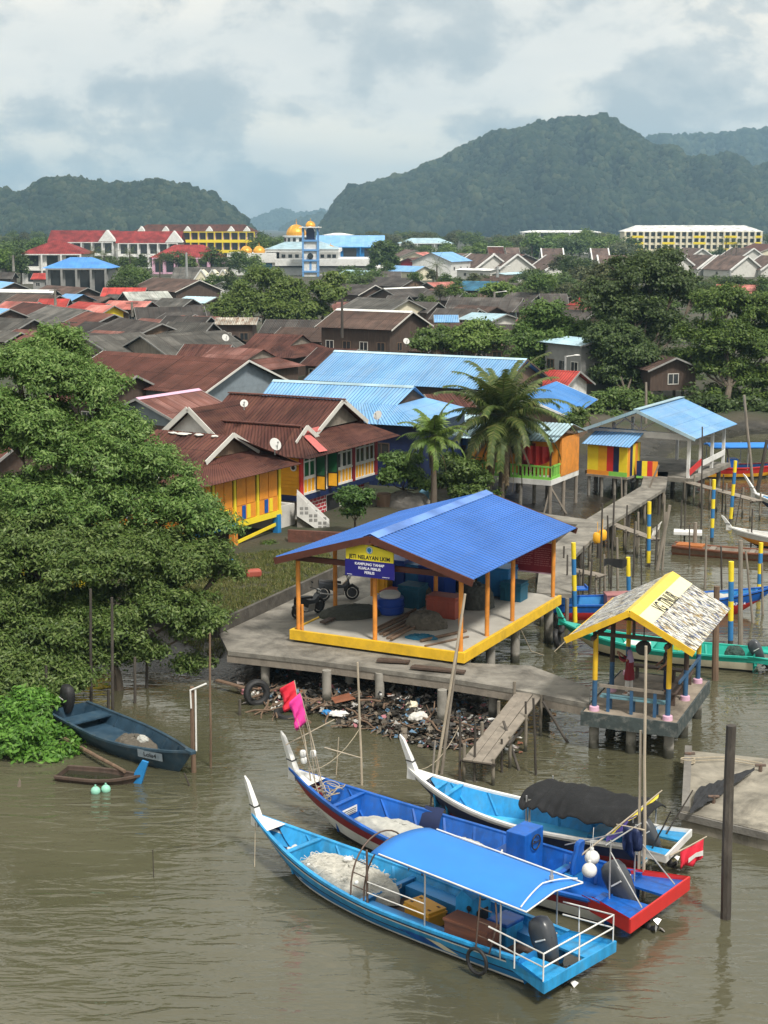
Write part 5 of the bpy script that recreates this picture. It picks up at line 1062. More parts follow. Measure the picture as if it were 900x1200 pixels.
# red notice board between the right hand posts
nb_ = thing('notice_board', 'maroon notice board with rows of small pale lettering beside the pavilion posts', 'sign', (*pw(5.05, 9.62).xy, 2.85), PA)
q = MB(); q.box(0, -.03, 0, 1.75, .03, 1.25); q.build('panel', M['maroon'], nb_)
q = MB(); q.box(-.04, -.045, -.05, 1.79, -.031, -.002); q.box(1.752, -.045, -.002, 1.79, -.031, 1.15); q.build('frame', M['pink'], nb_)
PK = mat('faded_notice_lettering', (.42, .12, .12), .6, .1)
q = MB(); rn = random.Random(5)
for c_ in (0, 1):
    for i in range(9):
        z = .28+i*.09; x = .12+c_*.8
        while x < .12+c_*.8+.66: l_ = rn.uniform(.05, .16); q.box(x, -.036, z, x+l_, -.0305, z+.032); x += l_+.03
q.build('lettering', PK, nb_)

# ---- goods lying under the pavilion
CLOUD = []
for sz in (.16, .10): tx_ = bpy.data.textures.new('folds', 'CLOUDS'); tx_.noise_scale = sz; tx_.noise_depth = 3; CLOUD.append(tx_)
def heap(name, label, cat, p, rx, ry, rz_, m, rot=0, jit=.12, flat=.5, n=22, seed=0, disp=.11):
    """soft pile: flattened lump with irregular folds, resting on p"""
    random.seed(seed); mb = MB(); k = []
    for i in range(9):
        t = i/8; q = math.cos(t*math.pi/2)**.75 if i < 8 else .02; z = rz_*math.sin(t*math.pi/2)**.85
        k.append([((rx*q*(1+jit*(math.sin(5*a+seed)+.7*math.sin(11*a+t*6+seed*2))*.45+random.uniform(-jit, jit)*.35))*math.cos(a), ry*q*(1+jit*(math.sin(4*a+seed)+.6*math.sin(9*a-t*5))*.45)*math.sin(a), max(0, z*(1+random.uniform(-jit, jit)*.9)+.06*rz_*math.sin(a*7+t*8))) for a in [2*math.pi*j/n for j in range(n)]])
    mb.loft([[p_ for p_ in r_] for r_ in k], 0, True); mb.add(k[-1], [tuple(range(n))])
    o = mb.build(name, m, None, True, loc=p, rz=rot, sub=2 if disp else 1)
    if disp: d_ = o.modifiers.new('folds', 'DISPLACE'); d_.texture = CLOUD[0 if max(rx, ry) > 1 else 1]; d_.strength = disp; d_.texture_coords = 'GLOBAL'; d_.mid_level = .45
    return tag(o, label, cat)
M['netgrey'] = mat('grey_green_net', (.055, .058, .047), .95, .25, 8, .4, (.1, .1, .085), .9, 45)
M['netbrown'] = mat('brown_net', (.10, .088, .07), .95, .3, 7, .5, (.25, .22, .18), .9, 40)
M['netwhite'] = mat('pale_monofilament_net', (.50, .485, .43), .9, .2, 9, .5, (.28, .27, .23), 1.0, 60)
M['sack'] = mat('grey_sack', (.06, .063, .057), .9, .25, 6, .3, (.12, .12, .1), .6, 30)
M['tarpgrey'] = mat('pale_grey_tarp', (.40, .40, .37), .75, .12, 3, .35, (.25, .24, .2), .4, 14)
M['plasticblue'] = mat('blue_plastic', (.012, .05, .30), .4, .12, 3, .2, (.02, .03, .12))
M['redcrate'] = mat('faded_red_plastic', (.34, .075, .05), .55, .15, 3, .3, (.2, .08, .06))
M['tealbag'] = mat('teal_sheet', (.01, .10, .17), .6, .2, 5, .3, (.02, .05, .08), .5, 25)
heap('fishing_net', 'long flat grey green fishing net lying left of the sign post', 'fishing net', G(412, 721, 1.9), 1.35, .8, .38, M['netgrey'], R(20), .1, seed=1)
heap('net_bundle', 'dirty brown net bundle beside the long wooden poles', 'net bundle', G(499, 735, 1.9), .8, .55, .62, M['netbrown'], R(-10), .14, seed=2)
heap('folded_sheet', 'flattened teal plastic sheet under the brown net bundle', 'plastic sheet', G(494, 748, 1.9), .62, .32, .14, M['tealbag'], R(-12), .2, seed=3)
heap('sack', 'big round dark grey sack right of the faded red crate', 'sack', G(558, 711, 1.9), .75, .7, .98, M['sack'], 0, .07, seed=4)
heap('sack', 'smaller dark sack behind the big round grey sack', 'sack', G(575, 692, 1.9), .7, .6, .75, M['sack'], R(40), .1, seed=5)
heap('sack', 'lumpy brown sack standing behind the wooden poles', 'sack', G(498, 708, 1.9), .35, .33, .75, M['netbrown'], 0, .1, seed=6)
def barrel_tub(): 
    p = G(457, 718, 1.9); t_ = thing('tub', 'round blue plastic tub with a pale lid right of the sign post', 'tub', p)
    q = MB(); q.lathe([(.52, 0), (.56, .06), (.56, .3), (.59, .32), (.59, .36), (.56, .38), (.57, .62), (.54, .66)], 24); q.build('body', M['plasticblue'], t_, 30); q = MB(); q.lathe([(.40, .66), (.42, .8), (.34, .86)], 22); q.build('lid', M['offwhite'], t_, 30)
barrel_tub()
def fish_box(name, label, p, a, b_, h, m, rz=PA, lid=None):
    t_ = thing(name, label, 'box', p, rz); q = MB(); e = .05
    q.box(-a, -b_, 0, a, b_, h); q.box(-a-.03, -b_-.03, h-.14, a+.03, b_+.03, h-.05)
    for s in (-.5, .5): q.box(a*s-.03, -b_-.025, .03, a*s+.03, -b_, h-.15)
    q.build('body', m, t_, bev=.02); q = MB(); q.box(-a-.02, -b_-.02, h, a+.02, b_+.02, h+.07); q.build('lid', lid or m, t_, bev=.02); return t_
fish_box('fish_box', 'faded red plastic fish box beside the front right post', G(521, 722, 1.9), .62, .38, .8, M['redcrate'])
fish_box('ice_box', 'tall bright blue ice box behind the red fish box', G(512, 700, 1.9), .6, .55, 1.35, M['plasticblue'])
fish_box('ice_box', 'dark teal ice box left of the lumpy brown sack', G(484, 710, 1.9), .45, .45, .85, M['tealbag'])
fish_box('ice_box', 'blue ice box stacked rearmost behind the sign', G(462, 690, 1.9), .7, .5, 1.3, M['plasticblue'])
fish_box('ice_box', 'blue ice box in the middle of the rear row', G(487, 692, 1.9), .6, .5, 1.15, M['midblue'])
fish_box('low_table', 'low salmon coloured box top behind the blue tub', G(470, 705, 1.9), .75, .45, .4, M['redcrate'])
fish_box('locker', 'ochre yellow locker standing behind the sign post', G(450, 694, 1.9), .28, .25, 1.0, M['amber'])
for k_, (x_, y_, a_, b__, h_, m_, lb_) in enumerate(((1.2, 8.4, .6, .45, 1.0, 'plasticblue', 'blue ice box at the far left of the back row'), (2.6, 8.8, .55, .45, 1.5, 'navy', 'tall navy locker in the back row of the pavilion'), (4.6, 8.9, .7, .5, 1.15, 'midblue', 'mid blue ice box at the right of the back row'), (5.6, 8.3, .45, .4, .7, 'tealbag', 'small dark teal box beside the grey sacks'))): fish_box('ice_box', lb_, pw(x_, y_), a_, b__, h_, M[m_])
def pole(name, label, cat, a, b_, r0, r1, m, group=None, n=8, wob=.012):
    a = Vector(a); b_ = Vector(b_); mb = MB(); K = 6; rn = random.Random(int(a.x*97+a.y*31)); pts = []; rr = []
    for i in range(K):
        t = i/(K-1); p = (b_-a)*t; 
        if 0 < i < K-1: p += Vector((rn.uniform(-1, 1), rn.uniform(-1, 1), 0))*wob*(b_-a).length*.4
        pts.append(p); rr.append(r0+(r1-r0)*t)
    mb.tube(pts, rr, n); return tag(mb.build(name, m, None, True, loc=a), label, cat, group)
for i in range(6):
    a = G(438+i*4, 738+i*2.5, 1.95)+Vector((0, 0, .05*(i % 2))); b_ = G(487+i*2, 714+i*3, 2.02)
    pole('timber_pole', 'brown wooden pole in the bundle lying beside the net bundle', 'pole', a, b_, .06, .05, M['wood_mid'], 'bundle of wooden poles on the pavilion floor', 8)
pole('timber_pole', 'thick dark pole lying by itself at the front right corner post', 'pole', G(493, 751, 1.96), G(546, 739, 1.96), .06, .06, M['wood_mid'])
pole('timber_pole', 'thin dark pole lying right at the yellow kerb corner', 'pole', G(498, 757, 1.94), G(549, 746, 1.94), .04, .04, M['wood_mid'])
for (a, b_, lb) in (((442, 775), (480, 777), 'dark plank lying on the jetty slab below the yellow kerb'), ((482, 783), (545, 789), 'long grey plank lying near the jetty edge'), ((378, 731), (413, 715), 'dark timber lying along the left edge of the pavilion floor')):
    p = G(*a, 1.5 if a[1] > 760 else 1.94); q_ = G(*b_, 1.5 if a[1] > 760 else 1.94); mb = MB(); mb.beam((0, 0, .05), q_-p+Vector((0, 0, .05)), .26, .07); mb.beam((.1, .2, .04), q_-p+Vector((-.3, .25, .04)), .14, .06); tag(mb.build('plank', M['wood'], None, loc=p), lb, 'plank')

# parked motorbikes on the left edge
def motorbike(label, p, rz, lean=8):
    t_ = thing('motorbike', label, 'motorbike', p, rz)
    for x, nm in ((-.62, 'wheel'), (.62, 'wheel')):
        w_ = MB(); pts = [(x+.27*math.cos(a), 0, .29+.27*math.sin(a)) for a in [2*math.pi*i/20 for i in range(21)]]; w_.tube(pts, .045, 7, cap=False); wo = w_.build('wheel', M['black'], t_, True)
        w_ = MB(); w_.lathe([(.2, -.02), (.2, .02)], 14, M=Matrix.Translation((x, 0, .29)) @ Matrix.Rotation(R(90), 4, 'X')); w_.build('rim', M['engine'], wo)
    b_ = MB(); b_.tube([(.60, 0, .3), (.48, 0, .75), (.42, 0, 1.0)], .035, 6); b_.loft([[(x, y*wd, z+dz) for y, dz in ((-1, 0), (-.8, .13), (.8, .13), (1, 0), (.7, -.2), (-.7, -.2), (-1, 0))] for x, wd, z in ((.5, .05, .8), (.42, .16, .7), (.2, .13, .5), (-.1, .12, .55), (-.4, .13, .68), (-.8, .08, .75))]); b_.build('body', M['engine'], t_, 40)
    s_ = MB(); s_.loft([[(x, y*wd, z+dz) for y, dz in ((-1, 0), (-.7, .07), (.7, .07), (1, 0), (0, -.05), (-1, 0))] for x, wd, z in ((.15, .07, .72), (-.1, .13, .76), (-.45, .14, .8), (-.78, .08, .84))]); s_.build('seat', M['black'], t_, 40)
    h_ = MB(); h_.tube([(.34, -.34, 1.02), (.42, -.12, 1.02), (.42, .12, 1.02), (.34, .34, 1.02)], .02, 6); h_.tube([(.4, -.3, 1.02), (.42, -.34, 1.2)], .01, 5); h_.tube([(.4, .3, 1.02), (.42, .34, 1.2)], .01, 5); h_.ball((.44, -.35, 1.23), (.03, .07, .045), 8); h_.ball((.44, .35, 1.23), (.03, .07, .045), 8); h_.build('handlebar', M['black'], t_, True)
    l_ = MB(); l_.ball((.5, 0, .95), (.09, .11, .1), 10); l_.build('headlight', M['white'], t_, True)
    f_ = MB(); f_.tube([(.88, 0, .42), (.62, 0, .62), (.4, 0, .5)], .06, 6); f_.build('mudguard', M['black'], t_, True); f_ = MB(); f_.tube([(-.9, 0, .45), (-.66, 0, .64), (-.4, 0, .55)], .06, 6); f_.build('mudguard', M['black'], t_, True)
    e_ = MB(); e_.box(-.1, -.14, .22, .25, .14, .5); e_.tube([(.1, -.16, .25), (-.3, -.18, .25), (-.8, -.17, .34)], .04, 7); e_.build('engine_block', M['steel'], t_, bev=.02)
    t_.rotation_euler.x = R(lean); return t_
motorbike('black motorbike parked with its front toward the camera beside the front left post', G(356, 722, 1.46)+Vector((.15, .2, 0)), UA+R(75))
motorbike('black motorbike with a dark cloth parked behind the second left post', G(396, 703, 1.46), UA+R(40), -8)

# ------------------------------------------------------------------ far walkway, boardwalks, ramp
def strip(path, wd, z, th):
    mb = MB(); pts = [Vector((*p, 0)) for p in path]; Ls, Rs = [], []
    for i, p in enumerate(pts):
        d = (pts[min(i+1, len(pts)-1)]-pts[max(i-1, 0)]).normalized(); n_ = Vector((-d.y, d.x, 0))
        Ls.append(p+n_*wd/2); Rs.append(p-n_*wd/2)
    return prism(Ls+Rs[::-1], z-th, z, 0, mb)
fw = thing('walkway', 'narrow concrete walkway on posts leading to the far pavilion', 'walkway', (0, 0, 0))
pth = [(7.3, 64.2), (8.2, 71.5), (11.0, 79.6), (16.3, 91.6), (17.5, 97.5)]
strip(pth, 1.5, 1.5, .18).build('slab', M['concrete'], fw)
strip([(11.3, 79.9), (8.6, 82.0), (7.0, 84)], 1.6, 1.49, .17).build('side_slab', M['concrete'], fw)
for i in range(16):
    t = i/15*(len(pth)-1.001); k_ = int(t); u = t-k_; x = pth[k_][0]*(1-u)+pth[k_+1][0]*u; y = pth[k_][1]*(1-u)+pth[k_+1][1]*u
    for s_ in (-.55, .6): q = MB(); q.tube([(x+s_*.9, y-s_*.35, -1), (x+s_*.9, y-s_*.35, 1.34)], .09, 7); q.build('post', M['stake'] if i % 2 else M['wetwood'], fw, True)
def boardwalk(label, a, b_, wd, z0, z1, nb=2, legs=3, m='wood_grey'):
    a = Vector(a); b_ = Vector(b_); Lh = (b_-a).length; t_ = thing('boardwalk', label, 'boardwalk', (a.x, a.y, 0), math.atan2(b_.y-a.y, b_.x-a.x)); p_ = wd/nb
    for i in range(nb): q = MB(); y = -wd/2+p_*(i+.5); q.beam((0, y, z0), (Lh, y+.02*(i % 2), z1), p_*.93, .05); q.build('plank', M[m], t_)
    for t in [.02+.96*i/max(1, legs-1) for i in range(legs)]: q = MB(); q.beam((Lh*t, -wd/2-.08, z0+(z1-z0)*t-.07), (Lh*t, wd/2+.08, z0+(z1-z0)*t-.07), .08, .07); q.build('crossbar', M['stake'], t_)
    for t in [.03+.94*i/max(1, legs-1) for i in range(legs)]:
        for s_ in (-1, 1): q = MB(); q.tube([(Lh*t, s_*wd/2, -1), (Lh*t, s_*wd/2, z0+(z1-z0)*t+(.45 if s_ > 0 else .1))], .055, 7); q.build('leg', M['wetwood'], t_, True)
    return t_
boardwalk('plank boardwalk from the walkway toward the brown canoe', G(712, 612, 1.3).xy, G(768, 633, 1.1).xy, .6, 1.3, 1.15, 3, 5)
boardwalk('narrow plank boardwalk behind the red notice board', G(632, 660, .9).xy, G(706, 676, .8).xy, .7, .9, .85, 3, 5)
boardwalk('weathered plank boardwalk right of the far pavilion', G(806, 563, 1.4).xy, G(888, 589, 1.1).xy, .7, 1.3, 1.2, 3, 5)
rp = boardwalk('weathered plank ramp sloping from the jetty to the water', G(559, 893, .75).xy, G(620, 812, 1.42).xy, .95, .75, 1.38, 3, 4)
for (a, b_) in (((636, 822), (672, 871)), ((596, 872), (618, 840)), ((590, 845), (612, 905))):
    pa, pb = G(*a, 1.3), G(*b_, 0)
    pole('timber_prop', 'dark slanting timber prop beside the plank ramp', 'prop', pb-Vector((0, 0, .3)), pa, .05, .045, M['stake'], 'slanting props by the ramp')

# ------------------------------------------------------------------ painted waiting shelter on its own piled deck
SA = R(-23); M['postblue'] = mat('dull_blue_paint', (.035, .10, .20), .5, .2, 4, .3, (.1, .12, .14)); sh_ = thing('shelter', 'small waiting shelter with a scribbled white and yellow roof on a piled deck', 'shelter', (6.54, 48.46, 1.3), SA); W2, D2 = 3.1, 5.1
q = MB(); q.box(0, 0, -.06, W2, D2, 0); q.build('deck', M['deckpaint'] if 'deckpaint' in M else mat('stained_deck', (.25, .21, .165), .8, .25, 1.8, .6, (.12, .10, .08), .25, 15, blot=.5), sh_)
q = MB(); q.box(-.03, -.06, -.46, W2+.06, -.001, .02); q.box(W2+.001, -.001, -.46, W2+.06, D2, .02); q.box(-.06, -.06, -.46, -.031, D2, .02); q.box(-.03, D2, -.46, W2+.06, D2+.05, .02); q.build('deck_edge', mat('flaking_grey_paint', (.05, .065, .065), .7, .3, 4, .55, (.35, .33, .3), .3, 20), sh_)
q = MB(); q.box(0, 0, -.4, W2, D2, -.061); q.build('slab', M['concrete_dk'], sh_)
for x in (.3, W2/2, W2-.3):
    for y in (.35, D2/2, D2-.3): q = MB(); q.lathe([(.19, -2.6), (.165, -.4)], 12, (x, y, 0)); q.build('pile', M['pile'], sh_, True)
for x, y in ((.3, .3), (W2-.35, .25), (W2-.3, D2-.35), (.3, D2-.35), (W2-.28, 2.6), (.28, 2.6)):
    q = MB(); q.lathe([(.085, .1), (.085, 1.05)], 12, (x, y, 0)); po = q.build('post', M['postblue'] if 'postblue' in M else mat('dull_blue_paint', (.035, .10, .20), .5, .2, 4, .3, (.1, .12, .14)), sh_, True)
    q = MB(); q.lathe([(.086, 1.05), (.086, 2.6)], 12, (x, y, 0)); q.build('upper_post', M['yellow'] if y < 1 or y > 4 else M['wood'], po, True); q = MB(); q.lathe([(.17, 0), (.16, .14), (.12, .16)], 14, (x, y, 0)); q.build('post_base', M['pink'], po, True)
bm_ = MB(); bm_.beam((.3, -.2, 2.55), (.3, D2+.6, 2.55), .1, .14); bm_.beam((W2-.35, -.2, 2.55), (W2-.3, D2+.6, 2.55), .1, .14)
for y in (.3, 2.6, D2-.35): bm_.beam((.2, y, 2.62), (W2-.2, y, 2.62), .08, .12); bm_.beam((W2/2, y, 2.62), (W2/2, y, 3.5), .08, .08); bm_.beam((-.4, y, 2.5), (W2/2, y, 3.5), .06, .1); bm_.beam((W2+.4, y, 2.5), (W2/2, y, 3.5), .06, .1)
bm_.build('roof_beams', M['wood'], sh_)
# roof covered in marker scribble; strokes run down the slope
m, t, b = newmat('scribbled_white_roof'); tc_ = N(t, 'ShaderNodeTexCoord'); M['scribble'] = m
def strokes(sc, st, th, seed):
    mp_ = N(t, 'ShaderNodeMapping'); mp_.inputs['Scale'].default_value = st; mp_.inputs['Location'].default_value = (seed*3.7, seed*1.3, 0); L(t, tc_.outputs['Object'], mp_.inputs[0])
    n_ = N(t, 'ShaderNodeTexNoise'); n_.inputs['Scale'].default_value = sc; n_.inputs['Detail'].default_value = 3; n_.inputs['Roughness'].default_value = .6; L(t, mp_.outputs[0], n_.inputs['Vector'])
    return ramp(t, [(th, (0, 0, 0)), (th+.035, (1, 1, 1))], n_.outputs[0]).outputs[0]
c = (.60, .58, .50)
for (sc, st, th, col_, sd_) in ((1.5, (1.3, 5, 1.3), .53, (.22, .20, .15), 1), (2.0, (1.4, 5, 1.4), .52, (.02, .02, .025), 2), (1.7, (1.3, 5, 1.3), .57, (.03, .07, .25), 3), (1.6, (1.4, 5, 1.4), .58, (.32, .2, .03), 4), (3.2, (1.5, 5, 1.5), .55, (.03, .03, .03), 5), (2.6, (1.2, 5, 1.2), .56, (.72, .72, .68), 6)): c = mix(t, strokes(sc, st, th, sd_), c, col_)
L(t, c, b.inputs['Base Color']); b.inputs['Roughness'].default_value = .55
xe, xr, ze, zr = W2+.55, W2/2, 2.5, 3.62; y0, y1 = -.35, D2+.75
r = MB(); r.sheet((-.55, y1, ze), (-.55, y0, ze), (xr, y0, zr), (xr, y1, zr), 3, .0); r.sheet((xe, y0, ze), (xe, y1, ze), (xr, y1, zr), (xr, y0, zr), 3, .0); rf = r.build('roof', M['scribble'], sh_)
def band(u0, u1, sx, lift): # strip of the slope between fractions u0..u1 measured from the ridge
    f_ = lambda u, y: (xr+sx*(xe-xr)*u, y, zr+(ze-zr)*u+lift); return [f_(u0, y0-.01), f_(u1, y0-.01), f_(u1, y1+.01), f_(u0, y1+.01)]
cp = MB(); 
for sx in (1, -1):
    a = band(-.0, .13, sx, .03); cp.quad(*(a if sx > 0 else a[::-1]))
cp.build('ridge_cap', M['yellow2p'] if 'yellow2p' in M else mat('faded_yellow_sheet', (.75, .55, .08), .55, .1, 3, .3, (.6, .5, .2)), rf)
cs_ = MB(); cs_.quad(*band(.13, .34, 1, .018)); cs_.build('cream_band', mat('cream_sheet', (.74, .68, .42), .55, .08, 3, .2, (.6, .5, .3)), rf)
fs = MB(); fs.beam((-.55, y0-.03, ze-.04), (xr, y0-.03, zr-.04), .05, .2); fs.beam((xe, y0-.03, ze-.04), (xr, y0-.03, zr-.04), .05, .2); fs.build('fascia', M['yellow'], rf); fs = MB(); fs.beam((-.56, y0, ze-.03), (-.56, y1, ze-.03), .04, .06); fs.build('eave_board', M['yellow'], rf)
sl = math.atan2(zr-ze, xe-xr)
tx = text('VG TINI.IR', .44, BLK, rf, (xr+(xe-xr)*.265, 2.45, zr+(ze-zr)*.265+.026), (0, 0, 0), sx=1.0, bold=.006)
tx.rotation_euler = (Matrix.Rotation(sl, 4, 'Y') @ Matrix.Rotation(R(90), 4, 'Z')).to_euler(); tx.scale = (1.15, 1.6, 1)
# benches and rails
for (x0, x1, y, nm) in ((.45, W2-.5, .55, 'front'),):
    bn = thing('bench', 'worn pale blue plank bench along the front of the shelter', 'bench', (0, 0, 0)); bn.matrix_world = Matrix.Translation((6.54, 48.46, 1.3)) @ Matrix.Rotation(SA, 4, 'Z')
    q = MB(); q.box(x0, y-.16, .44, x1, y+.16, .5); q.build('seat', mat('worn_blue_plank', (.13, .27, .32), .65, .25, 4, .4, (.3, .3, .27)), bn); q = MB(); q.box(x0, y-.26, .82, x1, y-.2, .92); q.build('backrest', M['wood_grey'], bn)
    for x in (x0+.3, (x0+x1)/2, x1-.3):
        q = MB(); q.box(x-.05, y-.25, 0, x+.05, y-.17, .85); q.box(x-.05, y+.08, 0, x+.05, y+.15, .44); q.build('leg', M['postblue'] if 'postblue' in M else M['midblue'], bn)
bn = thing('bench', 'dark plank bench along the right side of the shelter', 'bench', (6.54, 48.46, 1.3), SA); q = MB(); q.box(W2-.75, 1.6, .42, W2-.4, 4.6, .48); q.build('seat', M['wood'], bn)
for y in (1.8, 3.1, 4.4): q = MB(); q.box(W2-.7, y-.04, 0, W2-.45, y+.04, .42); q.build('leg', M['wood'], bn)
q = MB(); q.box(W2-.3, 1.5, .85, W2-.24, 4.7, .95); q.build('backrest', M['postblue'], bn)
bn = thing('bench', 'dark plank bench at the back of the shelter', 'bench', (6.54, 48.46, 1.3), SA); q = MB(); q.box(.5, D2-.75, .42, W2-.8, D2-.42, .48); q.build('seat', M['wood'], bn)
for x in (.7, 2.0): q = MB(); q.box(x-.04, D2-.7, 0, x+.04, D2-.45, .42); q.build('leg', M['wood'], bn)

# ------------------------------------------------------------------ people in the shelter
def swp(x, y, z=1.3): v = Matrix.Rotation(SA, 3, 'Z') @ Vector((x, y, 0)); return Vector((6.54+v.x, 48.46+v.y, z))
def person(label, loc, rz, joints, radii, edges, clothes, ht):
    """body: one skinned surface over joints; clothes: list of (name, mesh builder, material)"""
    me = bpy.data.meshes.new('person'); me.from_pydata(joints, edges, []); me.materials.append(M['skin'])
    o = bpy.data.objects.new('person', me); COL.objects.link(o); o.location = loc; o.rotation_euler.z = rz
    sk = o.modifiers.new('skin', 'SKIN'); sk.use_smooth_shade = True
    lay = me.skin_vertices[0] if len(me.skin_vertices) else None
    if lay is None:
        bm = bmesh.new(); bm.from_mesh(me); bm.verts.layers.skin.verify(); bm.to_mesh(me); bm.free(); lay = me.skin_vertices[0]
    for i, r_ in enumerate(radii): lay.data[i].radius = (r_, r_) if not isinstance(r_, tuple) else r_
    lay.data[0].use_root = True
    o.modifiers.new('sub', 'SUBSURF').levels = 2; o.modifiers['sub'].render_levels = 2
    for nm, mb, m_ in clothes: mb.build(nm, m_, o, True, sub=1)
    return tag(o, label, 'person')
def ell(c, rx, ry, n=14): return [(c[0]+rx*math.cos(2*math.pi*i/n), c[1]+ry*math.sin(2*math.pi*i/n), c[2]) for i in range(n)]
def limb(pts, rr, n=10): mb = MB(); mb.tube(pts, rr, n); return mb
# facing +x in body space; y is left
def body_joints(la, ra, lh, rh, head_tilt=0.0, sc=1.0):
    J = [(0, 0, .92), (0, 0, 1.12), (.01, 0, 1.30), (.01, 0, 1.42), (.03, 0, 1.50), (.045, 0, 1.60), (.045, 0, 1.68)]          # pelvis .. crown
    Rr = [(.12, .15), (.105, .13), (.11, .15), (.055, .06), (.05, .05), (.082, .075), (.06, .055)]; E = [(i, i+1) for i in range(6)]
    def chain(root, pts, rad):
        prev = root
        for p, r_ in zip(pts, rad): J.append(p); Rr.append(r_); E.append((prev, len(J)-1)); prev = len(J)-1
        return prev
    for s_, arm, hand in ((1, la, lh), (-1, ra, rh)):
        e = chain(2, [(0, .17*s_, 1.37), arm, hand], [.055, .045, .035]); d = Vector(hand)-Vector(arm); d.normalize(); side = d.cross(Vector((0, 0, 1))); side = side.normalized() if side.length > .1 else Vector((0, 1, 0)); h_ = Vector(hand)
        w_ = chain(e, [tuple(h_+d*.08)], [.034])
        for k, (off, ln) in enumerate(((-.028, .07), (-.01, .085), (.01, .08), (.027, .065))): chain(w_, [tuple(h_+d*.1+side*off), tuple(h_+d*(.1+ln*.6)+side*off*1.1), tuple(h_+d*(.1+ln)+side*off*1.1+Vector((0, 0, -.015)))], [.010, .009, .008])
        chain(e, [tuple(h_+d*.05+side*.045+Vector((0, 0, .01))), tuple(h_+d*.095+side*.06)], [.011, .009])
    for s_, off in ((1, .05), (-1, -.04)): chain(0, [(0, .09*s_, .86), (.02+off*.4, .10*s_, .48), (off, .10*s_, .09), (off+.14, .11*s_, .04)], [.085, .058, .042, .035])
    J.append((.13, 0, 1.585)); Rr.append(.018); E.append((5, len(J)-1))
    return [tuple(c_*sc for c_ in j) for j in J], [tuple(x*sc for x in r_) if isinstance(r_, tuple) else r_*sc for r_ in Rr], E
sc = .93
J, Rr, E_ = body_joints((.22, .23, 1.30), (.20, -.25, 1.26), (.40, .10, 1.50), (.40, -.09, 1.48), sc=sc)
S_ = lambda p: tuple(c_*sc for c_ in p)
tun = MB(); tun.loft([ell(S_((0, 0, z)), rx*sc, ry*sc) for z, rx, ry in ((1.44, .06, .07), (1.40, .10, .19), (1.30, .13, .20), (1.12, .13, .18), (.95, .16, .20), (.75, .185, .23), (.62, .19, .235))], 0, True)
slv = MB(); slv.tube([S_((0, .16, 1.37)), S_((.22, .235, 1.30)), S_((.37, .12, 1.47))], [.075*sc, .066*sc, .05*sc], 10); slv.tube([S_((0, -.16, 1.37)), S_((.20, -.255, 1.26)), S_((.37, -.11, 1.45))], [.075*sc, .066*sc, .05*sc], 10)
tro = MB(); tro.tube([S_((0, .09, .88)), S_((.03, .10, .48)), S_((.05, .10, .1))], [.105*sc, .085*sc, .075*sc], 12); tro.tube([S_((0, -.09, .88)), S_((.0, -.10, .48)), S_((-.04, -.10, .1))], [.105*sc, .085*sc, .075*sc], 12)
hij = MB(); hij.loft([ell(S_((x, 0, z)), rx*sc, ry*sc) for x, z, rx, ry in ((.02, 1.73, .02, .02), (.02, 1.71, .075, .07), (.015, 1.65, .105, .095), (-.005, 1.58, .10, .1), (-.01, 1.5, .09, .1), (.0, 1.42, .13, .17), (0, 1.28, .145, .19))], 0, True)
eye = MB(); eye.ball(S_((.125, .032, 1.62)), .011, 6); eye.ball(S_((.125, -.032, 1.62)), .011, 6); mth = MB(); mth.box(.118*sc, -.022*sc, 1.545*sc, .128*sc, .022*sc, 1.553*sc)
hij.v = [(x if not (x > .07*sc and 1.53*sc < z < 1.68*sc) else .07*sc, y, z) for x, y, z in hij.v]
shoe = lambda: MB().ball((.09, .10*sc, .04), (.13, .05, .05), 10).ball((.02, -.10*sc, .04), (.13, .05, .05), 10)
HJ = mat('lilac_headscarf', (.36, .27, .42), .8, .1, 5); TN = mat('crimson_tunic', (.20, .012, .022), .8, .12, 5); WTR = mat('white_trousers', (.62, .60, .57), .8, .08, 5)
person('person in a lilac headscarf, crimson tunic and white trousers holding up a phone', swp(.95, 2.35), SA+R(165), J, Rr, E_, [('tunic', tun, TN), ('sleeves', slv, TN), ('trousers', tro, WTR), ('headscarf', hij, HJ), ('shoes', shoe(), M['white']), ('eyes', eye, M['black']), ('mouth', mth, M['redcrate'])], 1.55)
ph = MB(); ph.box(-.005, -.08, -.04, .005, .08, .04); hp = swp(.95, 2.35)+Matrix.Rotation(SA+R(165), 3, 'Z') @ Vector((.49*sc, 0, 1.53*sc)); tag(ph.build('phone', M['black'], None, loc=hp, rz=SA+R(165), bev=.006), 'dark phone held up by the person in the lilac headscarf', 'phone')
sc = 1.0
J, Rr, E_ = body_joints((.05, .27, 1.12), (.06, -.27, 1.12), (.22, .2, .95), (.24, -.12, 1.02), sc=1.0)
tee = MB(); tee.loft([ell((0, 0, z), rx, ry) for z, rx, ry in ((1.46, .06, .07), (1.41, .10, .2), (1.30, .135, .215), (1.12, .13, .19), (.95, .135, .185), (.86, .14, .19))], 0, True); tee2 = MB(); tee2.tube([(0, .17, 1.38), (.04, .255, 1.18)], [.085, .07], 10); tee2.tube([(0, -.17, 1.38), (.045, -.255, 1.18)], [.085, .07], 10)
jn = MB(); jn.tube([(0, .09, .93), (.03, .10, .48), (.05, .10, .08)], [.115, .085, .07], 12); jn.tube([(0, -.09, .93), (.0, -.10, .48), (-.04, -.10, .08)], [.115, .085, .07], 12)
hr = MB(); hr.ball((.01, 0, 1.66), (.105, .088, .095), 12, 0, .04); eye = MB(); eye.ball((.125, .032, 1.62), .011, 6); eye.ball((.125, -.032, 1.62), .011, 6); mth = MB(); mth.box(.118, -.022, 1.545, .128, .022, 1.553)
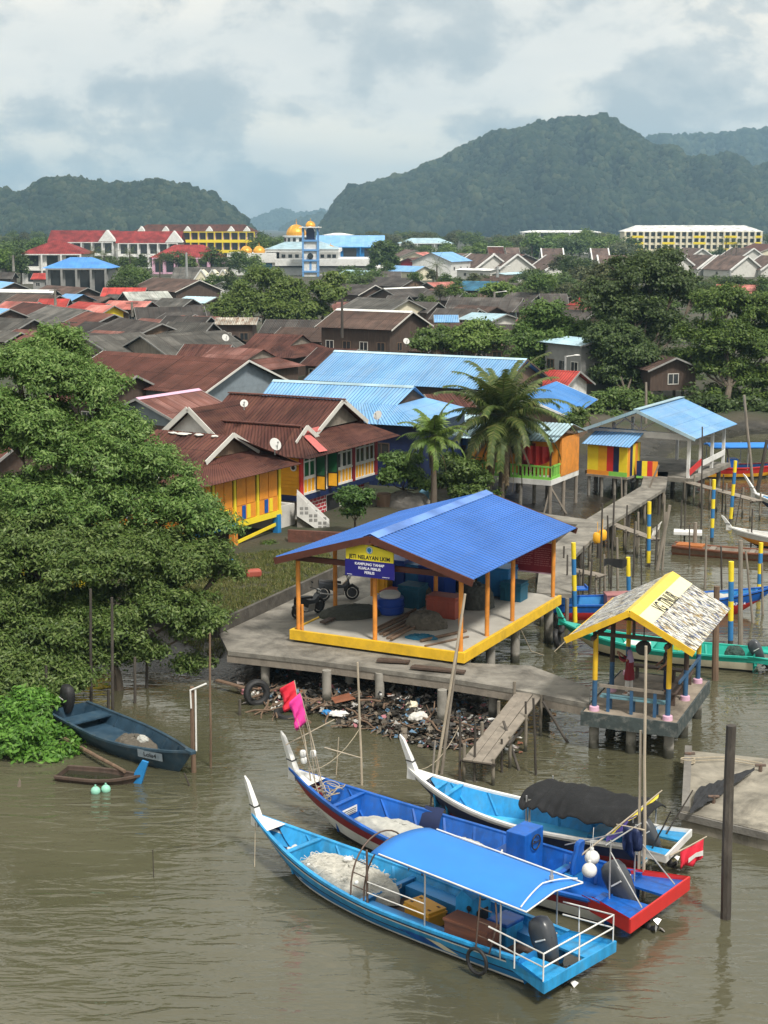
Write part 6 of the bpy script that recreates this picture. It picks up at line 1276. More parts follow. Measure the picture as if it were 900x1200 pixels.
person('person in a dark grey shirt and navy trousers standing by the right bench', swp(2.05, 3.1), SA+R(200), J, Rr, E_, [('shirt', tee, M['slate'] if 'slate' in M else mat('slate_shirt', (.045, .055, .07), .8, .12, 5)), ('shirt_sleeves', tee2, M['engine']), ('trousers', jn, M['navy']), ('hair', hr, M['black']), ('shoes', shoe(), M['black']), ('eyes', eye, M['black']), ('mouth', mth, M['redcrate'])], 1.7)
bg_ = MB(); bg_.ball((0, 0, 0), (.27, .25, .27), 14, 0, .07); bg_.tube([(0, 0, .2), (0, 0, .9)], .02, 5); tag(bg_.build('bag', M['sack'], None, True, loc=swp(1.35, 2.6, 2.95)), 'dark round bag hanging from a roof beam beside the person in lilac', 'bag')

# ------------------------------------------------------------------ concrete pontoon with black cloth
pts = [G(799, 951, .55), G(803, 879, .55), G(940, 893, .55), G(955, 988, .55)]
pn = thing('pontoon', 'pale concrete pontoon slab floating at the right edge', 'pontoon', (0, 0, 0)); prism([p.xy for p in pts], -.5, .55).build('slab', mat('pale_pontoon_concrete', (.25, .228, .185), .85, .28, .8, .7, (.13, .12, .1), .3, 14, blot=.55), pn)
q = MB(); q.beam(pts[0]+Vector((0, .1, -.12)), pts[3]+Vector((0, .1, -.12)), .3, .2); q.beam(pts[0]+Vector((.1, 0, .08)), pts[1]+Vector((.1, 0, .08)), .22, .16); q.build('rim', M['concrete_dk'], pn)
for px, py in ((808, 890), (891, 904), (836, 941)): q = MB(); p = G(px, py, .55); q.tube([p, p+Vector((0, 0, .22))], .06, 8); q.tube([p+Vector((-.16, 0, .2)), p+Vector((.16, 0, .2))], .045, 8); q.build('mooring_cleat', M['rustpipe'], pn, True)
cl = MB(); rows = []
for i in range(15):
    t = i/14; p = G(812+t*72, 944-t*38, .6); hw = 1.0*(1-t)**.8+.1; rows.append([p+Vector((.3*hw*s_*2, hw*s_*1.9, .05+.12*abs(math.sin(i*1.7+s_*5))+.05*math.sin(i*3+s_*9))) for s_ in [k_/6-.5 for k_ in range(7)]])
cl.loft(rows); o = cl.build('cloth', M['blackcloth'] if 'blackcloth' in M else mat('black_shade_cloth', (.022, .023, .026), .85, .3, 6, .3, (.06, .06, .065), .8, 40), None, True, sub=1); tag(o, 'crumpled black shade cloth lying across the pale pontoon', 'cloth')
rope = MB()
for y_o in (0, .25): rope.tube([G(806, 893, .6)+Vector((0, y_o, .04)), G(850, 891, .6)+Vector((0, y_o, .03)), G(895, 899, .6)+Vector((0, y_o, .04))], .02, 5)
for i in range(3): rope.tube([G(806, 893, .62)+Vector((.22*math.cos(a+i), .14*math.sin(a+i), .05*i)) for a in [2*math.pi*j/10 for j in range(11)]], .022, 5)
tag(rope.build('rope', M['rope'], None, True), 'coiled pale mooring ropes along the back of the pontoon', 'rope')
# ------------------------------------------------------------------ boats
M['bluegrey'] = mat('worn_blue_grey_paint', (.03, .062, .092), .55, .25, 2.5, .6, (.13, .14, .14)); M['bluegrey_in'] = mat('faded_boat_inside', (.022, .055, .09), .6, .25, 2.5, .6, (.07, .10, .12))
M['rustorange'] = mat('rust_orange_board', (.36, .12, .03), .7, .25, 3, .5, (.15, .07, .04)); M['worngrey'] = mat('worn_grey_patch', (.20, .24, .27), .6, .2, 5, .5, (.08, .12, .16)); M['canvas'] = mat('blue_canvas', (.028, .20, .62), .7, .08, 1.2, .15, (.06, .25, .6), .12, 9)
M['blackcloth2'] = mat('black_net_cloth', (.009, .0095, .011), .9, .3, 5, .3, (.05, .05, .055), .7, 35)
M['boatwood'] = mat('red_brown_wood', (.20, .075, .04), .6, .25, 2, .4, (.1, .06, .045), .25, 20, stretch=(.4, 3, 3))
M['crateyel'] = mat('ochre_plastic_crate', (.62, .30, .025), .5, .08, 4, .25, (.35, .2, .06))
def outboard(parent, p, tilt=35, m='engine', s=1.0, rz=0):
    """outboard motor hung on the stern: cowl, leg, gearcase, propeller. local +x = forward"""
    T = Matrix.Translation(p) @ Matrix.Rotation(R(rz), 4, 'Z') @ Matrix.Rotation(R(tilt), 4, 'Y') @ Matrix.Scale(s, 4)
    mb = MB(); rings = []
    for z, x0, x1, y in ((-.18, -.20, .12, .11), (.0, -.26, .18, .16), (.25, -.32, .22, .19), (.5, -.34, .2, .18), (.66, -.28, .12, .14), (.71, -.16, .02, .07)):
        rings.append([T @ Vector(((x0+x1)/2+(x1-x0)/2*math.copysign(abs(math.cos(a))**.6, math.cos(a)), y*math.copysign(abs(math.sin(a))**.6, math.sin(a)), z)) for a in [2*math.pi*i/16 for i in range(16)]])
    mb.loft(rings, 0, True); mb.add(rings[-1], [tuple(range(16))]); mb.add(rings[0], [tuple(range(16))[::-1]]); o = mb.build('outboard_motor', M[m], parent, 50)
    g = MB(); g.box(-.25, -.205, .26, .02, -.19, .29, 0, T); g.build('cowl_stripe', M['white'], o); g = MB(); g.box(-.25, .19, .26, .02, .205, .29, 0, T); g.build('cowl_stripe', M['white'], o)
    l_ = MB(); l_.loft([[T @ Vector((x+.09*k*math.cos(a), .05*k*math.sin(a), z)) for a in [2*math.pi*i/10 for i in range(10)]] for z, x, k in ((.04, -.06, 1.6), (-.3, -.08, 1.2), (-.7, -.1, 1.0), (-.95, -.1, 1.1))], 0, True); l_.box(-.2, -.09, -.5, .12, .09, -.47, 0, T); l_.box(-.32, -.1, -.66, .05, .1, -.63, 0, T); l_.build('drive_leg', M['black'], o, True)
    q = MB(); q.loft([[T @ Vector((x, .06*k*math.cos(a), -.82+.06*k*math.sin(a))) for a in [2*math.pi*i/10 for i in range(10)]] for x, k in ((.14, .1), (.05, .9), (-.15, 1.1), (-.3, .8), (-.34, .3))], 0, True); q.add([T @ Vector(v_) for v_ in ((.04, -.01, -.86), (-.2, -.01, -.86), (-.22, -.01, -1.06), (.04, .01, -.86), (-.2, .01, -.86), (-.22, .01, -1.06))], [(0, 1, 2), (5, 4, 3)]); q.build('gearcase', M['black'], o, True)
    q = MB()
    for k in range(3):
        a = 2*math.pi*k/3; q.add([T @ Vector((-.36+dx, r_*math.cos(a+da), -.82+r_*math.sin(a+da))) for r_, da, dx in ((.03, 0, .02), (.15, -.5, .05), (.17, 0, 0), (.15, .5, -.04))], [(0, 1, 2, 3)])
    q.build('propeller', M['steel'], o); return o
def boat(name, label, stern, ang, Lb, B, zg=.62, zb=1.15, zs=.72, rows=None, inner='sky', gun='sky', post='white', posth=1.0, floor=.16, thwarts=(), tm=None, sternw=.82, rake=1.7, lean=.42, fm=None, ribs=0, keelz=-.3):
    t_ = thing(name, label, 'boat', (stern[0], stern[1], 0), ang); n = 34
    hb = lambda s: B/2*(sternw+(1-sternw)*math.sin(min(1, s/.5)*math.pi/2))*(1-(max(0, s-.40)/.60)**2.05*.985)
    sh = lambda s: zg+(zs-zg)*max(0, 1-s/.4)**2+(zb-zg)*max(0, (s-.35)/.65)**2.4
    rk = lambda s, f: -rake*f**1.3*s**4
    S_ = [1-(1-i/(n-1))**1.25 for i in range(n)]
    fr = [0]+[r_[0] for r_ in rows]; mats = [r_[1] for r_ in rows]; um = []; [um.append(x) for x in mats+['black'] if x not in um]
    side = lambda s, f, sg: (Lb*s+rk(s, f), sg*hb(s)*(1-.24*f**1.4), sh(s)*(1-f))
    mb = MB()
    for sg in (1, -1):
        rings = []
        for s in S_: rings.append([side(s, f, sg) for f in fr]+[(Lb*s+rk(s, 1.15), sg*hb(s)*.5, -.16), (Lb*s+rk(s, 1.3), 0, keelz*(1-s**6))])
        if sg < 0: rings = rings[::-1]
        mb.loft(rings, [um.index(x) for x in mats]+[um.index('black')]*2)
    tp = [side(0, f, 1) for f in fr]+[(0, hb(0)*.5, -.16), (0, 0, keelz), (0, -hb(0)*.5, -.16)]+[side(0, f, -1) for f in fr[::-1]]
    mb.add(tp, [tuple(range(len(tp)))], um.index(mats[0] if tm is None else tm) if (tm is None or tm in um) else 0)
    hu = mb.build('hull', [M[x] for x in um], t_, 35)
    ins = MB(); e = .055; sm = .93; ff = lambda s: 1-(floor+.25*max(0, s-.75))/sh(s)
    Si = [s*sm for s in S_]
    for sg in (1, -1):
        rings = [[(Lb*s+.0, sg*max(.0, hb(s)-e), sh(s)-.004), (Lb*s+rk(s, ff(s)*.45)-.03, sg*max(.0, hb(s)*.92-e), sh(s)*.55+(floor+.25*max(0, s-.75))*.45), (Lb*s+rk(s, ff(s))-.06, sg*max(.0, hb(s)*.82-e), floor+.25*max(0, s-.75))] for s in Si]
        if sg > 0: rings = rings[::-1]
        ins.loft(rings)
    ins.add([(.03, -hb(0)+e, sh(0)-.01), (.03, hb(0)-e, sh(0)-.01), (.03, hb(0)*.84-e, floor), (.03, -hb(0)*.84+e, floor)], [(0, 1, 2, 3)])
    io = ins.build('inner_sides', M[inner], t_, 35)
    fl = MB(); fl.loft([[(Lb*s+rk(s, ff(s))-.06, -max(0, hb(s)*.82-e), floor+.25*max(0, s-.75)), (Lb*s+rk(s, ff(s))-.06, max(0, hb(s)*.82-e), floor+.25*max(0, s-.75))] for s in Si]); fl.build('floor', M[fm or inner], t_)
    gw = MB()
    for sg in (1, -1):
        rings = []
        for s in S_:
            y = hb(s); z = sh(s); x = Lb*s; rings.append([(x, sg*(y+.035), z-.05), (x, sg*(y+.035), z+.022), (x, sg*max(0, y-.07), z+.022), (x, sg*max(0, y-.07), z-.05), (x, sg*(y+.035), z-.05)])
        gw.loft(rings if sg > 0 else rings[::-1])
    gw.build('gunwale', M[gun], t_, 30)
    if ribs:
        for k in range(ribs):
            s = .12+.72*k/(ribs-1)
            for sg in (1, -1): rb = MB(); rb.beam((Lb*s, sg*(hb(s)-e-.01), sh(s)-.05), (Lb*s+rk(s, ff(s))-.06, sg*(hb(s)*.82-e), floor+.02), .07, .05); rb.build('rib', M[inner], io)
    if post:
        z0 = zb; w0, w1 = .15, .105; bp_ = MB(); rr = []
        for t, wx, wy in ((-.32, .30, .13), (0, .26, .14), (.12, .22, .13), (.34, .18, .115), (.86, .125, .075), (1.0, .02, .03)):
            x = Lb-.10+lean*max(0, t)*posth*(.65+.35*t); z = z0+t*posth; 
            rr.append([(x-wx/2*1.2, -wy*.75, z), (x+wx/2, -wy*.28, z-.02), (x+wx/2, wy*.28, z-.02), (x-wx/2*1.2, wy*.75, z)])
        bp_.loft(rr, 0, True); bp_.add(rr[-1], [(0, 1, 2, 3)]); bo = bp_.build('bow_post', M[post], t_, 25)
        bd = MB(); x = Lb-.10+lean*.24*posth*.73; z = z0+.24*posth; bd.tube([(x-.15, -.1, z), (x+.11, -.04, z), (x+.11, .04, z), (x-.15, .1, z), (x-.15, -.1, z)], .02, 5); bd.build('rope_band', M['black'], bo)
        cn = MB(); q = [s for s in S_ if s > .895]; cn.loft([[(Lb*s, -hb(s)+.02, sh(s)+.026), (Lb*s, hb(s)-.02, sh(s)+.026)] for s in q]); cn.build('bow_cap', M[post], t_)
    for s0, wd, zz, mm in thwarts:
        q = MB(); y = hb(s0)*.97-e; q.box(Lb*s0-wd/2, -y, sh(s0)*zz-.05, Lb*s0+wd/2, y, sh(s0)*zz); q.build('thwart', M[mm], t_)
    t_['_L'] = Lb; return t_, hb, sh
def bulkhead(t_, hb, sh, Lb, s, m, floor=.16, top=.0):
    q = MB(); y = hb(s)-.06; z = sh(s)-.03-top; q.add([(Lb*s+dx, yy, zz) for dx in (-.03, .03) for yy, zz in ((-y*.68, floor), (y*.68, floor), (y, z), (-y, z))], [(3, 2, 1, 0), (4, 5, 6, 7), (0, 1, 5, 4), (1, 2, 6, 5), (2, 3, 7, 6), (3, 0, 4, 7)]); q.box(Lb*s-.07, -y, z, Lb*s+.07, y, z+.03); return q.build('bulkhead', M[m], t_)
def stern_frame(t_, hb, z, ext, wd, m_side, m_in, h=.26, inset=.0):
    """box frame carried out behind the transom round the motor"""
    y = wd/2; q = MB(); q.box(-ext-.05, -y, z-h, -ext, y, z); q.build('stern_board', M[m_side], t_)
    for sg in (1, -1):
        a = hb(0)*.98; q = MB(); pts = [(.55, sg*a, z-.02), (-ext, sg*y, z)]; q.add([(.55, sg*a, z), (-ext, sg*y, z), (-ext, sg*y, z-h), (.3, sg*a*.98, z-h*1.1)], [(0, 1, 2, 3) if sg < 0 else (3, 2, 1, 0)])
        q.add([(.3, sg*(a-.06), z-.0), (-ext, sg*(y-.05), z), (-ext, sg*(y-.05), z-h), (.2, sg*(a-.06), z-h)], [(0, 1, 2, 3) if sg > 0 else (3, 2, 1, 0)]); q.build('stern_side', M[m_side], t_)
        q = MB(); q.add([(.3, sg*a, z-.10), (-ext, sg*(y-.02), z-.10), (-ext, sg*.36, z-.10), (.3, sg*.40, z-.10), (.3, sg*a, z-.16), (-ext, sg*(y-.02), z-.16), (-ext, sg*.36, z-.16), (.3, sg*.40, z-.16)], [(0, 1, 2, 3), (7, 6, 5, 4), (3, 2, 6, 7), (2, 1, 5, 6)]); q.build('stern_deck', M[m_in], t_)
def inboat(t_, x, y, z):
    c, s = math.cos(t_.rotation_euler.z), math.sin(t_.rotation_euler.z); return Vector((t_.location.x+x*c-y*s, t_.location.y+x*s+y*c, z))

# 1 -- sky blue boat with the blue canopy, nearest the camera (its port side, +y, faces the camera)
A1 = R(136.8); b1, hb, sh = boat('fishing_boat', 'sky blue fishing boat with a blue canopy, nearest to the camera', (3.7, 33.0), A1, 10.0, 2.35, .62, 1.2, .70,
    [(.16, 'midblue'), (.22, 'navy'), (.28, 'white'), (.56, 'sky'), (.62, 'navy'), (.84, 'midblue'), (.93, 'white'), (1.0, 'black')], 'sky', 'sky', 'white', 1.0, ribs=9, fm='sky_floor')
bulkhead(b1, hb, sh, 10, .80, 'sky'); bulkhead(b1, hb, sh, 10, .50, 'midblue', top=.1)
q = MB(); y = hb(.2)-.1
for sg in (1, -1): q.add([(.4, sg*(hb(.04)-.08), .46), (4.9, sg*(hb(.49)-.08), .46), (4.9, sg*(hb(.49)-.55), .46), (.4, sg*(hb(.04)-.5), .46), (.4, sg*(hb(.04)-.5), .16), (4.9, sg*(hb(.49)-.55), .16)], [(0, 1, 2, 3) if sg < 0 else (3, 2, 1, 0), (2, 5, 4, 3)])
q.build('side_deck', M['midblue'], b1)
q = MB(); q.add([(.5, -.62, .175), (4.9, -.62, .175), (4.9, .62, .175), (.5, .62, .175)], [(0, 1, 2, 3)]); q.build('deck_mat', M['wood'], b1)
mk = MB()
for x0, x1, mm in ((2.0, 2.45, 0), (2.5, 3.2, 1), (3.25, 3.35, 1)):
    f0, f1 = .47, .78; P_ = lambda x, f: (x, hb(x/10)*(1-.24*f**1.4)+.006, sh(x/10)*(1-f)); mk.quad(P_(x0+.3, f0), P_(x1+.3, f0), P_(x1-.2, f1), P_(x0-.2, f1), mm)
mk.build('hull_flash', [M['cream'], M['blue']], b1)
stern_frame(b1, hb, .66, 1.0, 2.75, 'sky', 'sky', .27)
outboard(b1, (-.15, .1, .62), 28, 'engine', 1.15)
cv = MB(); rings = []
for i in range(15):
    x = -.25+4.75*i/14; rings.append([(x, y_, 2.16-.16*(y_/1.05)**2-.05*(1-i/14)-.012*math.sin(i*1.57*2)**2) for y_ in [-1.08+2.16*j/12 for j in range(13)]])
cv.loft(rings[::-1]); cvo = cv.build('canopy', M['canvas'], b1, True); sd_ = cvo.modifiers.new('th', 'SOLIDIFY'); sd_.thickness = .025
q = MB(); q.loft([[(.02+k*.3, y_, 2.47-.16*(y_/1.05)**2+.03*(1-abs(k-.5)*2)) for y_ in [-1.06+2.12*j/12 for j in range(13)]] for k in (0, .25, .5, .75, 1)]); q = MB()
q.tube([(x_, y_, 2.19-.16*(y_/1.05)**2) for x_, y_ in [(.09-.34*abs(j/12-.5)*1.2, -1.06+2.12*j/12) for j in range(13)]], .018, 6); q.build('canopy_trim', M['white'], cvo, True)
q = MB()
for yy in (-1.07, 1.07): q.tube([(-.27, yy, 1.97), (2.0, yy, 2.0), (4.25, yy, 2.02)], .02, 6)
q.tube([(-.27, -1.07, 1.96), (-.27, 0, 2.11), (-.27, 1.07, 1.96)], .018, 6); q.build('canopy_edge_rail', M['white'], b1, True)
for x0, x1 in ((4.5, 4.75), (4.95, 5.2)):
    q = MB(); q.tube([(x1+.25*math.sin(a)*0, 1.08*math.cos(a), .62+1.38*math.sin(a)**.8) for a in [math.pi*i/16 for i in range(17)]], .022, 6); q.build('hoop', M['rustpipe'], b1, True)
q = MB()
for z in (.9, 1.25, 1.6): q.tube([(4.75, 1.02, z), (5.2, 1.0, z)], .015, 5)
q.tube([(4.62, 1.08, .55), (4.66, 1.06, 2.0)], .03, 6); q.build('hoop_rungs', M['rustpipe'], b1, True)
for x in (.45, 2.75):
    for sg in (1, -1): q = MB(); q.tube([(x, sg*1.07, .6), (x, sg*1.06, 1.99)], .022, 6); q.build('canopy_post', M['steel'], b1, True)
q = MB(); q.tube([(.75, 1.09, .62), (.55, 1.07, 1.4), (.62, 1.05, 1.99)], .02, 6); q.tube([(1.15, 1.09, .62), (1.05, 1.06, 1.99)], .02, 6)
for z in (.95, 1.3, 1.65): q.tube([(.7, 1.08, z), (1.1, 1.07, z)], .014, 5)
q.build('ladder', M['rustpipe'], b1, True)
q = MB(); q.tube([(2.75, 1.1, .95), (4.6, 1.1, .92)], .014, 5); q.tube([(2.75, 1.1, 1.22), (4.6, 1.1, 1.2)], .014, 5); q.build('side_rail', M['white'], b1, True)
q = MB(); y = 1.33
for z in (.98, 1.3): q.tube([(.75, 1.12, z), (-.98, y, z), (-.98, -y, z), (.3, -1.1, z)], .02, 6)
for p_ in ((-.98, y), (-.98, -y), (-.98, 0), (-.1, 1.24), (-.1, -1.2)): q.tube([(p_[0], p_[1], .62), (p_[0], p_[1], 1.3)], .018, 6)
q.build('stern_rail', M['white'], b1, True)
co = MB(); co.add([(x, y, z) for y in (-.75, -.05) for x, z in ((2.2, .16), (2.75, .16), (2.75, 1.0), (2.55, 1.25), (2.2, 1.1))], [(0, 1, 2, 3, 4), (9, 8, 7, 6, 5)]+[(i, i+5, (i+1) % 5+5, (i+1) % 5) for i in range(5)]); coo = co.build('console', M['sky'], b1, bev=.02)
co = MB(); co.box(2.16, -.6, .3, 2.199, -.2, .75); co.build('locker_opening', M['black'], coo); co = MB(); co.tube([(2.12+.05*math.cos(a)*0, -.4+.17*math.cos(a), 1.16+.14*math.sin(a)) for a in [2*math.pi*i/16 for i in range(17)]], .016, 6); co.tube([(2.12, -.55, 1.16), (2.12, -.25, 1.16)], .012, 5); co.tube([(2.12, -.4, 1.16), (2.4, -.4, 1.1)], .02, 5); co.build('steering_wheel', M['black'], coo, True)
co = MB(); co.lathe([(.07, 0), (.07, .02)], 12, M=Matrix.Translation((2.3, -.04, .85)) @ Matrix.Rotation(R(-90), 4, 'X')); co.tube([(2.3, -.02, .85), (2.28, 0, .55), (2.2, .02, .3)], .012, 5); co.build('throttle', M['black'], coo, True)
co = MB(); co.box(1.2, -.75, .16, 1.75, -.1, .66); so = co.build('seat_box', M['sky'], b1, bev=.02); co = MB(); co.box(1.18, -.77, .66, 1.77, -.08, .76); co.build('cushion', M['blue'], so, bev=.03)
co = MB(); co.tube([(1.0+.28*math.cos(a), 1.22, .40+.30*math.sin(a)) for a in [2*math.pi*i/22 for i in range(23)]], .045, 8); tag(co.build('tyre_fender', M['black'], None, True, loc=(0, 0, 0)), 'black rubber ring hanging on the side of the canopied sky blue boat', 'fender').matrix_world = Matrix.Translation((3.7, 33.0, 0)) @ Matrix.Rotation(A1, 4, 'Z')
o = heap('fishing_net', 'big pale monofilament net heaped in the bow of the sky blue boat', 'fishing net', inboat(b1, 6.35, .0, .22), 1.75, .74, .55, M['netwhite'], A1, .13, seed=11, disp=.14)
th = MB(); rn = random.Random(6)
for k in range(70):
    x, y = rn.uniform(-1.5, 1.5), rn.uniform(-.6, .6); z = .57*math.sqrt(max(0, 1-(x/1.8)**2-(y/.8)**2)); a = rn.uniform(0, 6); s_ = rn.uniform(.08, .22); th.tube([(x+s_*math.cos(a+t*.9)*(1-t*.1), y+s_*.7*math.sin(a+t*1.3), z+.05+.06*math.sin(t*2+k)) for t in range(5)], .008, 4)
th.build('net_strands', mat('net_strands', (.62, .60, .54), .8, .1), o)['kind'] = 'stuff'
for k, (x, y, z) in enumerate(((6.5, -.15, .84), (5.6, .45, .66), (7.4, .4, .58), (5.35, -.4, .66))):
    q = MB(); q.ball((0, 0, 0), (.13 if k == 0 else .07, .09 if k == 0 else .06, .08 if k == 0 else .06), 10); tag(q.build('net_float', M['white'], None, True, loc=inboat(b1, x, y, z), rz=k), 'small white float lying on the pale net in the sky blue boat', 'float', 'white floats on the pale net')
q = MB(); q.box(-.46, -.28, 0, .46, .28, .40); q.box(-.49, -.31, .30, .49, .31, .37); cr = thing('crate', 'ochre yellow plastic fish crate under the blue canopy', 'crate', inboat(b1, 3.55, .15, .18), A1+R(-8)); q.build('body', M['crateyel'], cr, bev=.015)
q = MB(); q.box(-.47, -.29, .40, .47, .29, .45); lo = q.build('lid', M['crateyel'], cr, bev=.012)
for x, y in ((-.33, -.15), (.33, -.15), (-.33, .15), (.33, .15)): q = MB(); q.box(x-.05, y-.03, .45, x+.05, y+.03, .456); q.build('lid_slot', M['wood'], lo)
q = MB(); q.box(-.62, -.26, 0, .62, .26, .36); cr = thing('chest', 'long red brown wooden chest on the near side of the canopied boat', 'chest', inboat(b1, 1.75, .52, .47), A1+R(3)); q.build('body', M['boatwood'], cr, bev=.01); q = MB(); q.box(-.65, -.29, .36, .65, .29, .43); q.build('lid', M['boatwood'], cr, bev=.01)
q = MB(); q.ball((0, 0, .0), (.15, .13, .1), 9, 0, .25); q.ball((.1, .1, .05), (.1, .09, .1), 9, 0, .3); tag(q.build('plastic_bag', M['offwhite'], None, True, loc=inboat(b1, 8.55, -.05, .5)), 'crumpled pale plastic bag in the bow of the sky blue boat', 'bag')
q = MB(); q.ball((0, 0, .0), (.14, .1, .09), 9, 0, .25); tag(q.build('plastic_bottle_bag', M['yellow2'], None, True, loc=inboat(b1, 8.35, .12, .46)), 'yellowish plastic bag beside the pale one in the sky blue bow', 'bag')
for k in range(4):
    q = MB(); q.lathe([(.09, 0), (.075, .06), (.03, .16), (.015, .2)], 10); q.tube([(0, 0, .2), (0, 0, .42)], .006, 4); tag(q.build('lamp', M['white'], None, True, loc=inboat(b1, 4.0-.42*k, -.95, 1.55)), 'small white bell shaped float hanging under the far canopy edge', 'float', 'white bell floats under the canopy')
q = MB(); q.tube([(0, 0, 0), (0, 0, .12)], .055, 10); q.tube([(0, 0, .12), (0, 0, .24)], .035, 10); tag(q.build('lantern', M['steel'], None, True, loc=inboat(b1, .1, -.35, 2.14)), 'small grey lantern standing on the rear edge of the blue canopy', 'lantern')

# 2 -- royal blue boat with the red stern
A2 = R(142.3); b2_, hb2, sh2 = boat('fishing_boat', 'royal blue fishing boat with a red stern board, middle of the three moored in front', (5.95, 36.05), A2, 11.0, 2.6, .68, 1.45, .74,
    [(.16, 'blue'), (.46, 'maroon'), (.86, 'white'), (1.0, 'black')], 'blue', 'blue', 'white', 1.05, ribs=9)
bulkhead(b2_, hb2, sh2, 11, .80, 'blue'); bulkhead(b2_, hb2, sh2, 11, .17, 'blue', top=.1)
stern_frame(b2_, hb2, .78, 1.05, 3.1, 'red', 'blue', .36); outboard(b2_, (-.2, .25, .68), 38, 'engine', 1.25)
q = MB(); q.box(8.72, -.30, .55, 8.745, .35, .75); q.build('name_plate', M['white'], b2_); q = MB()
for i in range(3): q.box(8.712, -.24, .68-.055*i, 8.72, .28-.1*(i % 2), .70-.055*i)
q.build('plate_lettering', M['engine'], b2_)
q = MB(); q.box(2.9, -.95, .16, 3.5, -.05, 1.35); q.box(3.5, -.85, .16, 3.9, -.15, .7); coo = q.build('console', M['blue'], b2_, bev=.02); q = MB(); q.tube([(2.84, -.5+.2*math.cos(a), 1.05+.2*math.sin(a)) for a in [2*math.pi*i/16 for i in range(17)]], .018, 6); q.tube([(2.84, -.7, 1.05), (2.84, -.3, 1.05)], .012, 5); q.tube([(2.84, -.5, 1.05), (2.95, -.5, 1.05)], .02, 5); q.build('steering_wheel', M['black'], coo, True)
q = MB(); q.add([(3.52, y, z) for y, z in ((.0, .16), (.75, .16), (.05, .85))]+[(3.56, y, z) for y, z in ((.0, .16), (.75, .16), (.05, .85))], [(0, 1, 2), (5, 4, 3), (0, 3, 4, 1), (1, 4, 5, 2), (2, 5, 3, 0)]); q.build('white_board', M['white'], b2_)
q = MB(); q.box(1.6, -.85, .16, 2.15, -.25, .52); so = q.build('seat_box', M['midblue'], b2_, bev=.02); q = MB(); rr = [[(1.62-.02*k+dx, -.55+w_*s_, z) for dx, s_ in ((0, -1), (.09, -.8), (.09, .8), (0, 1), (-.05, .8), (-.05, -.8))] for k, (z, w_) in enumerate(((.52, .26), (.75, .3), (1.0, .27), (1.15, .17), (1.3, .19), (1.4, .12)))]; q.loft(rr, 0, True); q.add(rr[-1], [(0, 1, 2, 3, 4, 5)]); q.build('seat_back', M['blue'], so, 40)
q = MB(); q.box(2.3, -.55, .17, 2.7, .1, .2); q.build('floor_pad', M['redcrate'], b2_)
for sg in (.85, -.85): q = MB(); q.tube([(-.0, sg*.75, .6), (.0, sg*.75, 2.2)], .022, 6); q.tube([(0, sg*.75, 1.9), (-1.02, sg*1.0, .8)], .018, 6); q.build('stern_post', M['steel'], b2_, True)
q = MB(); q.tube([(0, -.9, 2.15), (0, .9, 2.15)], .02, 6); q.tube([(0, -.5, 2.1), (2.2, -.9, 1.0)], .02, 6); q.build('stern_crossbar', M['steel'], b2_, True)
heap('tarpaulin', 'pale grey tarpaulin over nets in the royal blue boat', 'tarpaulin', inboat(b2_, 6.9, .1, .2), 1.7, .62, .55, M['tarpgrey'], A2, .12, seed=21)
heap('tarpaulin', 'smaller pale grey tarpaulin aft of the big one in the royal blue boat', 'tarpaulin', inboat(b2_, 4.9, .0, .2), 1.0, .62, .5, M['tarpgrey'], A2, .16, seed=22)
q = MB(); q.loft([[(x, y, z+.03*math.sin(x*9+y*7)) for x, z in ((0, .9), (.18, .7), (.3, .42), (.36, .2))] for y in (-.35, -.15, .1, .3)]); sd_ = tag(q.build('cloth', M['navy'], None, True, loc=inboat(b2_, 6.6, -1.2, .0), rz=A2+R(90)), 'dark navy cloth hung over the far side of the royal blue boat', 'cloth')
for k, (x, y) in enumerate(((.15, -.05), (-.05, .42))):
    fl = MB(); fl.ball((0, 0, 0), .19, 16); fl.tube([(0, 0, .17), (0, 0, .26)], .04, 6); fl.tube([(0, 0, .24), (.02, 0, .8)], .01, 4); tag(fl.build('buoy', M['white'], None, True, loc=inboat(b2_, x+.55, y+.35, 1.45-.12*k)), 'round white buoy hanging over the motor of the royal blue boat', 'buoy', 'white buoys over the blue boat motor')
# stick flags in its bow
M['flagred'] = mat('red_flag', (.72, .03, .06), .7, .08); M['flagpink'] = mat('pink_flag', (.78, .05, .32), .7, .08); M['flagyel'] = mat('yellow_flag', (.75, .62, .08), .7, .08); M['flagpurple'] = mat('purple_flag', (.08, .06, .25), .7, .1)
def flagpole(label, base, top, flagm, t0, t1, drop, rp=.018, name='marker_flag', side=(0, 0), wav=.06, taper=0.0, n=11):
    """a stick with cloth hung from its stretch t0..t1: drop (m) downward, side (m) shears the hem, taper narrows it"""
    base = Vector(base); top = Vector(top); t_ = thing(name, label, 'flag', base); q = MB(); d = top-base; q.tube([(0, 0, 0), d*.5+Vector((.03, 0, 0)), d], [rp*1.3, rp, rp*.7], 6); q.build('pole', M['bamboo'], t_, True)
    rows = []
    for i in range(n):
        u = i/(n-1); p = d*(t0+(t1-t0)*u); h = drop*(1-taper*abs(2*u-1))
        rows.append([p+Vector((side[0]*v+wav*.6*math.sin(u*9+v*3)*v, side[1]*v+wav*math.sin(u*14+v*4)*(.3+v), -h*v+.05*h*math.sin(u*6)*v)) for v in [k/6 for k in range(7)]])
    q = MB(); q.loft(rows); fo = q.build('flag', M[flagm], t_, True); fo.modifiers.new('th', 'SOLIDIFY').thickness = .008; return t_
fb = inboat(b2_, 10.0, .1, .6)
flagpole('red triangular flag hanging from a stick in the bow of the royal blue boat', fb, D(345, 797, 42.4), 'flagred', .80, .995, .30, side=(-.40, .06), taper=.25)
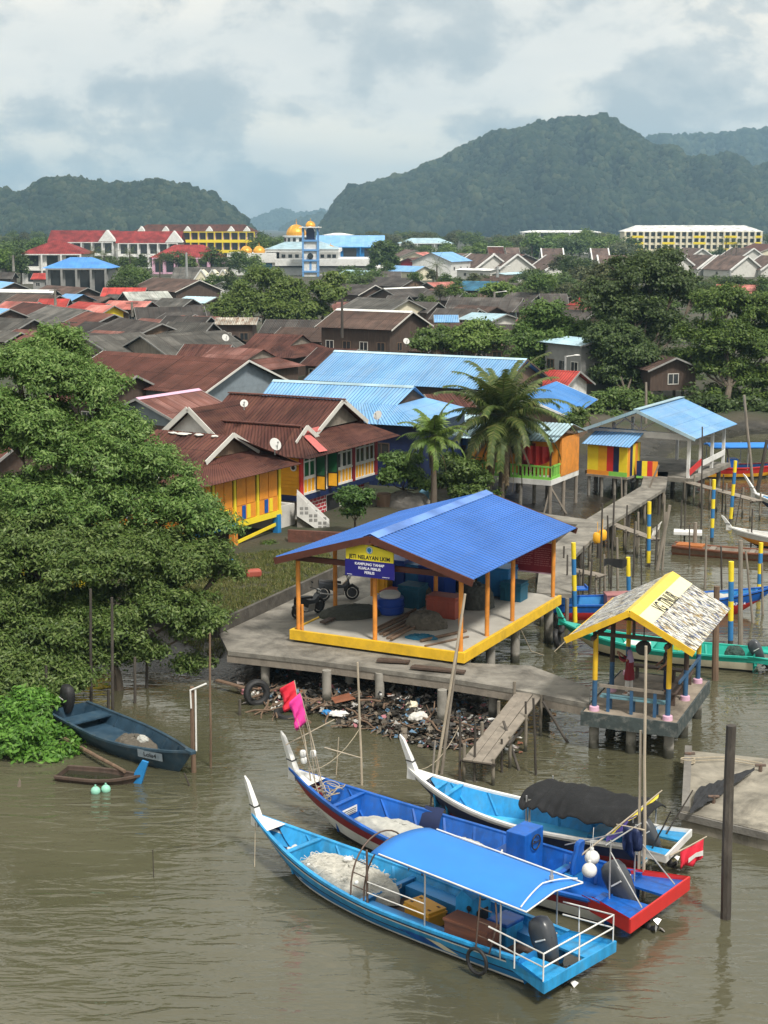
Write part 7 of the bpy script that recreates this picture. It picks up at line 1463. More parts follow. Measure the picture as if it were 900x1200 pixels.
flagpole('bright pink flag hanging from the stick right of the red one', inboat(b2_, 9.8, -.2, .6), D(352, 811, 42.0), 'flagpink', .74, .995, .30, side=(-.30, -.10), taper=.2)
for k, (bx, px, py) in enumerate(((9.7, 357, 838), (9.9, 362, 850), (9.6, 348, 842))): pole('marker_stick', 'thin bare stick standing in the bow of the royal blue boat', 'stick', inboat(b2_, bx, -.1+.12*k, .5), D(px, py, 41.8), .014, .01, M['bamboo'], 'bare sticks in the blue bow', 5)
for k, (px, py) in enumerate(((355, 883), (356, 891), (367, 883))): q = MB(); q.lathe([(.07, -.09), (.09, -.06), (.09, .06), (.07, .09)], 10); tag(q.build('float', M['white'], None, True, loc=D(px, py, 42.0)), 'white block float tied among the sticks of the royal blue bow', 'float', 'white floats among the bow sticks')
rp_ = MB(); rn = random.Random(3)
for k in range(8): c_ = (rn.uniform(-.3, .3), rn.uniform(-.25, .25)); rp_.tube([(c_[0]+.22*math.cos(a)*(1+.2*math.sin(3*a+k)), c_[1]+.2*math.sin(a), .15+.1*k*.5+.25*abs(math.sin(a*.5+k))) for a in [2*math.pi*i/14 for i in range(15)]], .014, 5)
tag(rp_.build('rope', M['rope'], None, True, loc=inboat(b2_, 9.55, .0, .6)), 'tangled pale ropes in the bow of the royal blue boat', 'rope')
for (a, b__, lb) in (((335, 873), (392, 843), 'long thin pale stick leaning outward over the royal blue bow'), ((380, 876), (423, 888), 'thin pale stick lying across toward the bamboo pole')): pole('stick', lb, 'stick', D(*a, 42.3), D(*b__, 42.6), .02, .014, M['bamboo'])

# 3 -- light blue boat under the black net awning
A3 = R(150.2); b3, hb3, sh3 = boat('fishing_boat', 'light blue fishing boat with a black net awning, farthest of the three moored in front', (7.15, 39.35), A3, 7.4, 2.05, .66, 1.35, .74,
    [(.20, 'white'), (.62, 'navy'), (1.0, 'navyred' if 'navyred' in M else 'maroon')], 'sky', 'white', 'white', .98, ribs=6, fm='sky_floor')
bulkhead(b3, hb3, sh3, 7.4, .80, 'sky'); bulkhead(b3, hb3, sh3, 7.4, .86, 'sky', top=.05); bulkhead(b3, hb3, sh3, 7.4, .2, 'midblue', top=.12); stern_frame(b3, hb3, .74, .85, 2.1, 'white', 'sky', .20); outboard(b3, (-.1, 0, .6), 40, 'engine', 1.0)
aw = MB(); rows = []
for i in range(25):
    x = 3.35-3.5*i/24+.0; rows.append([(x, y, 1.62-.05*i/24-.10*(y)**2+(.11*math.sin(i*3.3+y*1.2) if i < 9 else .045*math.sin(i*1.25)*(1+.6*math.sin(y*5+i)))-(.38+.16*math.sin(i*2.9)+.12*math.sin(i*.9+y))*max(0, abs(y)-.72)-.07*math.sin(i*.55)*(1-y*y)) for y in [-1.15+2.3*j/14 for j in range(15)]])
aw.loft(rows); awo = aw.build('awning', M['blackcloth2'], b3, True, sub=1); awo.modifiers.new('th', 'SOLIDIFY').thickness = .03
for x in (3.2, .1):
    for y in (-.9, .9): q = MB(); q.tube([(x, y, .5), (x, y, 1.58)], .025, 6); q.build('awning_post', M['steel'], b3, True)
q = MB(); q.loft([[(3.1+.05*math.sin(k*2), .9+.03*math.sin(k*3+j), 1.5-.95*j/5) for j in range(6)] for k in range(4)]); q.build('awning_tie', M['tarpgrey'], awo, True)
q = MB(); q.box(.9, -.5, .17, 1.6, .4, .6); q.build('engine_box', M['sky'], b3, bev=.03)
for sg in (.5, -.6): pole('boat_stick', 'dark stick propped against the stern of the light blue boat', 'stick', inboat(b3, -.3, sg, .6), inboat(b3, -.9, sg*1.6, 1.9), .025, .02, M['stake'], 'dark sticks at the light blue stern')
sp_ = inboat(b3, -.85, .9, .74)
rf_ = flagpole('red flag with a white mark draped at the stern of the light blue boat', sp_+Vector((.1, 0, -.05)), sp_+Vector((1.15, .45, .30)), 'flagred', .28, .92, .62, .02, wav=.05, taper=.15)
q = MB(); q.add([(.52+x*.42, .14+x*.18, -.02+x*.12+z-.12) for x, z in ((0, 0), (.5, .06), (1, .03), (1, -.12), (.5, -.06), (0, -.13))], [(0, 1, 4, 5), (1, 2, 3, 4)]); q.build('flag_mark', M['white'], rf_)
yf = flagpole('yellow and purple flag stretched along a rising pole between the blue boats', G(668, 1012, .8), D(776, 926, 38.5), 'flagyel', .45, .98, .16, .022, wav=.05, side=(-.05, 0))
dd = D(776, 926, 38.5)-Vector(yf.location); q = MB(); q.loft([[dd*(.40+.33*u)+Vector((-.03, -.02+.05*math.sin(u*11), -.10-.2*v*(.6+.4*math.sin(u*5)))) for v in (0, .5, 1)] for u in [k/8 for k in range(9)]]); q.build('purple_band', M['flagpurple'], yf, True)
flagpole('dark navy and black cloth hanging from the stern crossbar of the royal blue boat', inboat(b2_, -.3, -.55, 2.15), inboat(b2_, .4, -.35, 2.2), 'navy', .1, .75, .85, .02, wav=.08, taper=.4)
for k, (a, e, sag, lb) in enumerate(((inboat(b1, 9.9, 0, 1.25), (8.0, .6, 0), .1, 'thin rope hanging from the bow of the sky blue boat into the water'), (inboat(b2_, 10.8, 0, 1.4), D(424, 850, 47.5), .5, 'slack line from the royal blue bow to the upright bamboo pole'), (inboat(b3, 7.2, 0, 1.3), D(539, 850, 48.2), .4, 'slack line from the light blue bow to the stakes by the ramp'))):
    e = inboat(b1, 9.3, .6, -.1) if k == 0 else e; q = MB(); q.tube([a.lerp(e, t)-Vector((0, 0, sag*4*t*(1-t))) for t in [i/8 for i in range(9)]], .011, 5); tag(q.build('mooring_line', M['rope'], None, True), lb, 'rope')
# 4 -- grey blue open skiff at the left, 5 -- swamped hull beside it
A4 = R(-47.9); b4, hb4, sh4 = boat('skiff', 'worn grey blue open skiff moored below the mangrove at left', (-11.05, 51.4), A4, 7.5, 1.9, .52, .85, .55, [(.3, 'bluegrey'), (1.0, 'bluegrey')], 'bluegrey_in', 'bluegrey', None, floor=.12, thwarts=((.16, .75, .85, 'bluegrey_in'),), sternw=.86, rake=.7, fm='bluegrey_in', ribs=6)
outboard(b4, (.05, 0, .55), 10, 'black', 1.1)
q = MB(); q.box(7.25, -.1, .78, 7.62, .1, .9); q.build('bow_block', M['bluegrey'], b4, bev=.02)
nm_ = text('Lola4', .2, BLK, b4, (6.0, -hb4(.8)*.955-.045, .47), (R(95), 0, R(17)), sx=1.2)
q = MB(); q.box(-.5, -.13, -.006, .5, .13, 0); o_ = q.build('name_patch', M['worngrey'], b4); o_.location = (6.0, -hb4(.8)*.955-.04, .47); o_.rotation_euler = (R(95), 0, R(17))
heap('fishing_net', 'dark net heap lying in the middle of the grey blue skiff', 'fishing net', inboat(b4, 4.3, 0, .12), .95, .6, .38, M['netbrown'], A4, .15, seed=31)
heap('cloth', 'small pale rag lying on the dark net in the skiff', 'rag', inboat(b4, 4.6, .1, .45), .25, .17, .15, M['tarpgrey'], A4, .2, seed=32)
s5 = G(118, 914, 0); b5, hb5, sh5 = boat('sunken_boat', 'small swamped wooden boat full of water beside the skiff', (s5.x-1.3, s5.y+.35, -.25), R(-14), 2.7, 1.1, .30, .42, .30, [(1.0, 'wood')], 'wood', 'wood', None, floor=-.12, sternw=.9, rake=.3)
b5.location.z = -.14
q = MB(); q.add([(.05, -.44, .19), (1.3, -.48, .19), (2.2, -.26, .19), (2.2, .26, .19), (1.3, .48, .19), (.05, .44, .19)], [(0, 1, 2, 3, 4, 5)]); q.build('bilge_water', mat('still_bilge_water', (.03, .03, .02), .03, .1, 1, spec=.8), b5)
q = MB(); q.add([(x, y, z) for y in (-.05, .05) for x, z in ((2.4, .1), (2.7, .1), (2.95, .85), (2.75, .9), (2.5, .5))], [(0, 1, 2, 3, 4), (9, 8, 7, 6, 5)]+[(i, i+5, (i+1) % 5+5, (i+1) % 5) for i in range(5)]); q.build('stem', M['midblue'], b5)
pole('timber_pole', 'long brown pole floating between the skiff and the swamped boat', 'pole', G(76, 866, .15), G(146, 904, .25), .07, .06, M['wood_mid'])
M['seafoam'] = mat('sea_green_float', (.25, .55, .42), .5, .08)
for k, (px, py) in enumerate(((112, 927), (124, 925))): q = MB(); q.ball((0, 0, 0), .15, 14); q.tube([(0, 0, .13), (0, 0, .2)], .03, 6); tag(q.build('buoy', M['seafoam'], None, True, loc=G(px, py, .06)), 'round sea green buoy floating beside the swamped boat', 'buoy', 'pair of sea green buoys')
# 6 -- teal boat behind the shelter
b6, hb6, sh6 = boat('fishing_boat', 'teal green fishing boat with a pale lower hull behind the shelter', (14.5, 57.9), R(158.5), 7.9, 1.9, .60, 1.2, .66, [(.38, 'green_teal'), (.85, 'cream'), (1, 'black')], 'green_teal', 'green_teal', 'green_teal', .55, ribs=6, thwarts=((.3, .3, .9, 'green_teal'), (.52, .3, .9, 'green_teal')))
stern_frame(b6, hb6, .68, .8, 2.1, 'green_teal', 'green_teal', .2); outboard(b6, (-.1, 0, .55), 35, 'engine', .9)
q = MB(); q.box(-.17, -.14, 0, .17, .14, .42); q.tube([(-.08, 0, .42), (-.08, 0, .5), (.08, 0, .5), (.08, 0, .42)], .025, 5); tag(q.build('jerrycan', M['yellow2'], None, loc=inboat(b6, 3.0, .1, .5), rz=1, bev=.03), 'yellow jerrycan standing in the teal green boat', 'jerrycan')
heap('net_bundle', 'dark green net bundle at the stern of the teal boat', 'net bundle', inboat(b6, .8, .1, .4), .4, .35, .45, mat('dark_green_net', (.03, .06, .05), .9, .3, 8), 0, .12, seed=41)
q = MB(); q.box(-.5, -.3, 0, .5, .3, .22); tag(q.build('foam_board', M['white'], None, loc=inboat(b6, 4.6, .3, .45), rz=R(158), bev=.03), 'white foam board lying amidships in the teal boat', 'board')
# 7 -- long blue boat with the red bottom
b7, hb7, sh7 = boat('fishing_boat', 'long blue boat with a red bottom behind the teal one', (7.6, 66.0), R(4), 9.9, 2.0, .72, 1.25, .72, [(.12, 'black'), (.5, 'blue'), (1, 'red')], 'midblue', 'blue', None, thwarts=((.3, .35, .9, 'blue'),), ribs=6)
stern_frame(b7, hb7, .7, .8, 2.2, 'blue', 'blue', .26); outboard(b7, (-.1, .1, .6), 12, 'engine', .95)
q = MB(); q.box(8.1, -.86, .62, 8.9, -.84, .72); q.v = [(x, -(hb7(x/9.9)*.97+.012), z) for x, y, z in q.v]; 
text('KP 8214', .17, WHT, b7, (8.1, -(hb7(8.1/9.9)*.985+.02), .58), (R(84), 0, R(11)))
q = MB(); q.box(0, 0, 0, 1.25, .7, .55); q.box(-.03, -.03, .5, 1.28, .73, .58); tag(q.build('crate', M['redpink'] if 'redpink' in M else mat('dull_pink_crate', (.32, .13, .13), .6, .15, 3, .3), None, loc=inboat(b7, 2.3, .1, .35), rz=R(4), bev=.02), 'big dull pink fish crate in the long blue boat', 'crate')
heap('tarpaulin', 'white tarpaulin bundle on the long blue boat behind the shelter roof', 'tarpaulin', inboat(b7, 4.9, .2, .6), 1.2, .65, .75, M['offwhite'], .1, .14, seed=51)
heap('tarpaulin', 'long grey tarpaulin covering the foredeck of the long blue boat', 'tarpaulin', inboat(b7, 6.9, .1, .45), 1.5, .55, .45, M['tarpgrey'], .07, .1, seed=52)
q = MB(); q.box(-.5, -.3, .5, .5, .3, .56); q.tube([(0, 0, -.3), (0, 0, .5)], .04, 6); q.box(-.5, -.3, .56, -.46, .3, .66); q.box(.46, -.3, .56, .5, .3, .66); tag(q.build('tray_table', M['blue'], None, loc=inboat(b7, .9, .2, .7), rz=.1), 'blue tray on a post at the stern of the long blue boat', 'tray')
# 8 -- brown canoe, 9 -- pale boat, 10 -- pale bow at the edge, 11 -- red boat under a blue canopy
b8, hb8, _ = boat('canoe', 'long low brown and orange wooden canoe among the stakes', (15.3, 79.5), R(-21), 8.2, 1.25, .42, .62, .5, [(.3, 'boatwood'), (.75, 'wood_mid'), (1, 'boatwood')], 'wood_grey', 'boatwood', None, floor=.1, thwarts=((.25, .3, .95, 'wood_grey'), (.5, .25, .95, 'wood_grey'), (.7, .25, .95, 'wood_grey')))
q = MB(); q.box(-.7, -.4, 0, .7, .4, .10); tag(q.build('hatch_board', M['rustorange'], None, loc=inboat(b8, .9, .0, .45), rz=R(-25)), 'rust orange board lying on the left end of the brown canoe', 'board')
q = MB(); q.box(-.75, -.4, 0, .75, .4, .2); tag(q.build('foam_board', M['white'], None, loc=G(806, 626, .7), rz=R(-12), bev=.03), 'white foam slab left of the brown canoe', 'board')
b9, hb9, _ = boat('fishing_boat', 'pale grey boat with an orange lower hull and an upturned white bow', (26.2, 79.2), R(163), 8.0, 1.7, .58, 1.05, .62, [(.45, 'white'), (.8, 'orange_wall'), (1, 'black')], 'offwhite', 'white', 'white', .6, ribs=5, thwarts=((.6, .3, .95, 'offwhite'),), lean=.7)
q = MB(); q.box(-.25, -.2, 0, .25, .2, .5); tag(q.build('box', M['blue'], None, loc=inboat(b9, 5.3, .1, .5), rz=R(163), bev=.02), 'small blue box on the pale grey boat', 'box')
b10, hb10, _ = boat('fishing_boat', 'white bowed boat with a blue load cut by the right edge', (28.4, 86.5), R(140), 8.0, 1.7, .62, 1.2, .62, [(.3, 'white'), (.7, 'navy'), (1, 'black')], 'sky', 'white', 'white', 1.05, ribs=5, lean=.7)
heap('tarpaulin', 'blue and white bundle in the bow of the boat cut by the right edge', 'tarpaulin', inboat(b10, 6.0, 0, .4), .7, .45, .5, M['sky'], 0, .15, seed=61)
b11, hb11, _ = boat('fishing_boat', 'red boat with a flat blue canopy by the far bank', (21.8, 104.5), R(3), 6.2, 1.9, .75, 1.1, .75, [(.55, 'red'), (.85, 'amber'), (1, 'black')], 'midblue', 'red', None, ribs=4)
q = MB(); q.loft([[(x, y, 2.35-.12*(y/.95)**2) for y in (-1, -.5, 0, .5, 1)] for x in (5.6, 3.5, 1.5, .4)]); co_ = q.build('canopy', M['canvas'], b11, True); co_.modifiers.new('th', 'SOLIDIFY').thickness = .12
for x in (.6, 3, 5.4):
    for y in (-.9, .9): q = MB(); q.tube([(x, y, .6), (x, y, 2.3)], .035, 6); q.build('canopy_post', M['steel'], b11, True)
q = MB(); q.box(1.9, -.4, .2, 2.5, .4, 1.3); q.build('console', M['blue'], b11, bev=.03)
# ------------------------------------------------------------------ trees and plants
tree('tall mangrove tree with an uneven olive green crown at the left edge', G(60, 800, .1), pixlobes([(60, 440, 60, 2.0), (15, 500, 58.5, 2.3), (62, 400, 61, .9), (110, 462, 60, 1.6), (140, 508, 59, 1.3), (100, 530, 58, 2.0), (178, 548, 58.5, 1.3), (45, 590, 57, 2.3), (145, 595, 57.5, 1.9), (212, 598, 58, 1.4), (245, 618, 57.5, .95), (20, 430, 60, 1.4)]),
     'mangrove', 2100, 140, .46, .18, .36, .22, seed=3)
tree('broad leafy mangrove tree leaning over the grey blue skiff', G(140, 805, .1), pixlobes([(95, 655, 56, 2.2), (30, 655, 55, 2.2), (165, 660, 56.2, 1.9), (225, 665, 56.8, 1.4), (190, 715, 56, 1.6), (120, 725, 55.5, 1.7), (50, 730, 54.8, 1.9), (238, 735, 56.3, .95), (170, 765, 55.6, 1.0), (0, 770, 54.5, 1.8), (15, 815, 52.5, 1.6), (60, 800, 53, 1.3), (30, 770, 53.5, 1.6), (90, 775, 54, 1.2), (-20, 790, 52.5, 1.8), (5, 720, 54.5, 1.9), (75, 720, 55, 1.6), (225, 775, 56.4, .6), (120, 765, 55.5, .9), (262, 670, 57.5, .6)]),
     'mangrove', 3000, 135, .44, .17, .36, .18, seed=4)
tree('bright green low mangrove bush over the water at the bottom left', G(20, 930, 0), pixlobes([(20, 868, 49, 1.5), (55, 880, 48.5, 1.1), (-15, 850, 50, 1.7), (75, 905, 48, .65), (30, 915, 48, .8), (5, 905, 48.5, 1.0), (40, 835, 50, 1.0)]), 'shrub', 520, 110, .34, .19, .45, .08, seed=5, name='bush', cat='bush')
tree('tall dark tree with a broken crown behind the far pavilion', G(742, 478, .8), pixlobes([(735, 330, 150, 3.0), (765, 318, 152, 3.2), (715, 350, 149, 2.6), (790, 340, 151, 2.8), (745, 370, 148, 3.0), (780, 385, 149, 2.6), (815, 350, 152, 1.8), (760, 420, 147, 2.2), (735, 450, 145, 2.2), (715, 475, 143, 1.6)]), 'dark', 700, 90, .85, .34, .5, .35, seed=6, shell=.6)
tree('dark leafy tree left of the tall broken crown, right of the grey clad house', G(735, 485, .8), pixlobes([(720, 400, 143, 2.4), (745, 415, 142, 2.6), (725, 440, 142, 2.4), (755, 450, 141, 2.2), (735, 470, 141, 2.0), (708, 420, 143, 1.6)]), 'dark', 560, 90, .75, .32, .5, .25, seed=7)
tree('big fresh green tree at the right edge with upward tufts', G(850, 490, .5), pixlobes([(845, 360, 141, 2.6), (880, 365, 142, 2.8), (820, 395, 140, 2.2), (860, 400, 139, 2.8), (895, 410, 140, 2.6), (830, 430, 139, 2.4), (870, 445, 138.5, 2.5), (905, 450, 139, 2.4), (840, 468, 138, 1.8), (885, 475, 138, 2.0), (812, 420, 140, 1.6), (920, 380, 142, 2.8), (850, 345, 141, 1.4)]), 'light2', 900, 90, .75, .32, .45, .3, seed=8)
tree('round dark tree in the middle of the rooftops right of the centre', G(640, 445, 1.2), pixlobes([(640, 378, 152, 2.4), (615, 398, 151, 1.9), (665, 390, 152, 2.2), (640, 410, 150, 2.6), (625, 425, 150, 1.8), (655, 430, 150.5, 1.8)]), 'mid', 560, 80, .8, .33, .5, .22, seed=9)
tree('low fresh green tree behind the long blue roof, left of the round dark one', G(560, 425, 1.2), pixlobes([(560, 392, 160, 2.1), (575, 400, 159, 1.8), (548, 405, 159, 1.8)]), 'light', 240, 55, .8, .42, .5, .18, seed=10)
tree('low dark green tree behind the long blue roof beside the fresh green one', G(510, 425, 1.2), pixlobes([(510, 400, 161, 2.0), (495, 405, 160, 1.5), (528, 404, 160, 1.6)]), 'mid', 220, 50, .8, .42, .5, .18, seed=11)
tree('wide light green tree amid the rooftops left of centre', G(310, 385, 1.2), pixlobes([(312, 332, 222, 2.5), (285, 352, 220, 2.7), (335, 345, 221, 2.8), (310, 360, 219, 2.8), (268, 362, 220, 2.2), (340, 368, 219, 2.6)]), 'light', 620, 75, 1.0, .42, .5, .3, seed=12)
tree('smaller light green tree right of the wide one, beside the timber house', G(378, 385, 1.2), pixlobes([(380, 345, 222, 2.4), (368, 365, 221, 2.2), (390, 330, 223, 1.6)]), 'light', 200, 55, 1.1, .6, .5, .22, seed=13)
tree('tree with a small clipped crown on a bare pole trunk among grey roofs', G(579, 380, 1.2), pixlobes([(580, 339, 262, 2.4, .4), (572, 341, 262, 1.6, .4), (590, 341, 262, 1.6, .4)]), 'light', 120, 45, .8, .5, .5, .2, seed=14, limbs=False)
tree('dense dark round tree standing alone right of the mosque', G(450, 325, 1.2), pixlobes([(450, 295, 480, 3.6), (450, 305, 480, 3.6), (450, 288, 480, 2.2)]), 'dark', 160, 45, 1.5, .9, .6, .3, seed=15)
tree('rounded shrub with a thin stem in front of the maroon roofed house', G(416, 628, 1.1), pixlobes([(415, 582, 78, .75), (405, 590, 78, .5), (426, 590, 78, .5), (418, 600, 78, .5)]), 'shrub2', 170, 60, .3, .17, .5, .06, seed=16, name='shrub', cat='shrub')
tree('dense dark green bushes between the small palm and the coconut palm', G(535, 590, 1.1), pixlobes([(540, 552, 87, 1.1), (557, 562, 87, 1.05), (525, 566, 87, 1.05), (564, 582, 86, .9), (545, 578, 86, 1.0), (530, 545, 88, .8)]), 'mid', 320, 60, .38, .22, .5, .08, seed=17, name='bush', cat='bush')
tree('dark green bush left of the small palm beside the maroon house', G(470, 590, 1.1), pixlobes([(468, 546, 86, 1.0), (455, 560, 86, .75), (484, 560, 86, 1.0), (478, 538, 87, .8), (496, 570, 86, .7)]), 'mid', 270, 60, .36, .22, .5, .08, seed=18, name='bush', cat='bush')
tree('low dark mangrove scrub along the far bank below the tall trees', G(700, 500, .3), pixlobes([(690, 478, 132, 1.2), (715, 492, 130, 1.1), (705, 470, 134, 1.3), (745, 476, 133, 1.6), (725, 470, 135, 1.5)]), 'mid', 280, 50, .6, .34, .5, .08, seed=19, name='bush', cat='bush')
tree('dark undergrowth along the far bank beneath the fresh green tree', G(850, 500, .3), pixlobes([(775, 478, 136, 1.5), (810, 478, 134, 1.8), (840, 480, 133, 1.8), (875, 480, 134, 1.7), (905, 485, 133, 1.7), (930, 480, 135, 1.8)]), 'dark', 260, 50, .7, .36, .5, .08, seed=20, name='bush', cat='bush')
tree('green weedy shrubs under the orange balcony eaves', G(676, 505, .8), pixlobes([(672, 497, 106, .7), (680, 487, 108, .6)]), 'mid', 90, 50, .35, .2, .5, .05, seed=21, name='bush', cat='bush')
tree('small weeds below the orange boarded house at the lawn edge', G(322, 650, 1.2), pixlobes([(316, 640, 76, .5, .5), (330, 638, 77, .5, .5), (306, 648, 75, .4, .5)]), 'mid', 110, 40, .25, .14, .4, .03, seed=22, limbs=False, name='shrub', cat='shrub')

# background trees: a few crowns shared by many individual trees
def crown_proto(lm, seed, kind):
    r = np.random.default_rng(seed)
    lob = {'round': [(0, 0, .62, .36, .36, .32), (.2, 0, .5, .25, .25, .22), (-.2, .1, .52, .26, .26, .24), (0, -.15, .45, .28, .28, .2), (.05, .1, .8, .2, .2, .17)],
           'wide': [(0, 0, .6, .5, .45, .26), (.35, .1, .5, .3, .3, .22), (-.35, 0, .55, .32, .3, .24), (.1, -.2, .42, .34, .3, .2)],
           'tall': [(0, 0, .75, .22, .22, .25), (.06, 0, .5, .26, .26, .28), (-.08, .05, .4, .24, .24, .22)]}[kind]
    P, Nn, C = crown_points(lob, 150, 16, .12, r, .5); V, F = leaf_cards(P, Nn, .075, .6, r); return np_mesh('crown', V, F, LM[lm])
tm = MB(); tm.tube([(0, 0, -.05), (.02, 0, .25), (0, 0, .55)], [.035, .028, .012], 6); tm.tube([(.02, 0, .25), (.15, .05, .5)], [.02, .006], 5); tm.tube([(.02, 0, .25), (-.16, 0, .52)], [.02, .006], 5)
_t = tm.build('trunk', M['bark'], None, True); TRK = _t.data; bpy.data.objects.remove(_t)
PROTO = [crown_proto(a, i, k) for i, (a, k) in enumerate((('mid', 'round'), ('dark', 'wide'), ('olive', 'wide'), ('light', 'round'), ('dark', 'tall'), ('mid', 'wide'), ('olive', 'round')))]
rb = random.Random(77)
def bgtree(px, py, Y, ht, wd, v, label, group):
    """py: crown top"""
    p = D(px, py, Y); t_ = thing('tree', label, 'tree', (p.x, Y, p.z-ht*.97), rb.uniform(0, 6.28), group); t_.scale = (wd, wd, ht)
    c = bpy.data.objects.new('crown', PROTO[v]); COL.objects.link(c); c.parent = t_; k = bpy.data.objects.new('trunk', TRK); COL.objects.link(k); k.parent = t_
G1 = 'trees at the foot of the hills'; L1 = 'hazy tree in the belt between the last houses and the hills'
for i in range(84):
    px = -20+940*(i+rb.random())/84; Y = rb.uniform(760, 1050)
    if 725 < px < 900: Y = rb.uniform(860, 1050)
    top = 272+rb.uniform(-3, 6) + (3 if 300 < px < 420 else 0); ht = rb.uniform(9, 13); bgtree(px, top, Y, ht, ht*rb.uniform(.9, 1.4), rb.choice((0, 1, 2, 2, 5, 6)), L1, G1)
G2 = 'trees among the terraces'; L2 = 'green tree standing between the terraces and grey roofs right of the mosque'
for (x0, x1, y0, y1, Y0, Y1, n, h0, h1) in ((455, 620, 280, 292, 640, 740, 12, 8, 12), (600, 740, 268, 280, 640, 740, 15, 9, 13), (660, 700, 296, 310, 380, 430, 5, 6, 8), (615, 735, 312, 326, 320, 400, 12, 5, 7), (590, 720, 320, 337, 270, 310, 13, 3.5, 5), (735, 900, 290, 298, 640, 760, 8, 5, 8), (785, 905, 318, 330, 300, 350, 10, 4, 5.5), (470, 640, 316, 327, 330, 390, 9, 3, 4.5), (500, 600, 330, 342, 255, 300, 5, 3, 4), (700, 735, 305, 330, 210, 260, 4, 6, 8)):
    for i in range(n): ht = rb.uniform(h0, h1); bgtree(x0+(x1-x0)*(i+rb.random())/n, rb.uniform(y0, y1), rb.uniform(Y0, Y1), ht, ht*rb.uniform(.9, 1.35), rb.choice((0, 0, 1, 3, 5, 6, 2)), L2, G2)
G3 = 'trees among the left rooftops'; L3 = 'dark green tree among the houses between the red roofed bungalow and the mosque'
for (x0, x1, y0, y1, Y0, Y1, n, h0, h1) in ((-10, 24, 284, 300, 380, 430, 4, 7, 10), (138, 170, 306, 316, 320, 360, 3, 6, 8), (140, 160, 314, 322, 300, 320, 2, 5, 6), (0, 60, 276, 284, 560, 640, 5, 8, 11), (195, 300, 290, 300, 470, 500, 6, 6, 9), (95, 175, 298, 306, 420, 480, 6, 4, 6), (255, 290, 315, 325, 300, 350, 3, 5, 7), (300, 345, 272, 282, 600, 700, 5, 9, 12), (405, 440, 312, 322, 340, 400, 4, 4, 6), (395, 460, 300, 310, 440, 470, 3, 5, 7), (488, 510, 342, 352, 240, 260, 2, 3, 4)):
    for i in range(n): ht = rb.uniform(h0, h1); bgtree(x0+(x1-x0)*(i+rb.random())/n, rb.uniform(y0, y1), rb.uniform(Y0, Y1), ht, ht*rb.uniform(.9, 1.3), rb.choice((0, 1, 3, 4, 5)), L3, G3)

for i in range(26):
    ht = rb.uniform(2.2, 4.2); bgtree(690+215*(i+rb.random())/26, rb.uniform(345, 455), rb.uniform(150, 215), ht, ht*rb.uniform(1.2, 1.8), rb.choice((0, 1, 3, 5)), 'low green undergrowth tree between the tall trees at right', 'undergrowth between the tall trees at right')
# palms
def frond(mb, lf, ln, az, up, droop, r, wd=.5, n=26, curl=1.0):
    """one feather leaf: curved rib (mb) and drooping leaflets (lf: V, F lists)"""
    pts = []; p = Vector((0, 0, 0)); el = up; st = ln/12
    for i in range(13):
        pts.append(p.copy()); p = p+Vector((math.cos(az)*math.cos(el), math.sin(az)*math.cos(el), math.sin(el)))*st; el -= droop/12*(.5+i/12)
    mb.tube(pts, [.035*(1-i/14) for i in range(13)], 5)
    for i in range(n):
        t = .1+.9*i/(n-1); k = min(11, int(t*12)); f = t*12-k; b_ = pts[k].lerp(pts[k+1], f); d = (pts[k+1]-pts[k]).normalized(); sd = d.cross(Vector((0, 0, 1)));
        sd = sd.normalized() if sd.length > .05 else Vector((-math.sin(az), math.cos(az), 0))
        for sg in (-1, 1):
            L0 = wd*(math.sin(min(1, t*1.25+.15)*math.pi)*.75+.35)*r.uniform(.8, 1.15); hang = r.uniform(.25, .95)*curl; w_ = .032+.02*r.random()
            e1 = b_+(sd*sg*.8+d*.5).normalized()*L0*.5+Vector((0, 0, -.10*L0*hang)); e2 = e1+(sd*sg*.55+d*.45+Vector((0, 0, -hang))).normalized()*L0*.55
            K = len(lf[0]); lf[0].extend([b_-d*w_, b_+d*w_, e1+d*w_, e1-d*w_, e2]); lf[1].extend([(K, K+1, K+2, K+3), (K+3, K+2, K+4, K+4)])
def palm(label, base, h, ln, n, seed, dead=0, nuts=False, wd=.55, lm='palm', nl=26, lean=(0, 0), group=None):
    r = random.Random(seed); t_ = thing('palm_tree', label, 'palm tree', base, 0, group); top = Vector((lean[0], lean[1], h))
    tk = MB(); tk.tube([(0, 0, -.6), top*.35+Vector((.05, .05, 0)), top*.7, top], [.24, .17, .15, .16] if h > 3.5 else [.11, .09, .08, .09], 10); tk.build('trunk', M['bark'], t_, True)
    for nm, cnt, mm in (('frond', n, lm), ('dead_frond', dead, 'deadpalm')):
        for i in range(cnt):
            rib = MB(); lf = ([], []); az = i*2.399+r.uniform(-.25, .25)
            if nm == 'frond': u = 1.35-1.75*(i/cnt)**.9+r.uniform(-.12, .12); dr = 1.0+r.uniform(-.1, .4)+max(0, .8-u)*.45; q = ln*r.uniform(.85, 1.1)
            else: u = -1.0+r.uniform(-.3, .2); dr = .55; q = ln*r.uniform(.75, 1.0)
            frond(rib, lf, q, az, u, dr, r, wd*(1 if nm == 'frond' else .5), nl, 1.0 if nm == 'frond' else 1.5)
            K = len(rib.v); rib.v += [tuple(x) for x in lf[0]]
            for f_ in lf[1]: rib.f.append([K+j for j in dict.fromkeys(f_)]); rib.m.append(1)
            rib.build(nm, [LM['olive'] if nm == 'frond' else LM['deadpalm'], LM[mm]], t_, loc=top)
    if nuts:
        for i in range(16): a = i*2.4; q = MB(); q.ball((0, 0, 0), (.13, .13, .16), 8); q.build('coconut', M['nut'], t_, True, loc=(top.x+.34*math.cos(a), top.y+.34*math.sin(a), h-.15-.12*(i % 4)))
    return t_
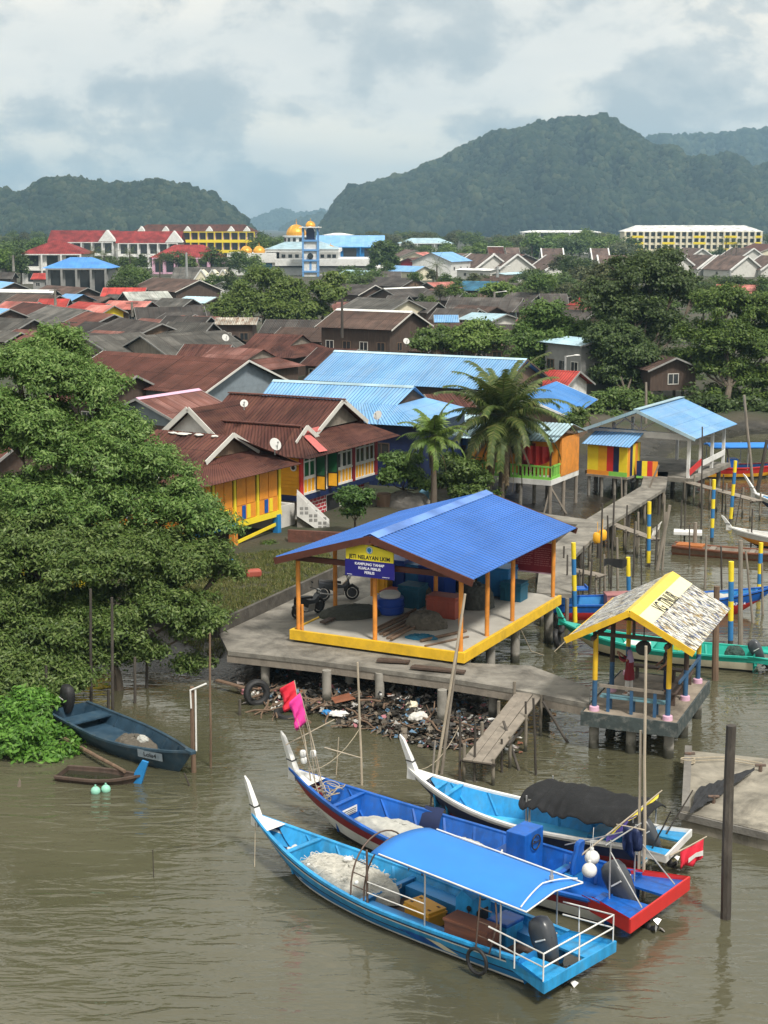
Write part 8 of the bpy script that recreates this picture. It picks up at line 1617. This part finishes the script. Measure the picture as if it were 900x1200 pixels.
M['nut'] = mat('coconut_husk', (.22, .13, .05), .6, .25, 4)
pb = D(588, 492, 89.5)
palm('tall coconut palm with brown nuts and a skirt of dead fronds behind the blue pavilion', (pb.x, pb.y, .9), pb.z-.7, 4.5, 38, 5, 12, True, 1.1, 'palm', 60)
pb = D(508, 512, 85); palm('slim young palm left of the coconut palm', (pb.x, pb.y, 1.0), pb.z-1.0, 2.3, 18, 8, 3, False, .7, 'light', 40)
pb = D(678, 488, 108); palm('small palm beside the mid blue lean to roof', (pb.x, pb.y, 1.0), max(.8, pb.z-1.0), 1.6, 10, 12, 0, False, .4, 'light', 18)
for k, (px, py, Y, ln, lb) in enumerate(((187, 305, 330, 4.2, 'yellowish coconut palm in front of the pink hall'), (110, 297, 400, 4, 'dark palm right of the red roofed bungalow'), (122, 300, 395, 3.6, 'second dark palm beside the first one near the bungalow'), (152, 298, 420, 3.8, 'dark palm in front of the white school hall'), (512, 312, 380, 4.5, 'dark palm in front of the light blue roofed house'), (851, 284, 560, 5, 'dark palm in front of the cream apartment block'), (863, 287, 540, 4.5, 'second dark palm by the cream apartment block'), (296, 281, 600, 5, 'palm at the right end of the yellow school'))):
    p = D(px, py, Y); palm(lb, (p.x, p.y, 1.0), p.z-1, ln, 13, 20+k, 0, False, 1.0, 'olive' if k == 0 else 'palm', 12)

# lawn grass beside the pavilion
def lawn():
    r = np.random.default_rng(8); n = 52000
    a = np.array([G(256, 742, 1.3).xy, G(408, 671, 1.3).xy, (-3.2, 75.0), (-8.5, 72.5), (-10.5, 62)]); u = r.random((n*2, 2)); x = -11+u[:, 0]*11; y = 57+u[:, 1]*19
    ins = np.zeros(len(x), bool)
    for (x0, y0), (x1, y1) in zip(a, np.roll(a, -1, 0)):
        c = (y0 > y) != (y1 > y); ins ^= c & (x < (x1-x0)*(y-y0)/((y1-y0) or 1e-9)+x0)
    pat = np.sin(x*1.3+np.sin(y*.9)*1.5)*np.sin(y*1.1+x*.4)+r.normal(size=len(x))*.45
    ok = ins & (pat > -.75); x, y = x[ok], y[ok]; z = land_height(x, y); h = r.uniform(.06, .17, len(x)); az = r.uniform(0, 6.28, len(x)); w_ = r.uniform(.012, .03, len(x)); ln = r.normal(size=(2, len(x)))*.06
    A = np.stack([x-w_*np.cos(az), y-w_*np.sin(az), z], 1); B = np.stack([x+w_*np.cos(az), y+w_*np.sin(az), z], 1); C = np.stack([x+ln[0], y+ln[1], z+h], 1)
    o = bpy.data.objects.new('grass', np_mesh('grass', np.stack([A, B, C], 1).reshape(-1, 3), np.arange(len(x)*3).reshape(-1, 3), LM['grass'])); COL.objects.link(o); tag(o, 'patchy short lawn grass left of the pavilion', 'grass', None, 'stuff')
lawn()
# ------------------------------------------------------------------ stakes, painted posts, bamboo poles
def stake(label, pb, pt, r=.05, m='stake', group=None, cat='stake', name='stake', zb=0.0, r1=None):
    b_ = G(pb[0], pb[1], zb); t = D(pt[0], pt[1], b_.y); d = (t-b_).normalized(); return pole(name, label, cat, b_-d*.9, t, r, r1 or r*.8, M[m], group, 8, .006)
stake('thick black weathered pile standing alone in the water at the right', (850, 1076), (857, 850), .135, 'stake', None, 'pile', 'pile', r1=.125)
stake('tall pale bamboo pole between the two blue boat sterns', (754, 1052), (757, 757), .045, 'bamboo', None, 'bamboo pole', 'bamboo_pole')
stake('shorter grey bamboo pole beside the tall one at the blue boat sterns', (748, 1050), (751, 856), .045, 'bamboo', None, 'bamboo pole', 'bamboo_pole')
stake('long pale bamboo pole leaning against the front corner of the pavilion', (511, 908), (545, 696), .05, 'bamboo', None, 'bamboo pole', 'bamboo_pole')
stake('upright bamboo pole rising left of centre beyond the royal blue bow', (424, 920), (419, 776), .04, 'bamboo', None, 'bamboo pole', 'bamboo_pole')
stake('thick bamboo pole left of the plank ramp leaning slightly right', (517, 907), (541, 720), .055, 'wood_grey', None, 'bamboo pole', 'bamboo_pole')
stake('thin stick rising from the water beside the royal blue bow', (394, 908), (397, 864), .02, 'bamboo', None, 'stick', 'stick')
stake('bare stake at the bow of the light blue boat', (504, 950), (510, 868), .035, 'wood_grey')
for pb, pt in (((539, 915), (539, 838)), ((556, 916), (557, 848)), ((588, 905), (588, 866)), ((628, 908), (625, 818)), ((616, 880), (616, 822)), ((600, 842), (601, 815)), ((574, 812), (572, 788))):
    stake('dark wooden stake in the mud around the plank ramp', pb, pt, .045, 'stake', 'stakes around the plank ramp')
stake('wooden stake carrying a bent white pipe left of the boats', (227, 905), (225, 805), .085, 'wood_mid')
stake('slim tall stake right of the one with the white pipe', (247, 899), (246, 742), .04, 'wood_mid')
q = MB(); b_ = G(227, 905, 0); q.tube([D(230, 880, b_.y-.1), D(229, 808, b_.y-.1)], .03, 6); q.tube([D(224, 830, b_.y-.12), D(223, 809, b_.y-.12), D(242, 801, b_.y-.12)], .03, 6); tag(q.build('pipe', M['white'], None, True), 'bent white plastic pipe tied to a stake in the water', 'pipe')
for pb, pt in (((107, 828), (106, 690)), ((132, 841), (131, 700)), ((55, 840), (54, 780)), ((127, 833), (127, 808)), ((158, 824), (158, 770)), ((172, 806), (172, 740)), ((281, 838), (281, 820))): stake('dark stake standing in the shallows under the mangroves', pb, pt, .06, 'stake', 'stakes under the mangroves')
stake('short slanting snag in front of the skiff bow', (222, 921), (216, 906), .03, 'stake', None, 'snag', 'snag'); stake('thin twig standing alone in the open water at lower left', (180, 1028), (179, 996), .015, 'stake', None, 'twig', 'twig')
def banded(pb, pt, n, label, r=.10):
    b_ = G(pb[0], pb[1], 0); t = D(pt[0], pt[1], b_.y); t_ = thing('mooring_post', label, 'mooring post', b_); d = t-b_
    q = MB(); q.tube([d*-.25, d*.06], r*.98, 10); q.build('post_foot', M['stake'], t_, True); q = MB()
    for i in range(n): q.tube([d*(.06+.94*i/n), d*(.06+.94*(i+1)/n)], r, 12, (n-1-i) % 2)
    q.build('painted_post', [M['yellow2'], M['postcyan']], t_, 40); return t_
M['postcyan'] = mat('post_blue', (.03, .17, .40), .5, .12, 4, .2, (.1, .2, .3))
banded((674, 735), (672, 636), 5, 'yellow and blue banded post just right of the red notice board')
banded((760, 664), (761, 588), 5, 'yellow and blue banded post among the stakes beside the white rag')
banded((737, 700), (736, 653), 2, 'short yellow and blue post behind the shelter roof ridge')
banded((834, 634), (837, 562), 6, 'yellow and blue banded post below the far pavilion corner posts')
banded((856, 612), (862, 540), 5, 'yellow and blue banded post in front of the blue canopied red boat')
banded((856, 756), (857, 658), 4, 'yellow and blue banded post right of the shelter roof', .11)
banded((889, 700), (892, 636), 5, 'yellow and blue banded post near the right edge by the long blue boat')
GS = 'grey stakes in the water behind the shelter'; LS = 'weathered grey stake in the moorings behind the shelter'
for pb, pt, r in (((868, 765), (868, 633), .11), ((882, 730), (874, 645), .06), ((724, 690), (723, 630), .07), ((709, 694), (708, 650), .06), ((716, 690), (720, 580), .05), ((690, 705), (694, 655), .05), ((770, 668), (785, 592), .10), ((776, 668), (781, 600), .06), ((768, 662), (770, 615), .05), ((703, 690), (706, 590), .05), ((814, 648), (815, 612), .12), ((733, 640), (735, 592), .05), ((748, 640), (748, 600), .07), ((750, 600), (772, 545), .07), ((735, 620), (735, 590), .05), ((693, 640), (694, 615), .05), ((683, 700), (684, 640), .05), ((802, 640), (803, 590), .05), ((862, 615), (870, 570), .03), ((822, 632), (823, 500), .05), ((808, 655), (808, 615), .04), ((660, 690), (661, 640), .05), ((698, 712), (699, 690), .06), ((729, 590), (728, 560), .06), ((664, 712), (665, 650), .05), ((678, 716), (679, 668), .04), ((714, 684), (712, 604), .05), ((742, 676), (744, 612), .05), ((752, 690), (751, 640), .04), ((826, 690), (828, 628), .06), ((846, 700), (845, 640), .05), ((798, 628), (799, 586), .05), ((880, 640), (882, 596), .05), ((778, 632), (779, 580), .06), ((894, 720), (893, 660), .06), ((846, 600), (848, 556), .05)):
    stake(LS, pb, pt, r, 'wood_grey' if r > .05 else 'stake', GS)
stake('thick dark pile standing right against the right eave of the shelter', (838, 797), (840, 687), .14, 'wood_mid', None, 'pile', 'pile')
stake('tall leaning pale pole beside the blue canopied red boat', (882, 566), (872, 463), .11, 'wood_grey', None, 'pole', 'pole')
stake('dark leaning pole at the right edge by the red boat', (888, 574), (899, 515), .14, 'stake', None, 'pole', 'pole')
stake('leaning grey pole across the bow of the red boat', (858, 560), (851, 522), .07, 'wood_grey', None, 'pole', 'pole')
stake('wooden pole rising behind the far pavilion roof', (757, 500), (757, 448), .12, 'wood_grey', None, 'pole', 'pole', zb=1)
q = MB(); p = D(776, 610, 78.5); q.loft([[Vector((-.5*t+.05*math.sin(k*3+t*4), .05*math.sin(k*2+t*6), -.9*t*(.5+.5*k/4)-.1*k/4)) for t in [j/5 for j in range(6)]] for k in range(5)]); tag(q.build('rag', M['offwhite'], None, True, loc=p), 'white rag tied to a stake behind the shelter', 'rag')
for k, (px, py) in enumerate(((700, 630), (706, 627))): q = MB(); q.lathe([(.16, -.25), (.22, -.15), (.22, .15), (.16, .25)], 10); q.tube([(0, 0, .25), (0, 0, .8)], .015, 4); tag(q.build('float', M['amber'], None, True, loc=D(px, py, 75)), 'dull orange float hanging under the narrow walkway', 'float', 'orange floats under the walkway')
q = MB(); q.loft([[(x, .1*math.sin(x*6), z) for z in (.0, -.35+.1*math.sin(x*7))] for x in (0, .2, .5, .8, 1.0)]); tag(q.build('cloth', M['black'], None, True, loc=D(708, 655, 66)), 'black cloth hanging on the stakes above the blue tray', 'cloth')

# tyres, litter and branches on the mud under the jetty
def tyre(label, p, rx, s=1.0):
    q = MB(); q.tube([(.38*math.cos(a)*s, .38*math.sin(a)*s, 0) for a in [2*math.pi*i/24 for i in range(25)]], .13*s, 9, cap=False); o = q.build('tyre', M['black'], None, True, loc=p); o.rotation_euler = rx; tag(o, label, 'tyre')
tyre('black tyre standing on the mud at the left end of the jetty', G(301, 812, .4), (R(80), 0, R(25)), 1.0)
tyre('black tyre lying half in the water behind the pink flag', G(338, 836, .06), (R(12), 0, 0), 1.05)
tyre('black tyre fender hanging at the rear right corner of the pavilion', pw(W+.35, 9.0, .9), (R(85), 0, R(60)), .9)
tyre('second black tyre fender hanging below the pavilion corner', pw(W+.4, 8.6, .4), (R(80), 0, R(75)), .85)
M['plum'] = mat('faded_plastic', (.34, .30, .28), .6, .3, 4); M['pinkpl'] = mat('pink_plastic', (.45, .2, .22), .5, .2, 4); M['bluepl'] = mat('pale_blue_plastic', (.12, .27, .38), .5, .2, 4)
rl_ = random.Random(9); scr = []
for k, m_ in enumerate(('offwhite', 'plum', 'pinkpl', 'bluepl', 'boatwood', 'black')):
    q = MB(); random.seed(k); n_ = 5; q.loft([[(x*.13+random.uniform(-.03, .03), y*.10+random.uniform(-.03, .03), random.uniform(0, .09)) for x in range(-1, 3)] for y in range(-1, 3)]); o = q.build('plastic_scrap', M[m_], None, False); scr.append(o)
q = MB(); q.lathe([(.035, 0), (.045, .02), (.045, .17), (.018, .22), (.018, .25)], 8); o = q.build('plastic_bottle', M['white'], None, True); o.rotation_euler = (R(85), 0, 0); scr.append(o)
LB = [('small pale scrap of plastic on the mud under the jetty', 'pale scraps on the mud'), ('small grey brown scrap of rubbish on the mud under the jetty', 'brown scraps on the mud'), ('small pink scrap of plastic on the mud under the jetty', 'pink scraps on the mud'), ('small blue scrap of plastic on the mud under the jetty', 'blue scraps on the mud'), ('small reddish scrap of wood on the mud under the jetty', 'reddish scraps on the mud'), ('small black scrap of rubbish on the mud under the jetty', 'black scraps on the mud'), ('white plastic bottle lying on the mud under the jetty', 'bottles on the mud')]
cnt = [0]*7
for i in range(210):
    px = rl_.uniform(285, 575) if i < 120 else rl_.uniform(560, 610); u_ = rl_.random(); lo_ = 800+(px-285)*.08; hi_ = 832+(px-285)*.16; py = lo_+(hi_-lo_)*u_; p = G(px, py, .25); z = float(land_height([p.x], [p.y])[0])
    if p.y < 47: continue
    k = rl_.choice((0, 0, 0, 1, 1, 1, 2, 3, 4, 4, 5, 5, 6, 1)); src = scr[k]; o = src if cnt[k] == 0 else src.copy()
    if cnt[k]: COL.objects.link(o)
    cnt[k] += 1; p = G(px, py, max(z, 0)); o.location = (p.x, p.y, max(z, 0)+.02); o.rotation_euler = (R(85) if k == 6 else rl_.uniform(-.4, .4), rl_.uniform(-.4, .4), rl_.uniform(0, 6.28)); s = rl_.uniform(.2, .8) if k != 6 else rl_.uniform(.8, 1.3); o.scale = (s*rl_.uniform(.7, 1.6), s, s*rl_.uniform(.6, 1.2)); tag(o, LB[k][0], 'scrap' if k < 6 else 'bottle', LB[k][1])
for k in range(7):
    if cnt[k] == 0: bpy.data.objects.remove(scr[k])
heap('bag', 'large white plastic bag at the waterline under the jetty', 'bag', G(397, 838, .1), .38, .16, .14, M['white'], R(-5), .2, seed=71); heap('bag', 'blue plastic bag at the waterline beside the white one', 'bag', G(383, 836, .1), .18, .13, .13, M['midblue'], 0, .2, seed=72)
heap('bag', 'pale torn sack on the mud in front of the middle pile', 'bag', G(490, 842, .2), .36, .22, .22, M['offwhite'], .3, .2, seed=73); heap('bag', 'buff coloured bag lying near the right pile', 'bag', G(482, 828, .3), .24, .18, .18, M['cream'], .8, .2, seed=74)
q = MB(); q.quad((-.4, -.25, .05), (.4, -.25, .12), (.35, .3, .2), (-.35, .3, .1)); tag(q.build('board', M['boatwood'], None, loc=G(402, 822, .25), rz=.4), 'tilted reddish board on the mud left of the bamboo pole', 'board')
for (a, b_, lb) in (((254, 797), (287, 806), 'pale plank lying on the mud at the left end of the jetty'), ((296, 817), (340, 801), 'thin branch lying on the mud beside the tyre')): 
    p = G(*a, .35); q_ = G(*b_, .3); mb = MB(); mb.beam((0, 0, 0), q_-p, .2 if 'plank' in lb else .06, .05); tag(mb.build('plank', M['wood_mid'], None, loc=p), lb, 'plank')
def debris():
    r = np.random.default_rng(4); n = 9500; x = r.uniform(-4.6, 5.2, n); y = r.uniform(48.4, 57.5, n); z = land_height(x, y); ok = (z > -.05) & (z < .9) & (y < 58.5-.42*(x+4)+r.normal(size=n)*.4); x, y, z = x[ok], y[ok], np.maximum(z[ok], 0)
    k = len(x); s = r.uniform(.015, .085, k); a = r.uniform(0, 6.28, k); e = r.uniform(.3, 2.2, k); t1 = np.stack([np.cos(a)*s*e, np.sin(a)*s*e, r.normal(size=k)*s*.5], 1); t2 = np.stack([-np.sin(a)*s, np.cos(a)*s, r.normal(size=k)*s*.5], 1); c = np.stack([x, y, z+.03+r.uniform(0, .06, k)], 1)
    m, t, b = newmat('mixed_tide_debris'); g = N(t, 'ShaderNodeNewGeometry'); L(t, ramp(t, [(0, (.02, .017, .013)), (.45, (.06, .048, .033)), (.66, (.14, .115, .085)), (.80, (.30, .29, .27)), (.87, (.08, .16, .25)), (.92, (.34, .13, .15)), (.96, (.03, .03, .03))], g.outputs['Random Per Island'], 'CONSTANT').outputs[0], b.inputs['Base Color']); b.inputs['Roughness'].default_value = .6
    o = bpy.data.objects.new('debris', np_mesh('debris', np.stack([c-t1-t2, c+t1-t2, c+t1*.8+t2, c-t1+t2*.7], 1).reshape(-1, 3), np.arange(k*4).reshape(-1, 4), m)); COL.objects.link(o); tag(o, 'fine mixed tide debris over the mud under the jetty', 'debris', None, 'stuff')
debris()
src = None
for i in range(64):
    px = rl_.uniform(290, 585); py = 812+(px-290)*.15+rl_.uniform(-8, 24); p = G(px, py, .12); z = max(0, float(land_height([p.x], [p.y])[0]))
    if i == 0: q = MB(); q.tube([(-.6, 0, 0), (-.2, .05, .06), (.25, -.03, .05), (.65, .05, .1)], [.035, .03, .025, .012], 6); q.tube([(.1, 0, .05), (.35, .2, .15)], [.02, .008], 5); src = o = q.build('branch', M['wood_mid'], None, True)
    else: o = src.copy(); COL.objects.link(o)
    o.location = (p.x, p.y, z+.03); o.rotation_euler = (rl_.uniform(-.2, .2), rl_.uniform(-.3, .3), rl_.gauss(.6, .9)); s = rl_.uniform(.4, 1.4); o.scale = (s, s, s); tag(o, 'dead branch lying on the mud along the jetty', 'branch', 'branches on the mud')

# street furniture and roof clutter of the village
def dish(label, px, py, Y, r, az, group=None):
    p = D(px, py, Y); t_ = thing('satellite_dish', label, 'satellite dish', p, R(az), group); q = MB(); T = Matrix.Rotation(R(62), 4, 'X')
    q.lathe([(r*k_/5, .22*r*(k_/5)**2) for k_ in range(1, 6)], 18, M=T); o = q.build('reflector', M['dishwhite'], t_, 40); q = MB(); q.tube([(0, 0, -r*1.6), (0, .1*r, -.5*r), (0, 0, 0)], .03, 5); q.build('mast', M['steel'], t_, True); q = MB(); q.tube([T @ Vector((0, -r*.9, .2*r)), T @ Vector((0, 0, r*.95))], .018, 5); q.ball(T @ Vector((0, 0, r*.95)), .06, 6); q.build('feed_arm', M['steel'], t_, True)
M['dishwhite'] = mat('dish_grey', (.50, .50, .48), .5, .08)
dish('large satellite dish on a mast beside the maroon roofs', 322, 521, 78, .34, 40); dish('white satellite dish on the light blue hipped roof', 443, 487, 92.5, .3, -35); dish('satellite dish on the wide grey roof left of centre', 264, 396, 146, .36, 30); dish('satellite dish by the red awning roof', 476, 400, 150, .32, 20); dish('pale satellite dish on a thin mast above the maroon front roof', 286, 473, 84, .22, 10); dish('satellite dish on the dark red roof behind the long blue roof', 392, 417, 128, .32, 35)
def lamp_post(label, px, py0, py1, Y, arm=0, m='concrete', cat='utility pole', name='utility_pole', wires=False):
    a = D(px, py1, Y); b_ = D(px, py0, Y); t_ = thing(name, label, cat, (a.x, Y, a.z)); h = b_.z-a.z; q = MB(); q.tube([(0, 0, 0), (0, 0, h)], [.13*Y/150+.02, .09*Y/150+.02], 8); q.build('pole', M[m], t_, True)
    if arm: q = MB(); q.tube([(0, 0, h*.97), (arm, 0, h*1.02)], .05, 6); q.ball((arm*1.15, 0, h*1.02), (.32, .14, .1), 8); q.build('lamp_head', M['white'], t_, True)
    else: q = MB(); q.beam((-.8, 0, h*.93), (.8, 0, h*.93), .1, .1); q.build('crossarm', M['stake'], t_)
lamp_post('concrete utility pole behind the mangrove crown amid grey roofs', 82, 376, 405, 150); lamp_post('dark utility pole in front of the two storey timber house', 401, 350, 396, 150, 0, 'stake'); lamp_post('utility pole rising through the white ridge cap roof', 65, 339, 358, 215); lamp_post('short utility pole beside the yellow walled house', 155, 354, 371, 205); lamp_post('utility pole left of the unfinished house', 16, 299, 318, 330, 0)
lamp_post('street lamp beside the clipped tree', 579, 342, 373, 258, 1.6, 'concrete', 'street lamp', 'street_lamp'); lamp_post('street lamp by the pale canopy roofs', 583, 312, 325, 340, 2.2, 'steel', 'street lamp', 'street_lamp'); lamp_post('street lamp in front of the grey row houses', 219, 296, 325, 350, 0, 'steel', 'street lamp', 'street_lamp'); lamp_post('street lamp before the brown terraces at right', 855, 318, 336, 420, 0, 'steel', 'street lamp', 'street_lamp'); lamp_post('white topped post beside the grey clad house', 662, 417, 447, 140, .9, 'steel', 'street lamp', 'street_lamp')
# yard things beside the maroon house
q = MB(); q.lathe([(.42, 0), (.44, .05), (.42, .85), (.36, .9)], 16); tag(q.build('water_barrel', M['wood_mid'], None, 40, loc=G(450, 596, 1.1)), 'brown barrel in the yard right of the maroon roofed house', 'barrel')
heap('rubble_pile', 'pile of grey rubble and scrap in the yard right of the barrel', 'rubble', G(476, 596, 1.1), 1.6, .8, .9, M['concrete_dk'], -.4, .3, seed=81)
q = MB(); q.box(-.3, -.3, 0, .3, .3, .6); tag(q.build('bucket_crate', M['bluepl'], None, loc=G(497, 586, 1.1), bev=.05), 'pale blue plastic bin beside the rubble pile', 'bin')
q = MB(); q.box(-.35, -.25, 0, .35, .25, .35); tag(q.build('red_bin', M['redcrate'], None, loc=G(297, 676, 1.25), rz=.3, bev=.08), 'faded red plastic tub lying on the lawn by the mangrove', 'tub')
q = MB(); q.lathe([(.2, 0), (.22, .5)], 12); tag(q.build('bucket', M['midblue'], None, True, loc=G(268, 668, 1.25)), 'blue bucket on the lawn beneath the orange house', 'bucket')
rope = MB(); a = pw(W, 5.2, 1.85); e = G(659, 757, .0); rope.tube([a, a.lerp(e, .3)+Vector((0, 0, -.9)), a.lerp(e, .7)+Vector((0, 0, -.75)), G(680, 735, .9)], .02, 5); tag(rope.build('mooring_rope', M['rope'], None, True), 'slack mooring rope from the pavilion kerb to the teal boat', 'rope')
